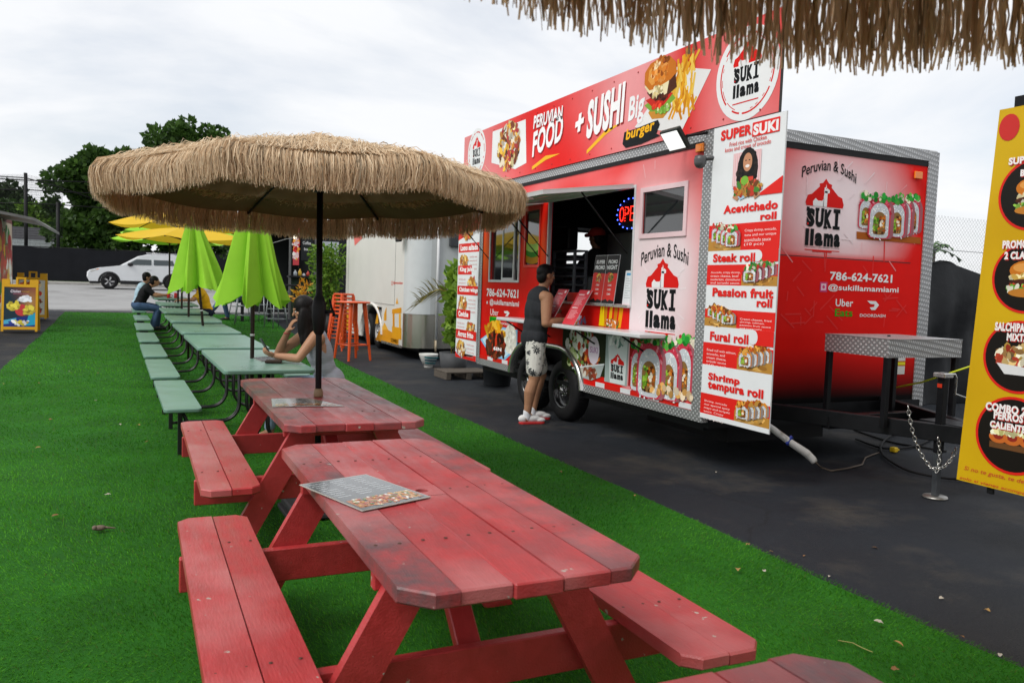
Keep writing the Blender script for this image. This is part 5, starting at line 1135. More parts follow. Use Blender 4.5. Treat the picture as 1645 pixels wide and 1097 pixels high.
p = on_x(1128, 258, XS-.1); b = MB(); b.ellipsoid((XS-.12, p.y, p.z-.02), (.05, .05, .05)); b.lathe([(.05, 0), (.052, .02), (.045, .05), (.001, .055)], 16, Matrix.Translation((XS-.12, p.y, p.z-.015))); b.tube([(XS-.12, p.y, p.z+.015), (XS-.03, p.y-.05, p.z+.02), (XS-.01, p.y-.06, p.z+.02)], .02, 8); b.build('security_camera', mat('camera_grey', (.07, .072, .075), rough=.35), SK)
# interior fittings seen through the hatch
fx = XS+1.15; f0, f1 = on_x(1030, 400, fx).y, on_x(975, 400, fx).y
b = MB(); b.bbox((fx, f0, .6), (fx+.75, f1, on_x(990, 375, fx).z), .01); fg = b.build('refrigerator', mat('fridge_steel', (.30, .34, .335), rough=.4, metal=.2, var=.08), SK)
b = MB(); b.tube([(fx-.015, f1-.08, 1.3), (fx-.04, f1-.08, 1.33), (fx-.04, f1-.08, 1.75), (fx-.015, f1-.08, 1.78)], .01, 6); b.build('handle', bright_alu, fg)
grey_rack = mat('grey_rack', (.13, .145, .16), rough=.45, var=.1)
rx0 = XS+.34; r0_, r1_ = on_x(921, 430, rx0).y, on_x(888, 430, rx0).y; rzt, rzb = on_x(905, 402, rx0).z, on_x(905, 472, rx0).z
rk = MB()
for x in (rx0+.016, rx0+.17):
    for y in (r0_, r1_): rk.bbox((x-.016, y-.016, .62), (x+.016, y+.016, rzt), .003)
rk_o = rk.build('rack', grey_rack, SK)
for i in range(6): b = MB(); z = rzb+(rzt-rzb-.02)*i/5; b.bbox((rx0, r0_-.02, z), (rx0+.186, r1_+.02, z+.020), .004); b.build('rack_shelf', grey_rack, rk_o)
for i in range(5): b = MB(); z = rzb+(rzt-rzb-.02)*i/5+.022; b.bbox((rx0+.03, r0_+.03, z), (rx0+.16, r1_-.03, z+.04), .01); b.build('tray', mat('tray_dark', (.035, .04, .05), rough=.4), rk_o)
mz0, mz1 = rzt+.005, on_x(897, 366, rx0+.04).z; m0, m1 = on_x(913, 390, rx0+.04).y, on_x(883, 390, rx0+.04).y
b = MB(); b.bbox((rx0+.04, m0, mz0), (rx0+.18, m1, mz1), .02); b.build('microwave', mat('black_gloss', (.005, .005, .006), rough=.4, var=.1), SK)
b = MB(); b.bbox((XS+1.6, 6.7, .6), (XE-.1, 9.0, 1.30), .008); b.build('back_counter', grey_rack, SK)
hx = XS+.62; h0, h1 = on_x(946, 460, hx).y, on_x(930, 460, hx).y
b = MB(); b.bbox((hx, h0, .9), (hx+.12, h1, on_x(940, 444, hx).z), .02); b.build('kitchen_machine', mat('fridge_steel'), SK)
b = MB(); b.bbox((5.2, YR-.55, 2.35), (XE-.1, YR-.06, 2.78), .01); b.build('range_hood', mat('hood_dark', (.012, .012, .013), rough=.5), SK)
# ---------------------------------------------------------------- tongue, gas tray, jack
TC = 5.72
b = MB()
for s in (-1, 1):
    p0 = Vector((TC+s*1.05, YF+.55, .40)); p1 = Vector((TC+s*.10, 3.98, .40)); d = (p1-p0); a = math.atan2(d.y, d.x)
    b.bbox((0, -.035, -.06), (d.length, .035, .07), .005, Matrix.Translation(p0+Vector((0, 0, .10))) @ Matrix.Rotation(a, 4, 'Z'))
b.build('tongue', chassis_m, SK)
b = MB(); b.box((XS+.05, YF-.03, ZB-.08), (XE-.05, YF+.05, ZB+.10)); b.build('front_beam', chassis_m, SK)
b = MB(); b.bbox((TC-.55, 4.86, .42), (TC+.55, 4.94, .53), .004); b.build('cross_beam', chassis_m, SK)
b = MB(); b.bbox((TC-.085, 3.72, .44), (TC+.085, 4.10, .57), .012); b.tube([(TC, 3.82, .50), (TC, 3.66, .50)], [.075, .05], 12); b.bbox((TC-.14, 3.95, .555), (TC+.14, 4.35, .575), .004); b.build('coupler', chassis_m, SK)
gx0, gx1, gy0, gy1 = 5.28, 6.12, 4.42, 5.06
tr = MB(); 
for (lo, hi) in (((gx0, gy0, 1.05), (gx0+.006, gy1, 1.19)), ((gx1-.006, gy0, 1.05), (gx1, gy1, 1.19)), ((gx0+.006, gy0, 1.05), (gx1-.006, gy0+.006, 1.19)), ((gx0+.006, gy1-.006, 1.05), (gx1-.006, gy1, 1.19))): tr.box(lo, hi)
tray = tr.build('gas_tray', diam, SK)
b = MB(); b.box((gx0-.004, gy0-.004, 1.191), (gx1+.004, gy1+.004, 1.196)); b.build('tray_lid', diam, tray)
for (x, y) in ((gx0+.03, gy0+.03), (gx1-.03, gy0+.03), (gx0+.03, gy1-.03), (gx1-.03, gy1-.03)):
    b = MB(); b.bbox((x-.022, y-.022, .50), (x+.022, y+.022, 1.05), .003); b.build('tray_leg', chassis_m, tray)
b = MB(); b.lathe([(.001, .012), (.012, .012), (.014, 0)], 8, Matrix.Translation((gx0+.35, gy0+.3, 1.196))); b.build('knob', black_m, tray)
jx, jy = 5.55, 4.14
b = MB(); b.bbox((jx-.028, jy-.028, .35), (jx+.028, jy+.028, .93), .005); jk = b.build('tongue_jack', chassis_m, SK)
b = MB(); b.bbox((jx-.055, jy-.05, .925), (jx+.05, jy+.05, .962), .006); b.build('jack_cap', bright_alu, jk)
b = MB(); b.tube([(jx+.03, jy, .95), (jx+.10, jy-.02, .95), (jx+.12, jy-.02, .92), (jx+.115, jy-.02, .80), (jx+.20, jy-.05, .77)], .009, 8); b.build('jack_handle', bright_alu, jk)
b = MB(); b.bbox((jx-.022, jy-.022, .02), (jx+.022, jy+.022, .35), .003); b.build('jack_leg', mat('galvanised', (.10, .11, .12), rough=.4, metal=.6, var=.2), jk)
b = MB(); b.lathe([(.001, .012), (.085, .012), (.09, .004), (.09, 0)], 20, Matrix.Translation((jx, jy, .006))); b.build('jack_foot', mat('worn_steel', (.32, .31, .29), rough=.4, metal=.8, var=.3, vscale=20), jk)
q = Art((jx-.0355, 0, 0), (0, -1, 0), (0, 0, 1), (-1, 0, 0), lift=.001); q.rect(-jy-.02, .85, -jy+.02, .88, 'C83A24'); q.build('sticker', print_m, jk)
# safety chain: every link a piece
def link_mesh():
    b = MB(); pts = []
    for i in range(17): a = 2*PI*i/16; pts.append((.012*math.cos(a), .022*math.sin(a), 0))
    b.tube(pts, .0042, 6, cap=False); o = b.build('tmp', mat('zinc_chain', (.62, .62, .60), rough=.25, metal=.9, var=.1)); me = o.data; bpy.data.objects.remove(o); return me
lm = link_mesh()
def chain(pts, root):
    pts = [Vector(p) for p in pts]; acc = 0; k = 0; pos = []
    seg = [(pts[i+1]-pts[i]).length for i in range(len(pts)-1)]; T = sum(seg); st = .034; n = int(T/st)
    for i in range(n+1):
        dd = i*st; j = 0
        while j < len(seg)-1 and dd > seg[j]: dd -= seg[j]; j += 1
        p = pts[j].lerp(pts[j+1], min(1, dd/seg[j])); d = (pts[j+1]-pts[j]).normalized(); o = bpy.data.objects.new('chain_link', lm); link(o, root)
        qd = d.to_track_quat('Y', 'Z') @ Euler((0, PI/2*(i % 2)+.3, 0)).to_quaternion(); o.rotation_mode = 'QUATERNION'; o.rotation_quaternion = qd; o.location = p-OFF[root.name]
def cat_curve(a, m, c, n=14):
    a, m, c = Vector(a), Vector(m), Vector(c); return [a*(1-t)**2+m*2*t*(1-t)+c*t*t for t in [i/n for i in range(n+1)]]
CH = thing('safety_chain', 'shiny steel chain draped from the trailer tongue round its jack', 'chain', (5.5, 4.2, 0))
pa = on_x(1459, 656, 5.30); pb = on_y(1497, 752, 4.10); pc = on_y(1524, 695, 4.10); pd_ = on_y(1535, 722, 4.10); pb2 = on_y(1505, 755, 4.10)
chain(cat_curve(pa, on_x(1468, 725, 5.36), pb), CH); chain(cat_curve(pb2, on_y(1512, 735, 4.1), on_y(1507, 702, 4.1)), CH); chain(cat_curve(pb, on_y(1522, 757, 4.1), pd_), CH)
# waste water pipe and loose hose
WP = thing('drain_pipe', 'white plastic drain pipe with a blue valve hanging below the menu board', 'pipe', (4.8, 4.95, 0))
b = MB(); p0 = on_x(1240, 688, 4.55); p1 = on_x(1272, 712, 4.72); p2 = on_x(1296, 728, 4.86); p3 = on_x(1306, 738, 4.92); b.tube([p0+Vector((.1, .35, .05)), p0, p1, p2, p3, p3+Vector((.01, -.01, -.02))], [.026, .026, .028, .032, .030, .026], 10); b.build('pipe', mat('white_pvc', (.55, .54, .52), rough=.45, var=.15, dirt=(.22, .18, .14), dscale=9), WP)
b = MB(); b.bbox((-.02, -.012, -.035), (.02, .012, .045), .008, Matrix.Translation(p1+Vector((-.03, 0, .02))) @ Euler((.3, .6, .5)).to_matrix().to_4x4()); b.build('valve_handle', mat('blue_valve', (.01, .03, .25), rough=.35), WP)
hose_pts = [p3]+[at_ground(x, y, .015) for x, y in ((1318, 750), (1335, 756), (1362, 752), (1385, 746), (1390, 735), (1402, 730), (1412, 727))]
b = MB(); b.tube(hose_pts, .008, 6); o = b.build('garden_hose', mat('brown_hose', (.11, .085, .065), rough=.6)); tag(o, 'thin brown hose lying on the asphalt below the drain pipe', 'hose')
for k, (pts, lb) in enumerate((([(1372, 690), (1400, 700), (1440, 712), (1480, 718), (1520, 725)], 'black power cable lying under the tongue, straighter one'), ([(1375, 705), (1420, 720), (1470, 716), (1500, 700), (1480, 690), (1430, 700), (1415, 725), (1450, 752), (1500, 765), (1545, 770), (1580, 772)], 'black power cable looped on the asphalt round the jack'))):
    b = MB(); P_ = [at_ground(x, y, .014+.006*k) for x, y in pts]; sm = []
    for i in range(len(P_)-1):
        a0_, a1_, a2_, a3_ = P_[max(i-1, 0)], P_[i], P_[i+1], P_[min(i+2, len(P_)-1)]
        for t in (0, .25, .5, .75): sm.append(.5*((2*a1_)+(-a0_+a2_)*t+(2*a0_-5*a1_+4*a2_-a3_)*t*t+(-a0_+3*a1_-3*a2_+a3_)*t**3))
    sm.append(P_[-1]); b.tube(sm, .011, 7); o = b.build('power_cable', rubber_m); tag(o, lb, 'cable')
b = MB(); pp = at_ground(1436, 722, .03); b.bbox((pp.x-.03, pp.y-.03, pp.z-.025), (pp.x+.03, pp.y+.03, pp.z+.025), .008); b.tube([pp+Vector((.03, 0, 0)), pp+Vector((.09, .02, -.012))], .011, 7); o = b.build('cable_plug', mat('yellow_plug', (.75, .50, .02), rough=.4)); tag(o, 'yellow cable plug lying under the trailer tongue', 'plug')
b = MB(); cp = [on_y(1452, 610, 5.4), on_y(1490, 606, 5.0), on_y(1515, 600, 4.6), on_y(1545, 590, 4.3), on_y(1570, 580, 4.2)]; cp = [on_x(1440, 622, 5.9), on_x(1480, 614, 5.95), on_x(1515, 603, 6.0), on_x(1560, 588, 6.0)]; b.tube(cp, .008, 7); o = b.build('yellow_cable', mat('yellow_cable', (.55, .62, .03), rough=.4)); tag(o, 'bright yellow cable running above the trailer tongue', 'cable')

# ---------------------------------------------------------------- things on the counter
def card(name, label, cat, corners, prints, m=board_print_m, th=.006):
    """flat board from four world corners bl, br, tr, tl; prints(art, w, h)"""
    bl, br, tr_, tl = [Vector(c) for c in corners]; u = (br-bl); v = (tl-bl); w, h = u.length, v.length; u.normalize(); v = (v-u*v.dot(u)).normalized(); n = u.cross(v)
    c0 = (bl+br)/2; t = thing(name, label, cat, tuple(c0)); b = MB(); vs = [bl, br, bl+u*w+v*h, bl+v*h]; vs2 = [p-n*th for p in vs]
    b.add(vs+vs2, [(0, 1, 2, 3), (7, 6, 5, 4), (0, 4, 5, 1), (1, 5, 6, 2), (2, 6, 7, 3), (3, 7, 4, 0)]); b.build('board', white_alu, t)
    a = Art(bl, u, v, n, lift=.0012); prints(a, w, h); a.build('print', m, t); return t
def red_menu(seed):
    def f(a, w, h):
        a.rect(0, 0, w, h, 'D43A45'); a.nxt(); a.ell(w*.78, h*.93, w*.08, w*.08, 'F3E8E8'); a.nxt(); r = random.Random(seed)
        for blk, x0 in ((.80, .12), (.42, .12)):
            a.text('MENU', w*.15, h*(blk+.04), w*.6, h*(blk+.085), 'F6E6E6', bold=.04)
            for i in range(8): z = h*(blk-.02-i*.033); L_ = r.uniform(.35, .7); a.rect(w*.15, z, w*(.15+L_), z+h*.012, 'EBB4B8')
    return f
sz = 1.117
for k, (x0, x1, xt0, xt1, yb_, lb, xo) in enumerate(((906, 930, 930, 952, 521, 'tilted red menu board on the counter, right one', 4.13), (872, 888, 890, 903, 505, 'tilted red menu board in front of the customer', 4.13))):
    y0 = on_x(x0, yb_, 4.13).y; y1 = on_x(x1, yb_, 4.13).y; 
    yc = {0: (7.60, 7.34), 1: (8.08, 7.84)}[k]
    card('menu_card', lb, 'menu', ((4.13, yc[0], sz+.004), (4.13, yc[1], sz+.004), (4.33, yc[1]-.10, sz+.36), (4.33, yc[0]-.10, sz+.36)), red_menu(k), th=.005)
sz2 = OPEN[2]-.004
def promo(a, w, h, seed=0):
    for k, (t1, t2) in enumerate((('SUPER', 'PROMO'), ('PROMO', 'NIGHT'))):
        x0, x1 = w*(.5*k)+.004, w*(.5*k+.5)-.004; m_ = (x0+x1)/2; r = random.Random(seed+k)
        a.rect(x0, .004, x1, h-.004, 'DE2A20'); a.nxt(); top = [(x0, h-.004), (x0, h*.62)]+[(x0+(x1-x0)*i/7, h*(.60+.05*r.random())) for i in range(1, 7)]+[(x1, h*.62), (x1, h-.004)]; a.poly(top, '1C1A1A'); a.nxt()
        a.text(t1, x0+.03, h*.82, x1-.03, h*.90, 'F1F1F1', bold=.04); a.text(t2, x0+.02, h*.70, x1-.02, h*.79, 'F1F1F1', bold=.04); a.ell(m_, h*.56, .035, .035, 'E9C24A'); a.nxt(); a.pile(m_, h*.52, .05, .03, ['E9C24A', 'C97A2A', '5E8A2E', 'F2E6C0', 'A33A22'], 24, .018, seed+k)
        for i in range(3): a.text('COMBO', m_-.035, h*(.36-.09*i), m_+.035, h*(.40-.09*i), 'F6E2E0', bold=.03)
        a.poly([(x0, .004), (x1, .004), (x1, h*.06), (m_+.03, h*.09), (m_, h*.05), (m_-.04, h*.10), (x0, h*.06)], '1C1A1A'); a.nxt()
pA = on_x(954, 473, XS-.02); pB = on_x(1001, 478, XS-.02)
card('promo_menu', 'red and black two panel promo menu standing on the hatch sill', 'menu', ((XS-.03, 7.42, sz2), (XS-.03, 6.94, sz2), (XS+.03, 6.94, sz2+.50), (XS+.03, 7.42, sz2+.50)), promo, th=.004)
def permit(a, w, h):
    a.rect(0, 0, w, h, 'E4E9EC'); a.nxt(); a.rect(w*.15, h*.86, w*.9, h*.93, '4AA3D8')
    for i in range(9): a.rect(w*.15, h*(.76-.07*i), w*(.5+.3*((i*7) % 3)/2), h*(.775-.07*i), 'A9B0B5')
card('paper_notice', 'white notice sheet at the right edge of the serving hatch', 'notice', ((XS+.02, 6.86, sz2), (XS+.02, 6.70, sz2), (XS+.05, 6.70, sz2+.34), (XS+.05, 6.86, sz2+.34)), permit, th=.003)
b = MB(); b.bbox((XS+.03, 7.60, sz2+.001), (XS+.23, 8.02, sz2+.10), .006); o = b.build('takeaway_box', mat('red_box', lin('C4241A'), rough=.5, var=.1)); tag(o, 'flat red box on the hatch sill in front of the rack', 'box')
b = MB(); b.lathe([(.001, 0), (.025, 0), (.025, .09), (.012, .11), (.012, .13), (.001, .13)], 12, Matrix.Translation((XS+.12, 7.50, sz2+.002))); b.tube([(XS+.12, 7.5, sz2+.13), (XS+.12, 7.5, sz2+.15), (XS+.08, 7.5, sz2+.15)], .006, 6); o = b.build('soap_bottle', bright_alu); tag(o, 'small steel pump bottle behind the promo menu', 'bottle')
# LED open sign hanging inside
OS = thing('open_sign', 'round LED open sign glowing red and blue inside the hatch', 'sign', (XS+.55, 6.95, 2.0))
ce = on_x(1012, 343, XS+.55); cy_, cz_ = ce.y, ce.z
b = MB(); b.ellipsoid((XS+.57, cy_, cz_), (.012, .30, .19), nu=28, nv=14); b.build('sign_back', black_m, OS)
dm = MB(); rdots = []
def stroke(pts, n):
    for (a_, b_), (c_, d_) in zip(pts[:-1], pts[1:]):
        for i in range(n): t = i/n; rdots.append((a_+(c_-a_)*t, b_+(d_-b_)*t))
LW = .10; lx = -.21
for ch in 'OPEN':
    g = {'O': [(.5+.5*math.cos(t), .5+.5*math.sin(t)) for t in [2*PI*i/14 for i in range(15)]], 'P': [(0, 0), (0, 1), (.7, .95), (.9, .75), (.7, .5), (0, .5)], 'E': [(1, 0), (0, 0), (0, .5), (.8, .5), (0, .5), (0, 1), (1, 1)], 'N': [(0, 0), (0, 1), (1, 0), (1, 1)]}[ch]
    stroke([(lx+x*LW*.8, -.075+y*.15) for x, y in g], 2 if ch == 'O' else 5); lx += LW*1.08
for (u_, v_) in rdots: dm.ellipsoid((XS+.553, cy_-u_, cz_+v_), (.004, .0065, .0065), nu=6, nv=4)
dm.build('red_leds', mat('led_red', (.3, .01, .005), emit=(1, .02, .01), estr=3, var=0), OS, kind='stuff')
dm = MB()
for i in range(18): a = 2*PI*i/18; dm.ellipsoid((XS+.553, cy_+.27*math.cos(a), cz_+.165*math.sin(a)), (.004, .008, .008), nu=6, nv=4)
dm.build('blue_leds', mat('led_blue', (.01, .02, .3), emit=(.05, .10, 1), estr=6, var=0), OS, kind='stuff')
# ================================================================ white trailer behind
WT = thing('white_trailer', 'white food trailer with yellow skyline print and rounded front corner', 'food trailer', (5.6, 17, .1))
wx, wyf, wyr, wz0, wz1 = 4.60, 14.38, 19.45, .28, 2.95
wall_w = mat('white_panel', (.70, .69, .65), rough=.38, var=.05, vscale=2)
rc = .40
b = MB(); b.box((wx, wyf+rc, wz0), (wx+.04, 16.25, wz1)); b.box((wx, 16.25, .98), (wx+.04, 17.85, wz1)); b.box((wx, 17.85, wz0), (wx+.04, wyr, wz1)); WS = b.build('side_wall', wall_w, WT)
b = MB(); nn = 12; pts = [(wx+rc-rc*math.cos(PI/2*i/nn), wyf+rc-rc*math.sin(PI/2*i/nn)) for i in range(nn+1)]
b.add([(x, y, .92) for x, y in pts]+[(x, y, wz1) for x, y in pts], [(i, i+1, nn+2+i, nn+1+i) for i in range(nn)], True); b.build('corner_panel', mat('pale_blue_white_panel', (.58, .61, .62), rough=.3, var=.04), WT)
b = MB(); p2 = [(wx-.004+rc-rc*math.cos(PI/2*i/nn), wyf-.004+rc-rc*math.sin(PI/2*i/nn)) for i in range(nn+1)]+[(7.0, wyf-.004)]; b.add([(x, y, wz0) for x, y in p2]+[(x, y, .915) for x, y in p2], [(i, i+1, nn+3+i, nn+2+i) for i in range(nn+1)], True); b.build('stoneguard', mat('stainless_guard', (.52, .50, .44), rough=.25, metal=.9, var=.12, vscale=3), WT)
b = MB(); b.box((wx+rc, wyf, .92), (7.0, wyf+.04, wz1)); b.build('front_wall', mat('grey_white_front', (.50, .52, .52), rough=.4, var=.05), WT)
b = MB(); b.box((wx+.03, wyf+rc, wz1), (7.0, wyr, wz1+.03)); b.box((wx+rc, wyf, wz1), (7.0, wyf+rc, wz1+.028)); b.build('roof', wall_w, WT)
b = MB(); b.box((wx+.05, wyr-.04, wz0), (7.0, wyr, wz1)); b.box((6.96, wyf+.05, wz0), (7.0, wyr-.05, wz1)); b.build('rear_wall', wall_w, WT)
b = MB(); b.box((wx-.008, wyf+rc+.02, wz0-.03), (wx-.001, 16.22, wz0+.02)); b.build('bottom_rail', bright_alu, WT)
b = MB(); b.box((wx+.3, wyf+.3, wz0-.10), (6.8, wyr-.2, wz0)); b.build('chassis', chassis_m, WT)
b = MB(); b.tube([(wx+rc+.12, wyf-.03, .45), (wx+rc+.12, wyf-.03, 2.9)], .028, 8); b.build('downpipe', white_alu, WT)
b = MB(); b.tube([(wx+rc+.12, wyf-.03, .45), (wx+rc+.12, wyf-.03, .22)], .018, 8); b.build('pipe_end', mat('cream_pipe', (.5, .42, .3), rough=.5), WT)
for yw in (16.65, 17.45): trailer_wheel(WT, wx+.13, yw, rise(yw)+.345, dark=False)
b = MB(); path = [(17.05+.83*math.cos(PI*i/16), .42+.58*math.sin(PI*i/16)) for i in range(17)]
vs = []; 
for (y, z) in path:
    d = Vector((y-17.05, z-.42)).normalized()
    for (x, o) in ((wx+.1, 0), (wx-.03, 0), (wx-.035, .05), (wx-.003, .06)): vs.append((x, y+d.x*o, z+d.y*o))
b.add(vs, [(i*4+j, i*4+j+1, i*4+j+5, i*4+j+4) for i in range(16) for j in range(3)], True); b.build('fender', wall_w, WT)
b = MB(); b.box((wx+.30, 16.25, .3), (wx+.32, 17.85, 1.0)); b.build('wheel_box', black_m, WT)
b = frame_rect(MB(), wx-.006, wx-.001, 15.35, 19.2, 1.05, 2.6, .012); b.build('hatch_outline', mat('seam_grey', (.35, .35, .34), rough=.5), WS)
def wa(): return Art((wx, 0, 0), (0, -1, 0), (0, 0, 1), (-1, 0, 0), lift=.003)
def WP_(x, y): p = on_x(x, y, wx); return (-p.y, p.z)
q = wa()
q.poly([WP_(603, 546), WP_(640, 556), WP_(641, 540), WP_(620, 528), WP_(610, 530)], 'D9951F'); q.nxt()
for pts in ([(630, 497), (645, 494), (645, 503), (630, 504)], [(636, 488), (638, 478), (640, 488)], [(631, 504), (634, 504), (634, 540), (631, 538)], [(641, 504), (644, 504), (644, 545), (641, 543)], [(617, 505), (621, 493), (621, 515), (617, 515)], [(603, 520), (608, 492), (608, 520)], [(612, 530), (618, 518), (624, 530)], [(630, 524), (645, 527), (645, 546), (630, 541)]): q.poly([WP_(*p) for p in pts], rnd.choice(['E0A01E', 'D8941A', 'E8B03A'])); q.nxt()
q.build('skyline_print', print_m, WS)
q = wa(); q.poly([WP_(556, 530), WP_(562, 532), WP_(563, 505), WP_(571, 492), WP_(566, 486), WP_(556, 500)], 'DFA02A'); q.build('skyline_print', print_m, WS)
q = wa(); q.text('@antioxidant', WP_(632, 457)[0], WP_(632, 457)[1], WP_(647, 457)[0], WP_(632, 452)[1], 'D84A3A', bold=.02); q.ring(WP_(630, 455)[0], WP_(630, 455)[1], .03, .045, 'D84A3A', 12); q.build('lettering', print_m, WS)
q = wa(); q.text('COMBO', WP_(628, 549)[0], WP_(628, 549)[1], WP_(639, 552)[0], WP_(628, 543)[1], '2A2018', bold=.05); q.build('lettering', print_m, WS)
q = wa(); q.poly([WP_(570, 395), WP_(582, 383), WP_(581, 375), WP_(568, 375)], 'E2746E'); q.build('pennant_print', print_m, WS)
b = MB(); p = on_x(643, 380, wx-.1); b.bbox((wx-.16, p.y-.12, p.z-.10), (wx-.10, p.y+.12, p.z+.08), .01); b.tube([(wx-.1, p.y, p.z), (wx, p.y, p.z)], .02, 6); b.build('flood_light', black_m, WT)
p = on_y(737, 385, wyf-.05); b = MB(); b.bbox((p.x-.18, wyf-.09, p.z-.14), (p.x+.2, wyf-.012, p.z+.3), .01); b.build('meter_box', mat('meter_grey', (.05, .055, .06), rough=.4), WT)
# ================================================================ yellow menu board on the next trailer, only its edge in view
NT_ = thing('yellow_trailer', 'yellow menu board with burger pictures at the right edge of the view', 'food trailer', (5.5, 1.5, 0))
b = MB(); b.box((4.50, -3.0, .42), (6.9, 2.25, 2.7)); b.build('body', mat('yellow_trailer_wall', lin('C9A014'), rough=.4, var=.06), NT_)
b = MB(); b.box((4.474, 2.0, 2.50), (4.50, 3.02, 2.66)); b.build('top_frame', black_m, NT_)
bl, br, tl, tr_ = Vector((4.47, 3.20, .44)), Vector((4.47, 2.30, .44)), Vector((4.47, 3.10, 2.60)), Vector((4.47, 2.20, 2.60))
b = MB(); b.add([bl, br, tr_, tl]+[p+Vector((.008, 0, 0)) for p in (bl, br, tr_, tl)], [(0, 1, 2, 3), (7, 6, 5, 4), (0, 4, 5, 1), (1, 5, 6, 2), (2, 6, 7, 3), (3, 7, 4, 0)]); YB = b.build('menu_board', mat('yellow_board_back', lin('C9A014'), rough=.5), NT_)
for yy in (3.0, 2.45): b = MB(); b.bbox((4.482, yy-.02, .03 if False else .40), (4.50, yy+.02, 2.55), .003); b.build('board_batten', black_m, NT_)
b = MB(); b.bbox((4.482, 2.25, .60), (4.50, 3.05, .64), .003); b.bbox((4.482, 2.25, 2.3), (4.50, 3.05, 2.34), .003); b.build('board_rail', black_m, NT_)
b = MB()
for s_ in (-1.6, -.6): b.lathe([(.345, -.1), (.345, .1)], 20, Matrix.Translation((4.75, s_, .345)) @ Euler((0, PI/2, 0)).to_matrix().to_4x4())
b.build('wheels', rubber_m, NT_)
q = Art((4.47, 0, 0), (0, -1, 0), (0, 0, 1), (-1, 0, 0), lift=.002)
def YBp(x, y): p = on_x(x, y, 4.47); return (-p.y, p.z)
q.grid(-3.20, .44, -2.20, 2.60, 10, 20, lambda a, b_: mixc('D3AC12', 'C99A06', wn(a*2, b_*2)))
q.mb.v = [(p[0], p[1]-(.10)*(p[2]-.44)/2.16, p[2]) for p in q.mb.v]; q.build('board_print', board_print_m, YB)
for k, (cx_, cy_, rr_, lines) in enumerate(((1661, 312, .20, (('SUPER', 1621, 1664, 266, 251), ('BURGER', 1640, 1690, 284, 270))), (1650, 446, .20, (('PROMO', 1611, 1652, 400, 383), ('2 CLASICAS', 1614, 1680, 417, 401))), (1636, 574, .205, (('SALCHIPAPA', 1599, 1660, 531, 513), ('MIXTA', 1618, 1654, 547, 531))), (1627, 700, .22, (('COMBO 2', 1584, 1650, 658, 641), ('PERROS', 1597, 1645, 672, 655), ('CALIENTES', 1591, 1656, 686, 671))))):
    q = Art((4.47, 0, 0), (0, -1, 0), (0, 0, 1), (-1, 0, 0), lift=.004); c = YBp(cx_, cy_); ry = rr_*1.0
    q.ell(c[0], c[1], rr_, ry, 'D8241A', n=40); q.nxt(); q.ell(c[0], c[1], rr_*.93, ry*.93, '17130F', n=40); q.nxt()
    if k == 1 or k == 0: q.ell(c[0], c[1]+.04, .10, .055, 'C8741F'); q.nxt(); q.ell(c[0]-.02, c[1]+.055, .06, .025, 'E09A4A'); q.nxt(); q.pile(c[0], c[1]-.01, .11, .022, ['E9DDB2', 'F0D9A0', 'C9A24C'], 30, .02, 300+k); q.ell(c[0], c[1]-.03, .10, .022, '4A2416'); q.nxt(); q.pile(c[0], c[1]-.06, .11, .015, ['5C9A2E', '8FBF4A', 'C93A24', 'E8E4D0'], 40, .02, 310+k); q.ell(c[0], c[1]-.085, .10, .025, 'BE7A2C'); q.nxt()
    if k == 2: q.pile(c[0], c[1]+.0, .12, .055, ['D9B878', '8E6A3E', 'E9E0C4', 'C9A24C', '5A4A34', 'B5402A'], 110, .026, 320); q.poly([(c[0]-.12, c[1]-.04), (c[0]+.12, c[1]-.06), (c[0]+.08, c[1]-.10), (c[0]-.07, c[1]-.10)], 'DADADA'); q.nxt()
    if k == 3:
        q.rect(c[0]-.13, c[1]-.085, c[0]+.13, c[1]-.05, '6A4526'); q.nxt()
        for d_ in (.09, 0, -.08): q.ell(c[0]+d_, c[1]-.02, .055, .035, 'C8692A'); q.nxt(); q.ell(c[0]+d_, c[1]-.012, .03, .022, '8E2A1E'); q.nxt(); q.pile(c[0]+d_, c[1]+.02, .05, .018, ['E9E6C8', 'D9D29A', 'C9C47A'], 26, .018, 330+int(d_*100))
    for (t, x0, x1, yb_, yt_) in lines:
        a0_, b0_ = YBp(x0, yb_); a1_ = YBp(x1, yb_)[0]; hh_ = (YBp(x0, yt_)[1]-b0_)*.78
        q.text(t, a0_+.006, b0_-.006, a1_+.006, b0_-.006+hh_, 'B03028', bold=.06); q.nxt(); q.text(t, a0_, b0_, a1_, b0_+hh_, 'F3EEEC', bold=.05); q.nxt()
    q.build('food_picture', board_print_m, YB)
q = Art((4.47, 0, 0), (0, -1, 0), (0, 0, 1), (-1, 0, 0), lift=.004); c = YBp(1622, 205); q.ell(c[0], c[1], .06, .075, 'C9302C', n=20); q.build('red_disc', board_print_m, YB)
for k, (t, x0, x1, y0_, hh_) in enumerate((('Si no te gusta, te devolvemos', 1549, 1700, 756, .032), ('solo si vienes acompanado de tu', 1542, 1710, 770, .024))):
    q = Art((4.47, 0, 0), (0, -1, 0), (0, 0, 1), (-1, 0, 0), lift=.004); a = YBp(x0, y0_); q.text(t, a[0], a[1], YBp(x1, y0_)[0], a[1]+hh_, 'C8502A', bold=.01, shear=.25); q.build('lettering', board_print_m, YB)
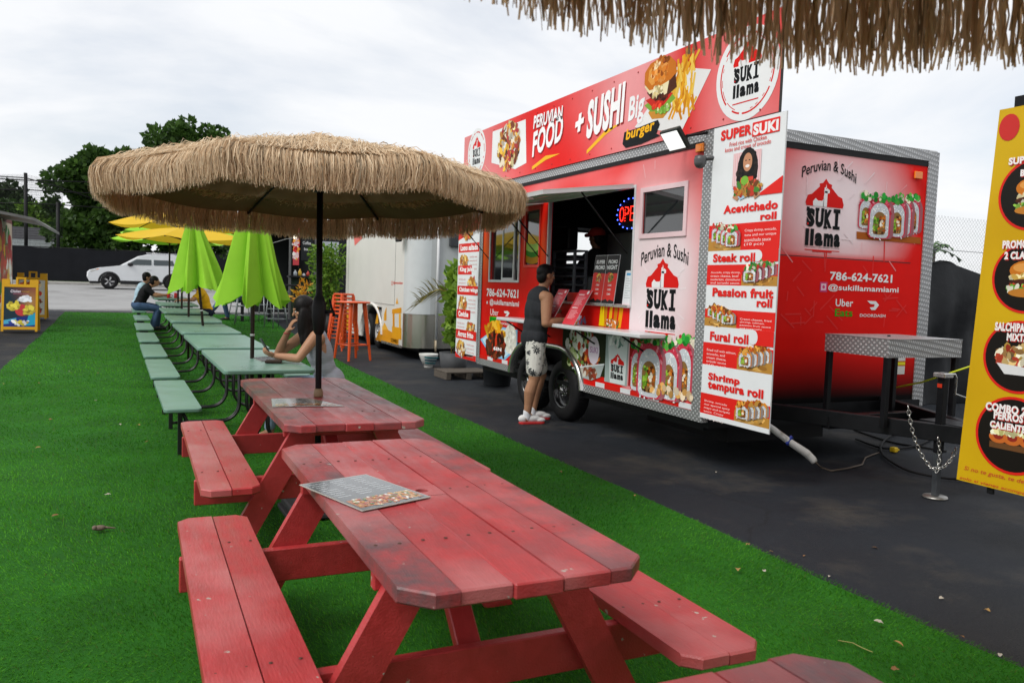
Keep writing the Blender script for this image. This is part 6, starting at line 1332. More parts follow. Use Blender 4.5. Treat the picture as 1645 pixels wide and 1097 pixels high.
# ================================================================ orange bar table and stacked stools
orange_m = mat('orange_metal', (.72, .085, .012), rough=.35, var=.06, coat=.2)
p0 = at_ground(566, 578); BT = thing('bar_table', 'tall orange metal bar table beside the white trailer', 'bar table', (p0.x, p0.y, p0.z), math.radians(20))
OFF[BT.name] = Vector()
b = MB(); b.lathe([(.001, 1.035), (.29, 1.035), (.305, 1.042), (.305, 1.06), (.295, 1.068), (.001, 1.07)], 36); b.build('tabletop', orange_m, BT, local=True)
for k in range(4):
    a = PI/4+PI/2*k; t = Vector((math.cos(a)*.20, math.sin(a)*.20, 1.035)); g = Vector((math.cos(a)*.33, math.sin(a)*.33, 0)); b = MB(); b.tube([t, t.lerp(g, .5), g], [.045, .034, .022], 6, smooth=False); b.build('leg', orange_m, BT, local=True)
    a2 = a+PI/2; f = .28; m0 = Vector((math.cos(a)*.295, math.sin(a)*.295, f)); m1 = Vector((math.cos(a2)*.295, math.sin(a2)*.295, f)); b = MB(); b.tube([m0, m1], .012, 6); b.build('foot_rail', orange_m, BT, local=True)
ST0 = thing('bar_stool', 'orange metal stool, topmost of the stack behind the bar table', 'stool', (0, 0, 0), 0, 'stacked orange stools'); OFF[ST0.name] = Vector()
b = MB(); b.prism(rrect(.155, .155, .03), .73, .765, ch=.006); b.build('seat', orange_m, ST0, local=True)
for k in range(4):
    a = PI/4+PI/2*k; t = Vector((math.cos(a)*.19, math.sin(a)*.19, .73)); g = Vector((math.cos(a)*.30, math.sin(a)*.30, 0)); b = MB(); b.tube([t, g], [.034, .018], 5, smooth=False); b.build('leg', orange_m, ST0, local=True)
    a2 = a+PI/2; f = .25; rr_ = .265; b = MB(); b.tube([(math.cos(a)*rr_, math.sin(a)*rr_, f), (math.cos(a2)*rr_, math.sin(a2)*rr_, f)], .009, 5); b.build('foot_rail', orange_m, ST0, local=True)
ps = at_ground(560, 566); nst = 6
for k in range(nst):
    z = ps.z+(nst-1-k)*.078; o = ST0 if k == 0 else copy_tree(ST0)
    o.location = (ps.x, ps.y+.5, z); o.rotation_euler = (0, 0, math.radians(22+3*(k % 3)))
    if k: o['label'] = 'orange metal stool at the bottom of the stack behind the bar table' if k == nst-1 else 'orange metal stool in the middle of the stack behind the bar table'
# ================================================================ plants
leaf_bright = mat('leaf_bright', attr=True, rough=.45, var=0, subs=.35)
def leaf_cloud(name, centers, n, size, lo, hi, parent, squash=1.0, aspect=.5, up=.2, mode='vol'):
    """n leaves spread through blobs; centers = [(c, r)]"""
    w = np.array([max(r) if isinstance(r, tuple) else r for c, r in centers])**2; w = w/w.sum(); idx = nrng.choice(len(centers), n, p=w)
    C = np.array([tuple(c) for c, r in centers])[idx]; Rr = np.array([(r if isinstance(r, tuple) else (r, r, r*squash)) for c, r in centers])[idx]
    d = nrng.normal(size=(n, 3)); d /= np.linalg.norm(d, axis=1, keepdims=True); q_ = nrng.random((n, 1))**(.42 if mode == 'vol' else .15)
    P = C+d*Rr*q_; s = size*nrng.uniform(.55, 1.35, n)[:, None]
    a = nrng.normal(size=(n, 3))+d*.8+np.array([0, 0, up]); a /= np.linalg.norm(a, axis=1, keepdims=True)
    b_ = np.cross(a, nrng.normal(size=(n, 3))); b_ /= np.linalg.norm(b_, axis=1, keepdims=True)+1e-9; nrm = np.cross(a, b_)
    V = np.stack([P, P+a*s*.5+b_*s*aspect*.5+nrm*s*.06, P+a*s, P+a*s*.5-b_*s*aspect*.5+nrm*s*.06], 1).reshape(-1, 3); F = np.arange(len(V)).reshape(-1, 4)
    t = np.clip(nrng.normal(.5, .25, n), 0, 1)[:, None]; col = np.array(lo)*(1-t)+np.array(hi)*t
    o = OFF.get(parent.name, Vector()) if parent is not None else Vector()
    return np_mesh(name, V-np.array(tuple(o)), F, leaf_bright, parent, np.repeat(col, 4, 0))
stem_m = mat('plant_stem', (.10, .085, .04), rough=.8)
def potted(label, base, h, w, nleaf, size, lo, hi, pot=True, seed=0, pot_r=.2, pot_h=.32, aspect=.6):
    r = random.Random(seed); t = thing('potted_plant', label, 'plant', tuple(base)); cs = []
    b = MB(); nst_ = 7
    if pot:
        b.lathe([(.001, 0), (pot_r*.82, 0), (pot_r, pot_h), (pot_r*.94, pot_h), (pot_r*.9, pot_h-.04), (.001, pot_h-.04)], 20, Matrix.Translation(base)); b.build('pot', mat('grey_planter', (.07, .073, .078), rough=.6, var=.15), t)
    z0 = pot_h-.05 if pot else 0; b = MB()
    for i in range(nst_):
        a = r.uniform(0, 2*PI); k = r.uniform(.2, 1.0); top = Vector(base)+Vector((math.cos(a)*w*k, math.sin(a)*w*k, z0+h*r.uniform(.62, 1.0))); st = Vector(base)+Vector((0, 0, z0)); mid = st.lerp(top, .5)+Vector((r.uniform(-.08, .08), r.uniform(-.08, .08), 0)); b.tube([st, mid, top], [.014, .010, .005], 6)
        for f in (.30, .5, .7, .88, 1.0): pnt = st.lerp(mid, f*2) if f < .5 else mid.lerp(top, f*2-1); cs.append((pnt, (w*.42, w*.42, h*.13)))
    b.build('stem', stem_m, t); leaf_cloud('foliage', cs, nleaf, size, lo, hi, t, aspect=aspect); return t
gp_ = at_ground(728, 601); potted('leafy green plant in a grey planter left of the rear menu board', (gp_.x, gp_.y, gp_.z), 1.45, .36, 1250, .13, (.07, .17, .02), (.34, .52, .06), seed=3, pot_r=.24, pot_h=.36, aspect=.75)
pp_ = on_y(521, 500, 20.2); pz = rise(20.2); potted('bushy green plant between the dark kiosk and the white trailer', (pp_.x, 20.2, pz), 1.75, .62, 1700, .13, (.045, .13, .015), (.26, .42, .05), seed=6, pot_r=.3, pot_h=.4, aspect=.5)
# croton in a warm orange, further back
pc_ = on_y(488, 480, 21.8); t = potted('small plant with orange and yellow leaves beside the dark kiosk', (pc_.x, 21.8, rise(21.8)), .95, .22, 150, .2, (.55, .20, .02), (.70, .45, .03), seed=9, pot_r=.16, pot_h=.3, aspect=.3)
# palm frond reaching out from behind the plant
PF = thing('palm_frond', 'drying yellow palm frond arching out beside the leafy potted plant', 'plant', (gp_.x, gp_.y+.1, gp_.z)); b = MB()
fp = [on_y(725, 470, gp_.y+.1), on_y(706, 465, gp_.y+.1), on_y(690, 470, gp_.y+.1), on_y(676, 486, gp_.y+.1)]; b.tube([Vector((gp_.x, gp_.y+.1, gp_.z+.3)), fp[0]-Vector((0, 0, .2)), fp[0], fp[1], fp[2], fp[3]], [.01, .01, .009, .008, .006, .004], 6); b.build('rachis', mat('yellow_stem', (.42, .34, .07), rough=.6), PF)
b = MB(); r = random.Random(2)
for i in range(34):
    f = i/33*2.0; k = min(int(f*1.5), 2); base = fp[k].lerp(fp[k+1], f*1.5-k if k < 2 else min(1, f*1.5-2)); sd = 1 if i % 2 else -1
    d = Vector((-.5+r.uniform(-.15, .15), r.uniform(-.3, .3), (.55 if sd > 0 else -.25)+r.uniform(-.1, .1))).normalized(); L_ = r.uniform(.22, .36); w_ = d.cross(Vector((0, 1, 0))).normalized()*.008
    b.add([base-w_, base+w_, base+d*L_*.6+w_*.8+Vector((0, 0, -.02)), base+d*L_+Vector((0, 0, -.07)), base+d*L_*.6-w_*.8+Vector((0, 0, -.02))], [(0, 1, 2, 3, 4)])
b.build('leaflets', mat('dry_leaflet', (.22, .19, .07), rough=.7, var=.3, subs=.2), PF, kind='stuff')
# striped bowl planter, tub, pallet
pb_ = at_ground(688, 590); PT = thing('striped_pot', 'white and teal striped bowl standing under the white trailer front', 'pot', tuple(pb_)); b = MB()
prof = [(.075, 0), (.082, .05), (.10, .06), (.14, .14), (.165, .21), (.17, .24), (.158, .24), (.15, .2), (.001, .19)]
b.lathe(prof, 28, Matrix.Translation(pb_)); pot_o = b.build('bowl', mat('white_glaze', (.6, .6, .57), rough=.3, var=.08), PT)
for z0, z1, cc in ((.075, .10, 'teal'), (.125, .15, 'dark'), (.175, .20, 'teal')):
    def rz(z): return np.interp(z, [0, .05, .06, .14, .21, .24], [.075, .082, .10, .14, .165, .17])+.002
    b = MB(); b.lathe([(rz(z0), z0), (rz((z0+z1)/2), (z0+z1)/2), (rz(z1), z1)], 28, Matrix.Translation(pb_) @ Euler((.05, .06, 0)).to_matrix().to_4x4()); b.build('stripe', mat('stripe_'+cc, (.01, .22, .26) if cc == 'teal' else (.01, .10, .16), rough=.3), pot_o)
tbp = at_ground(790, 621); TB = MB(); TB.lathe([(.001, 0), (.19, 0), (.20, .02), (.225, .28), (.235, .285), (.235, .305), (.215, .305), (.20, .06), (.001, .05)], 28, Matrix.Translation((tbp.x+.15, tbp.y+.15, tbp.z))); o = TB.build('plastic_tub', mat('dark_tub', (.035, .038, .042), rough=.55, var=.15)); tag(o, 'dark grey plastic tub on the asphalt under the trailer rear', 'tub')
plp = at_ground(748, 607); PL = thing('wooden_pallet', 'small grey wooden pallet on the ground by the planter', 'pallet', tuple(plp)); wood_g = mat('grey_wood', (.10, .085, .07), rough=.9, var=.3, vscale=10, stretch=(8, 1, 8))
for i in range(5): b = MB(); b.bbox((plp.x-.42, plp.y-.25+i*.12, plp.z+.10), (plp.x+.35, plp.y-.15+i*.12, plp.z+.125), .004); b.build('slat', wood_g, PL)
for i in range(3): b = MB(); b.bbox((plp.x-.42+i*.34, plp.y-.25, plp.z+.001), (plp.x-.34+i*.34, plp.y+.33, plp.z+.098), .004); b.build('bearer', wood_g, PL)
# ================================================================ dark kiosk, bar stools
KZ = rise(24); KI = thing('dark_kiosk', 'black food kiosk with a counter, left of the white trailer', 'kiosk', (5.2, 24.5, KZ))
kb_ = mat('kiosk_black', (.016, .017, .019), rough=.6, var=.2)
b = MB(); b.box((4.72, 23.9, KZ), (6.3, 26.5, KZ+2.9)); b.build('wall', kb_, KI)
b = MB(); b.box((3.3, 26.4, KZ), (4.7, 26.5, KZ+2.9)); b.box((3.3, 23.9, KZ+2.55), (4.7, 26.4, KZ+2.65)); b.build('rear_wall', kb_, KI)
b = MB(); b.bbox((3.95, 23.6, KZ+1.20), (4.72, 23.98, KZ+1.25), .006); b.build('counter', kb_, KI)
b = MB(); b.box((4.0, 23.8, KZ+.05), (4.72, 23.9, KZ+1.2)); b.build('counter_front', mat('kiosk_green', (.025, .045, .028), rough=.6, var=.3), KI)
for xx in (3.98, 4.70): b = MB(); b.bbox((xx-.03, 23.62, KZ), (xx+.03, 23.68, KZ+2.9), .004); b.build('post', mat('kiosk_post', (.12, .12, .12), rough=.5), KI)
b = MB(); b.box((4.92, 23.892, KZ+1.5), (5.42, 23.898, KZ+2.28)); b.build('white_notice', mat('notice_white', (.52, .56, .60), rough=.5, var=.08), KI)
q = Art((0, 23.6, 0), (1, 0, 0), (0, 0, 1), (0, -1, 0), lift=.0); q.rect(4.05, KZ+1.55, 4.22, KZ+2.65, 'C8474E'); q.nxt(); q.pile(4.13, KZ+2.1, .06, .4, ['E9C6C8', 'F0A040', 'D02A30', 'F2E8E4'], 40, .06, 3); q.build('banner', board_print_m, KI)
q = Art((0, 23.61, 0), (1, 0, 0), (0, 0, 1), (0, -1, 0), lift=.0); q.rect(4.28, KZ+1.7, 4.60, KZ+2.65, '202326'); q.nxt(); q.text('Coffee', 4.32, KZ+2.15, 4.55, KZ+2.24, 'D8D8D8', bold=.02); q.text('bar', 4.36, KZ+1.98, 4.52, KZ+2.06, 'D8D8D8', bold=.02); q.build('chalkboard', board_print_m, KI)
for k, (dx, h, c, lb) in enumerate(((.12, .16, (.5, .55, .6), 'clear bottle with a blue cap on the kiosk counter'), (.25, .20, (.75, .45, .03), 'tall yellow bottle on the kiosk counter'), (.48, .15, (.5, .05, .03), 'red topped sauce bottle on the kiosk counter'), (.36, .08, (.6, .6, .62), 'stack of white cups on the kiosk counter'))):
    b = MB(); b.lathe([(.001, 0), (.05, 0), (.05, h*.6), (.02, h*.8), (.02, h), (.001, h)], 10, Matrix.Translation((4.03+dx, 23.75, KZ+1.251))); o = b.build('bottle' if k != 3 else 'cup_stack', mat('bottle_%d' % k, c, rough=.3)); tag(o, lb, 'bottle' if k != 3 else 'cups')
LS = thing('string_lights', 'thin cable with white bulbs strung near the dark kiosk', 'lights', (3.2, 22, KZ+2.6)); b = MB()
sl = [on_y(x, y, 21) for x, y in ((420, 395), (440, 390), (460, 384), (480, 382))]; b.tube(sl, .008, 5); b.build('cable', mat('grey_cable', (.3, .3, .3), rough=.5), LS)
b = MB(); c_ = on_y(474, 381, 21); b.ellipsoid(c_, (.04, .04, .05)); b.build('bulb', mat('bulb_glow', (.9, .9, .85), emit=(1, .9, .7), estr=3, var=0), LS)
steel_l = mat('grey_metal_stool', (.30, .33, .34), rough=.35, metal=.5, var=.1)
BS0 = thing('metal_stool', '', 'stool', (0, 0, 0), 0, 'grey metal bar stools by the kiosk'); OFF[BS0.name] = Vector()
b = MB(); b.prism(rrect(.17, .17, .04), .74, .77, ch=.006); b.build('seat', steel_l, BS0, local=True)
for k in range(4):
    a = PI/4+PI/2*k; b = MB(); b.tube([(math.cos(a)*.20, math.sin(a)*.20, .74), (math.cos(a)*.30, math.sin(a)*.30, 0)], .014, 6); b.build('leg', steel_l, BS0, local=True)
    for f in (.25, .5): a2 = a+PI/2; rr_ = .30-.10*f/.74; b = MB(); b.tube([(math.cos(a)*rr_, math.sin(a)*rr_, f), (math.cos(a2)*rr_, math.sin(a2)*rr_, f)], .009, 6); b.build('foot_rail', steel_l, BS0, local=True)
for k, (x, y, lb) in enumerate(((443, 528, 'grey metal bar stool nearest the woman with the phone'), (420, 519, 'grey metal bar stool right of the closed umbrella pole'), (391, 522, 'grey metal bar stool left of the closed umbrella pole'), (462, 510, 'grey metal bar stool farthest right, by the kiosk'))):
    g = at_ground(x, y); o = BS0 if k == 0 else copy_tree(BS0); o['label'] = lb; o.location = g; o.rotation_euler = (0, 0, .4+.5*k)
HT = thing('high_table', 'dark high bar table behind the grey stools', 'bar table', (3.35, 22.8, rise(22.8))); b = MB(); b.bbox((2.5, 22.5, rise(22.8)+1.0), (4.1, 23.1, rise(22.8)+1.05), .008); b.build('tabletop', kb_, HT)
for xx in (2.6, 3.3, 4.0): b = MB(); b.bbox((xx-.04, 22.76, rise(22.8)), (xx+.04, 22.84, rise(22.8)+1.0), .005); b.build('post', kb_, HT)
# ================================================================ A-frame signs and the stall at the left edge
yel_pl = mat('yellow_plastic', (.62, .33, .012), rough=.5, var=.1)
def a_frame(label, xl, xr, y, z, h, prints, dy=.55):
    t = thing('sandwich_board', label, 'sign', ((xl+xr)/2, y, z), 0, 'yellow sandwich board signs'); w = xr-xl
    for s in (-1, 1):
        M = Matrix.Translation(((xl+xr)/2, y+.02*s, z+h*.86)) @ Euler((s*math.atan2(dy/2, h), 0, 0)).to_matrix().to_4x4()
        pn = MB(); yy0, yy1 = (-.03, 0) if s < 0 else (0, .03)
        pn.box((-w/2, yy0, -h*.86), (-w/2+.045, yy1, .0), M); pn.box((w/2-.045, yy0, -h*.86), (w/2, yy1, 0), M); pn.box((-w/2+.045, yy0, -h*.86+.04), (w/2-.045, yy1, -h*.86+.10), M); pn.box((-w/2+.045, yy0, -.06), (w/2-.045, yy1, 0), M)
        for x0, x1 in ((-w/2, -w*.28), (w*.26, w/2)): pn.box((x0, yy0, .001), (x1, yy1, h*.09), M)
        for x0, x1 in ((-w*.12, -w*.06), (w*.10, w*.16)): pn.box((x0, yy0+.005, .001), (x1, yy1-.005, h*.10), M)
        pn.box((-w*.12, yy0+.005, h*.10), (w*.16, yy1-.005, h*.13), M)
        fo_ = pn.build('frame', yel_pl, t)
        b = MB(); b.box((-w/2+.046, yy0+.008, -h*.86+.101), (w/2-.046, yy1-.008, -.061), M); b.build('panel', mat('panel_dark', (.03, .04, .05), rough=.5), fo_)
        if s < 0:
            R3 = M.to_3x3(); a = Art(M@Vector((-w/2+.046, yy0+.006, -h*.86+.101)), R3@Vector((1, 0, 0)), R3@Vector((0, 0, 1)), R3@Vector((0, -1, 0)), lift=.001); prints(a, w-.092, h*.86-.162); a.build('poster', board_print_m, fo_)
def chicken(a, w, h):
    def f(x, y): c = mixc('16303C', '8A4A38', max(0, x/w*1.1+y/h*.7-.75)); return mixc(c, 'B98A4A', max(0, .9-math.hypot((x-w*.85)/w, (y-h*.62)/h)*2.4))
    a.grid(0, 0, w, h, 10, 12, f); a.nxt(); a.poly([(0, 0), (w, 0), (w, h*.33), (w*.7, h*.26), (w*.3, h*.22), (0, h*.1)], '1C2F7A'); a.nxt(); a.poly([(0, h*.06), (w*.4, h*.1), (w*.4, h*.22), (0, h*.16)], '4AA8CC'); a.poly([(w*.7, h*.02), (w, h*.05), (w, h*.36), (w*.78, h*.28)], '1E9CC0'); a.nxt()
    a.nxt(); a.ell(w*.55, h*.42, w*.2, h*.15, 'C23A3C'); a.pile(w*.3, h*.52, w*.16, h*.09, ['C9B83A', 'D8C84A', 'B09A2A'], 40, .05, 5); a.pile(w*.8, h*.42, w*.14, h*.10, ['C9B83A', 'D8C84A', 'B09A2A'], 40, .05, 6); a.pile(w*.68, h*.70, w*.16, h*.06, ['E4E6EA', 'CFD2DA'], 30, .05, 7); a.pile(w*.5, h*.10, w*.3, h*.05, ['C9B83A', '2A3A8A', 'E6E6E6'], 40, .04, 8)
    a.text('Chicken', w*.2, h*.86, w*.52, h*.93, 'E8DDE8', bold=.02, shear=.2); a.text('cravings', w*.55, h*.87, w*.8, h*.91, 'C9A03A', bold=.01); a.text('delicious flavor', w*.28, h*.82, w*.8, h*.85, 'C0708A')
def foods(a, w, h):
    a.rect(0, 0, w, h, 'C9CCC4'); a.nxt()
    for k in range(4): a.pile(w*.5, h*(.14+.24*k), w*.38, h*.09, ['5A2E1E', '8E4A2A', 'C8742A', 'D9C9A0', 'C0392B', '4A6A2E'], 40, .05, 400+k)
ga, gb = at_ground(3, 534), at_ground(62, 534); a_frame('yellow sandwich board with a dark blue poster, nearest on the left', ga.x, gb.x, ga.y+.1, ga.z, 1.16, chicken)
gc, gd = at_ground(40, 513), at_ground(77, 513); a_frame('yellow sandwich board with food photos, behind the other one', gc.x-.15, gd.x, gc.y, gc.z, 1.18, foods)
LSx, LSy, LSz = -2.80, 20.6, rise(20.6); SL = thing('food_stall', 'colourful food stall cut off by the left edge of the view', 'stall', (-3.6, 22, LSz)); b = MB(); b.box((-5.0, LSy+.02, LSz), (LSx-.04, 24, LSz+2.5)); b.build('body', mat('stall_red', (.16, .04, .03), rough=.5), SL)
b = MB(); b.bbox((LSx-.04, LSy, LSz), (LSx+.02, LSy+.08, LSz+2.5), .004); b.build('corner_post', mat('stall_green', (.10, .22, .13), rough=.5), SL)
q = Art((0, LSy+.02, 0), (1, 0, 0), (0, 0, 1), (0, -1, 0), lift=.003); q.rect(-3.3, LSz+.3, LSx-.045, LSz+2.45, 'D8D2C4'); q.nxt(); q.poly([(-2.9, LSz+1.2), (LSx-.045, LSz+1.5), (LSx-.045, LSz+1.9), (-2.9, LSz+2.0)], 'B52A32'); q.nxt(); q.poly([(-2.9, LSz+.4), (LSx-.045, LSz+.6), (LSx-.045, LSz+1.3), (-2.9, LSz+1.1)], 'C9A81E'); q.nxt(); q.pile(LSx-.2, LSz+1.0, .14, .5, ['B52A32', 'E0C020', 'E8E4DA', '3A7A3A'], 50, .08, 9); q.build('wall_print', print_m, SL)
q = Art((LSx-.04, 0, 0), (0, 1, 0), (0, 0, 1), (1, 0, 0), lift=.004); q.rect(20.7, LSz+.1, 23.9, LSz+2.4, 'C9B9A4'); q.nxt(); q.pile(22.3, LSz+1.3, 1.5, 1.0, ['B52A32', 'E0B020', 'E8E4DA', '3A7A3A', 'C8452A'], 130, .28, 19, 1.4); q.build('wall_print', print_m, SL)
b = MB(); pts = [(-5.0, 2.95), (-2.6, 2.72), (-2.0, 2.62), (-1.72, 2.44)]
for (x0, z0), (x1, z1) in zip(pts[:-1], pts[1:]): b.add([(x0, 20.3, z0), (x1, 20.3, z1), (x1, 23, z1), (x0, 23, z0), (x0, 20.3, z0-.06), (x1, 20.3, z1-.06), (x1, 23, z1-.06), (x0, 23, z0-.06)], [(0, 1, 2, 3), (4, 5, 6, 7), (0, 1, 5, 4), (2, 3, 7, 6), (1, 2, 6, 5), (0, 3, 7, 4)])
b.build('awning', mat('grey_awning', (.16, .155, .15), rough=.5, metal=.3, var=.3, vscale=5), SL)
gpp = at_ground(20, 470); 
# ================================================================ street: car, fence, building, trees
def suv():
    y0 = 40.4; z0 = rise(40)+.006; xf = -1.98; t = thing('white_car', 'white SUV parked across the street in front of the black fence', 'car', (xf+2.3, y0+.9, z0))
    paint = mat('white_car_paint', (.66, .68, .70), rough=.22, var=.03, coat=.6); clad = mat('black_cladding', (.02, .02, .022), rough=.6); gl = mat('car_glass', (.02, .035, .04), rough=.05, var=0, spec=.8)
    W_ = 1.84; MX = Matrix.Translation((xf, y0, z0)) @ Euler((PI/2, 0, 0)).to_matrix().to_4x4() @ Matrix.Scale(-1, 4, (0, 0, 1))   # local x,y,z -> X, Z, +Y
    body = [(.10, .34), (.0, .55), (.02, .74), (.12, .84), (.55, .96), (1.25, 1.06), (1.45, 1.09), (4.30, 1.14), (4.55, 1.02), (4.60, .60), (4.52, .34)]
    def arch(cx): return [(cx+.40*math.cos(a), .34+.40*math.sin(a)) for a in [PI*i/10 for i in range(11)]]
    poly = body+[(3.94, .34)]+[(p[0], p[1]) for p in arch(3.52)][1:-1]+[(3.12, .34), (1.30, .34)]+arch(.90)[1:-1]+[(.50, .34)]
    # loft in slices so that the flanks curve in
    def loft(poly, prof, name, m, parent):
        n = len(poly); vs = []; cx = sum(p[0] for p in poly)/n; cz = sum(p[1] for p in poly)/n
        for (yy, sc, dz) in prof: vs += [MX@Vector((cx+(p[0]-cx)*sc, cz+(p[1]-cz)*sc+dz, yy)) for p in poly]
        fs = [(k*n+i, k*n+(i+1) % n, (k+1)*n+(i+1) % n, (k+1)*n+i) for k in range(len(prof)-1) for i in range(n)]+[tuple(range(n)), tuple((len(prof)-1)*n+i for i in range(n))]
        b = MB(); b.add(vs, fs, False); return b.build(name, m, parent)
    bo = loft(poly, [(0, .975, 0), (.06, 1, 0), (W_-.06, 1, 0), (W_, .975, 0)], 'body', paint, t)
    roof = [(1.30, 1.07), (2.05, 1.52), (2.45, 1.63), (3.5, 1.66), (4.25, 1.56), (4.50, 1.10)]
    loft(roof, [(.16, .92, .0), (.22, .97, 0), (.32, 1, 0), (W_-.32, 1, 0), (W_-.22, .97, 0), (W_-.16, .92, 0)], 'cabin', paint, t)
    def pane(pts, name='window'): 
        b = MB(); b.add([MX@Vector((p[0], p[1], .115+(p[1]-1.1)*.16)) for p in pts]+[MX@Vector((p[0], p[1], .19+(p[1]-1.1)*.16)) for p in pts], [tuple(range(len(pts))), tuple(range(len(pts), 2*len(pts)))]+[(i, (i+1) % len(pts), len(pts)+(i+1) % len(pts), len(pts)+i) for i in range(len(pts))]); b.build(name, gl, t)
    pane([(1.62, 1.13), (2.12, 1.46), (2.45, 1.55), (2.62, 1.56), (2.62, 1.14)]); pane([(2.72, 1.14), (2.72, 1.56), (3.45, 1.56), (3.60, 1.15)]); pane([(3.70, 1.16), (3.55, 1.55), (3.95, 1.50), (4.2, 1.2)])
    for cx_ in (.90, 3.52):
        b = MB(); pts = [(cx_+rr_*math.cos(a), .34+rr_*math.sin(a)) for a in [PI*i/12 for i in range(13)] for rr_ in (.37, .45)]
        vs = [MX@Vector((p[0], p[1], -.012)) for p in pts]; b.add(vs, [(2*i, 2*i+1, 2*i+3, 2*i+2) for i in range(12)]); b.build('arch_trim', clad, t)
    b = MB(); b.box((xf+1.35, y0-.015, z0+.24), (xf+3.05, y0+.1, z0+.40)); b.build('sill', clad, t)
    b = MB(); b.box((xf+.12, y0+.02, z0+.24), (xf+.5, y0+1.8, z0+.345)); b.build('bumper_lip', clad, t)
    for cx_ in (.90, 3.52):
        for yy in (y0+.10, y0+W_-.10):
            M = Matrix.Translation((xf+cx_, yy, z0+.345)) @ Euler((PI/2, 0, 0)).to_matrix().to_4x4(); b = MB(); b.lathe([(.22, .11), (.30, .115), (.335, .09), (.345, .05), (.345, -.05), (.335, -.09), (.22, -.11)], 32, M); ty = b.build('wheel', rubber_m, t)
            b = MB(); b.lathe([(.225, .10), (.215, .07), (.001, .05)], 24, M); rm = b.build('rim', mat('dark_alloy', (.02, .02, .022), rough=.35, metal=.6), ty)
            for k in range(5):
                for dd in (-.10, .10): a = 2*PI*k/5+dd; b = MB(); b.bbox((.03, -.014, .07), (.215, .014, .095), .003, M @ Matrix.Rotation(a, 4, 'Z')); b.build('spoke', mat('silver_alloy', (.6, .6, .62), rough=.25, metal=.8, var=0), rm)
    b = MB(); b.add([MX@Vector(p) for p in ((.10, .80, -.004), (.42, .90, -.004), (.50, .88, -.004), (.20, .74, -.004))], [(0, 1, 2, 3)]); b.build('headlight', mat('headlamp', (.5, .5, .48), rough=.1), t); b = MB(); b.add([MX@Vector(p) for p in ((.38, .875, -.006), (.50, .905, -.006), (.50, .885, -.006), (.40, .85, -.006))], [(0, 1, 2, 3)]); b.build('indicator', mat('amber_lens'), t)
    b = MB(); b.ellipsoid(MX@Vector((1.75, 1.13, -.06)), (.12, .07, .08)); b.build('mirror', clad, t)
    for xx in (2.42, 3.35): b = MB(); b.bbox((xf+xx, y0-.02, z0+.93), (xf+xx+.2, y0+.0, z0+.96), .004); b.build('door_handle', paint, t)
    b = MB(); b.tube([(xf+2.4, y0+.35, z0+1.68), (xf+3.9, y0+.35, z0+1.68)], .018, 6); b.build('roof_rail', mat('silver_alloy'), t)
suv()
FZ = rise(49)+.12
t = thing('screen_fence', 'long black mesh privacy fence along the far side of the street', 'fence', (-2.5, 49.3, FZ))
for k in range(13):
    x0 = -22+k*3.0
    b = MB(); n = 10; vs = [(x0+3*i/n, 49.3+.03*math.sin(i*2.1+k)*math.sin(PI*i/n), FZ+z*(1.0+.015*math.sin(i*.6+k)*math.sin(PI*i/n))) for z in (.02, 1.75) for i in range(n+1)]; b.add(vs, [(i, i+1, n+2+i, n+1+i) for i in range(n)], True); b.build('screen_cloth', mat('black_screen', (.007, .008, .011), rough=.8, var=.3, vscale=2), t)
    b = MB(); b.tube([(x0, 49.35, FZ), (x0, 49.35, FZ+1.9)], .035, 8); b.build('post', black_m, t)
    b = MB(); b.tube([(x0, 49.35, FZ+1.78), (x0+3, 49.35, FZ+1.78)], .022, 6); b.build('top_rail', black_m, t)
NP = thing('netting_fence', 'tall dark net on posts rising behind the street fence', 'fence', (-6, 51, FZ)); 
for k, (x, y, yt) in enumerate(((41, 0, 278), (93, 0, 325), (-40, 0, 270))):
    p = on_y(x, yt, 51); b = MB(); b.tube([(p.x, 51, FZ-.1), (p.x, 51, p.z)], .09, 8); b.build('post', black_m, NP)
for (ys_) in ((281, 286, 300, 330), (285, 290, 291, 294), (304, 305, 308, 312), (326, 327, 329, 335)):
    b = MB(); pts = [on_y(x, y, 51) for x, y in zip((-40, 41, 93, 180), ys_)]; b.tube(pts, .03, 5); b.build('net_cable', black_m, NP)
b = MB(); tl_, tr2 = on_y(-40, 280, 51.02), on_y(41, 280, 51.02); 
for i in range(70):
    f = i/69; x = tl_.x+(on_y(100, 300, 51).x-tl_.x)*f; zt = float(np.interp(f, [0, .58, 1], [tl_.z, tr2.z, on_y(93, 292, 51).z])); b.add([(x-.006, 51.02, FZ+1.8), (x+.006, 51.02, FZ+1.8), (x+.006, 51.02, zt), (x-.006, 51.02, zt)], [(0, 1, 2, 3)])
for i in range(34):
    z = FZ+2+i*.13; x1 = on_y(100, 300, 51).x
    if z > tl_.z: break
    b.add([(tl_.x, 51.02, z-.006), (x1, 51.02, z-.006), (x1, 51.02, z+.006), (tl_.x, 51.02, z+.006)], [(0, 1, 2, 3)])
b.build('net', black_m, NP, kind='stuff')
BZ = rise(58); BD = thing('low_building', 'low white building with a long dark grey roof behind the street fence', 'building', (-8, 62, BZ))
b = MB(); b.box((-20, 58.6, BZ), (-2.5, 66, BZ+2.4)); b.build('wall', mat('bldg_white', (.55, .58, .62), rough=.7, var=.08), BD)
b = MB(); b.add([(-20.4, 57.6, BZ+2.45), (-2.1, 57.6, BZ+2.40), (-2.3, 61.5, BZ+3.35), (-20.4, 61.5, BZ+3.42), (-20.4, 66.6, BZ+2.45), (-2.1, 66.6, BZ+2.4)], [(0, 1, 2, 3), (3, 2, 5, 4), (0, 3, 4), (1, 5, 2)]); b.build('roof', mat('grey_shingle', (.045, .045, .05), rough=.9, var=.25, vscale=6, bump=.3), BD)
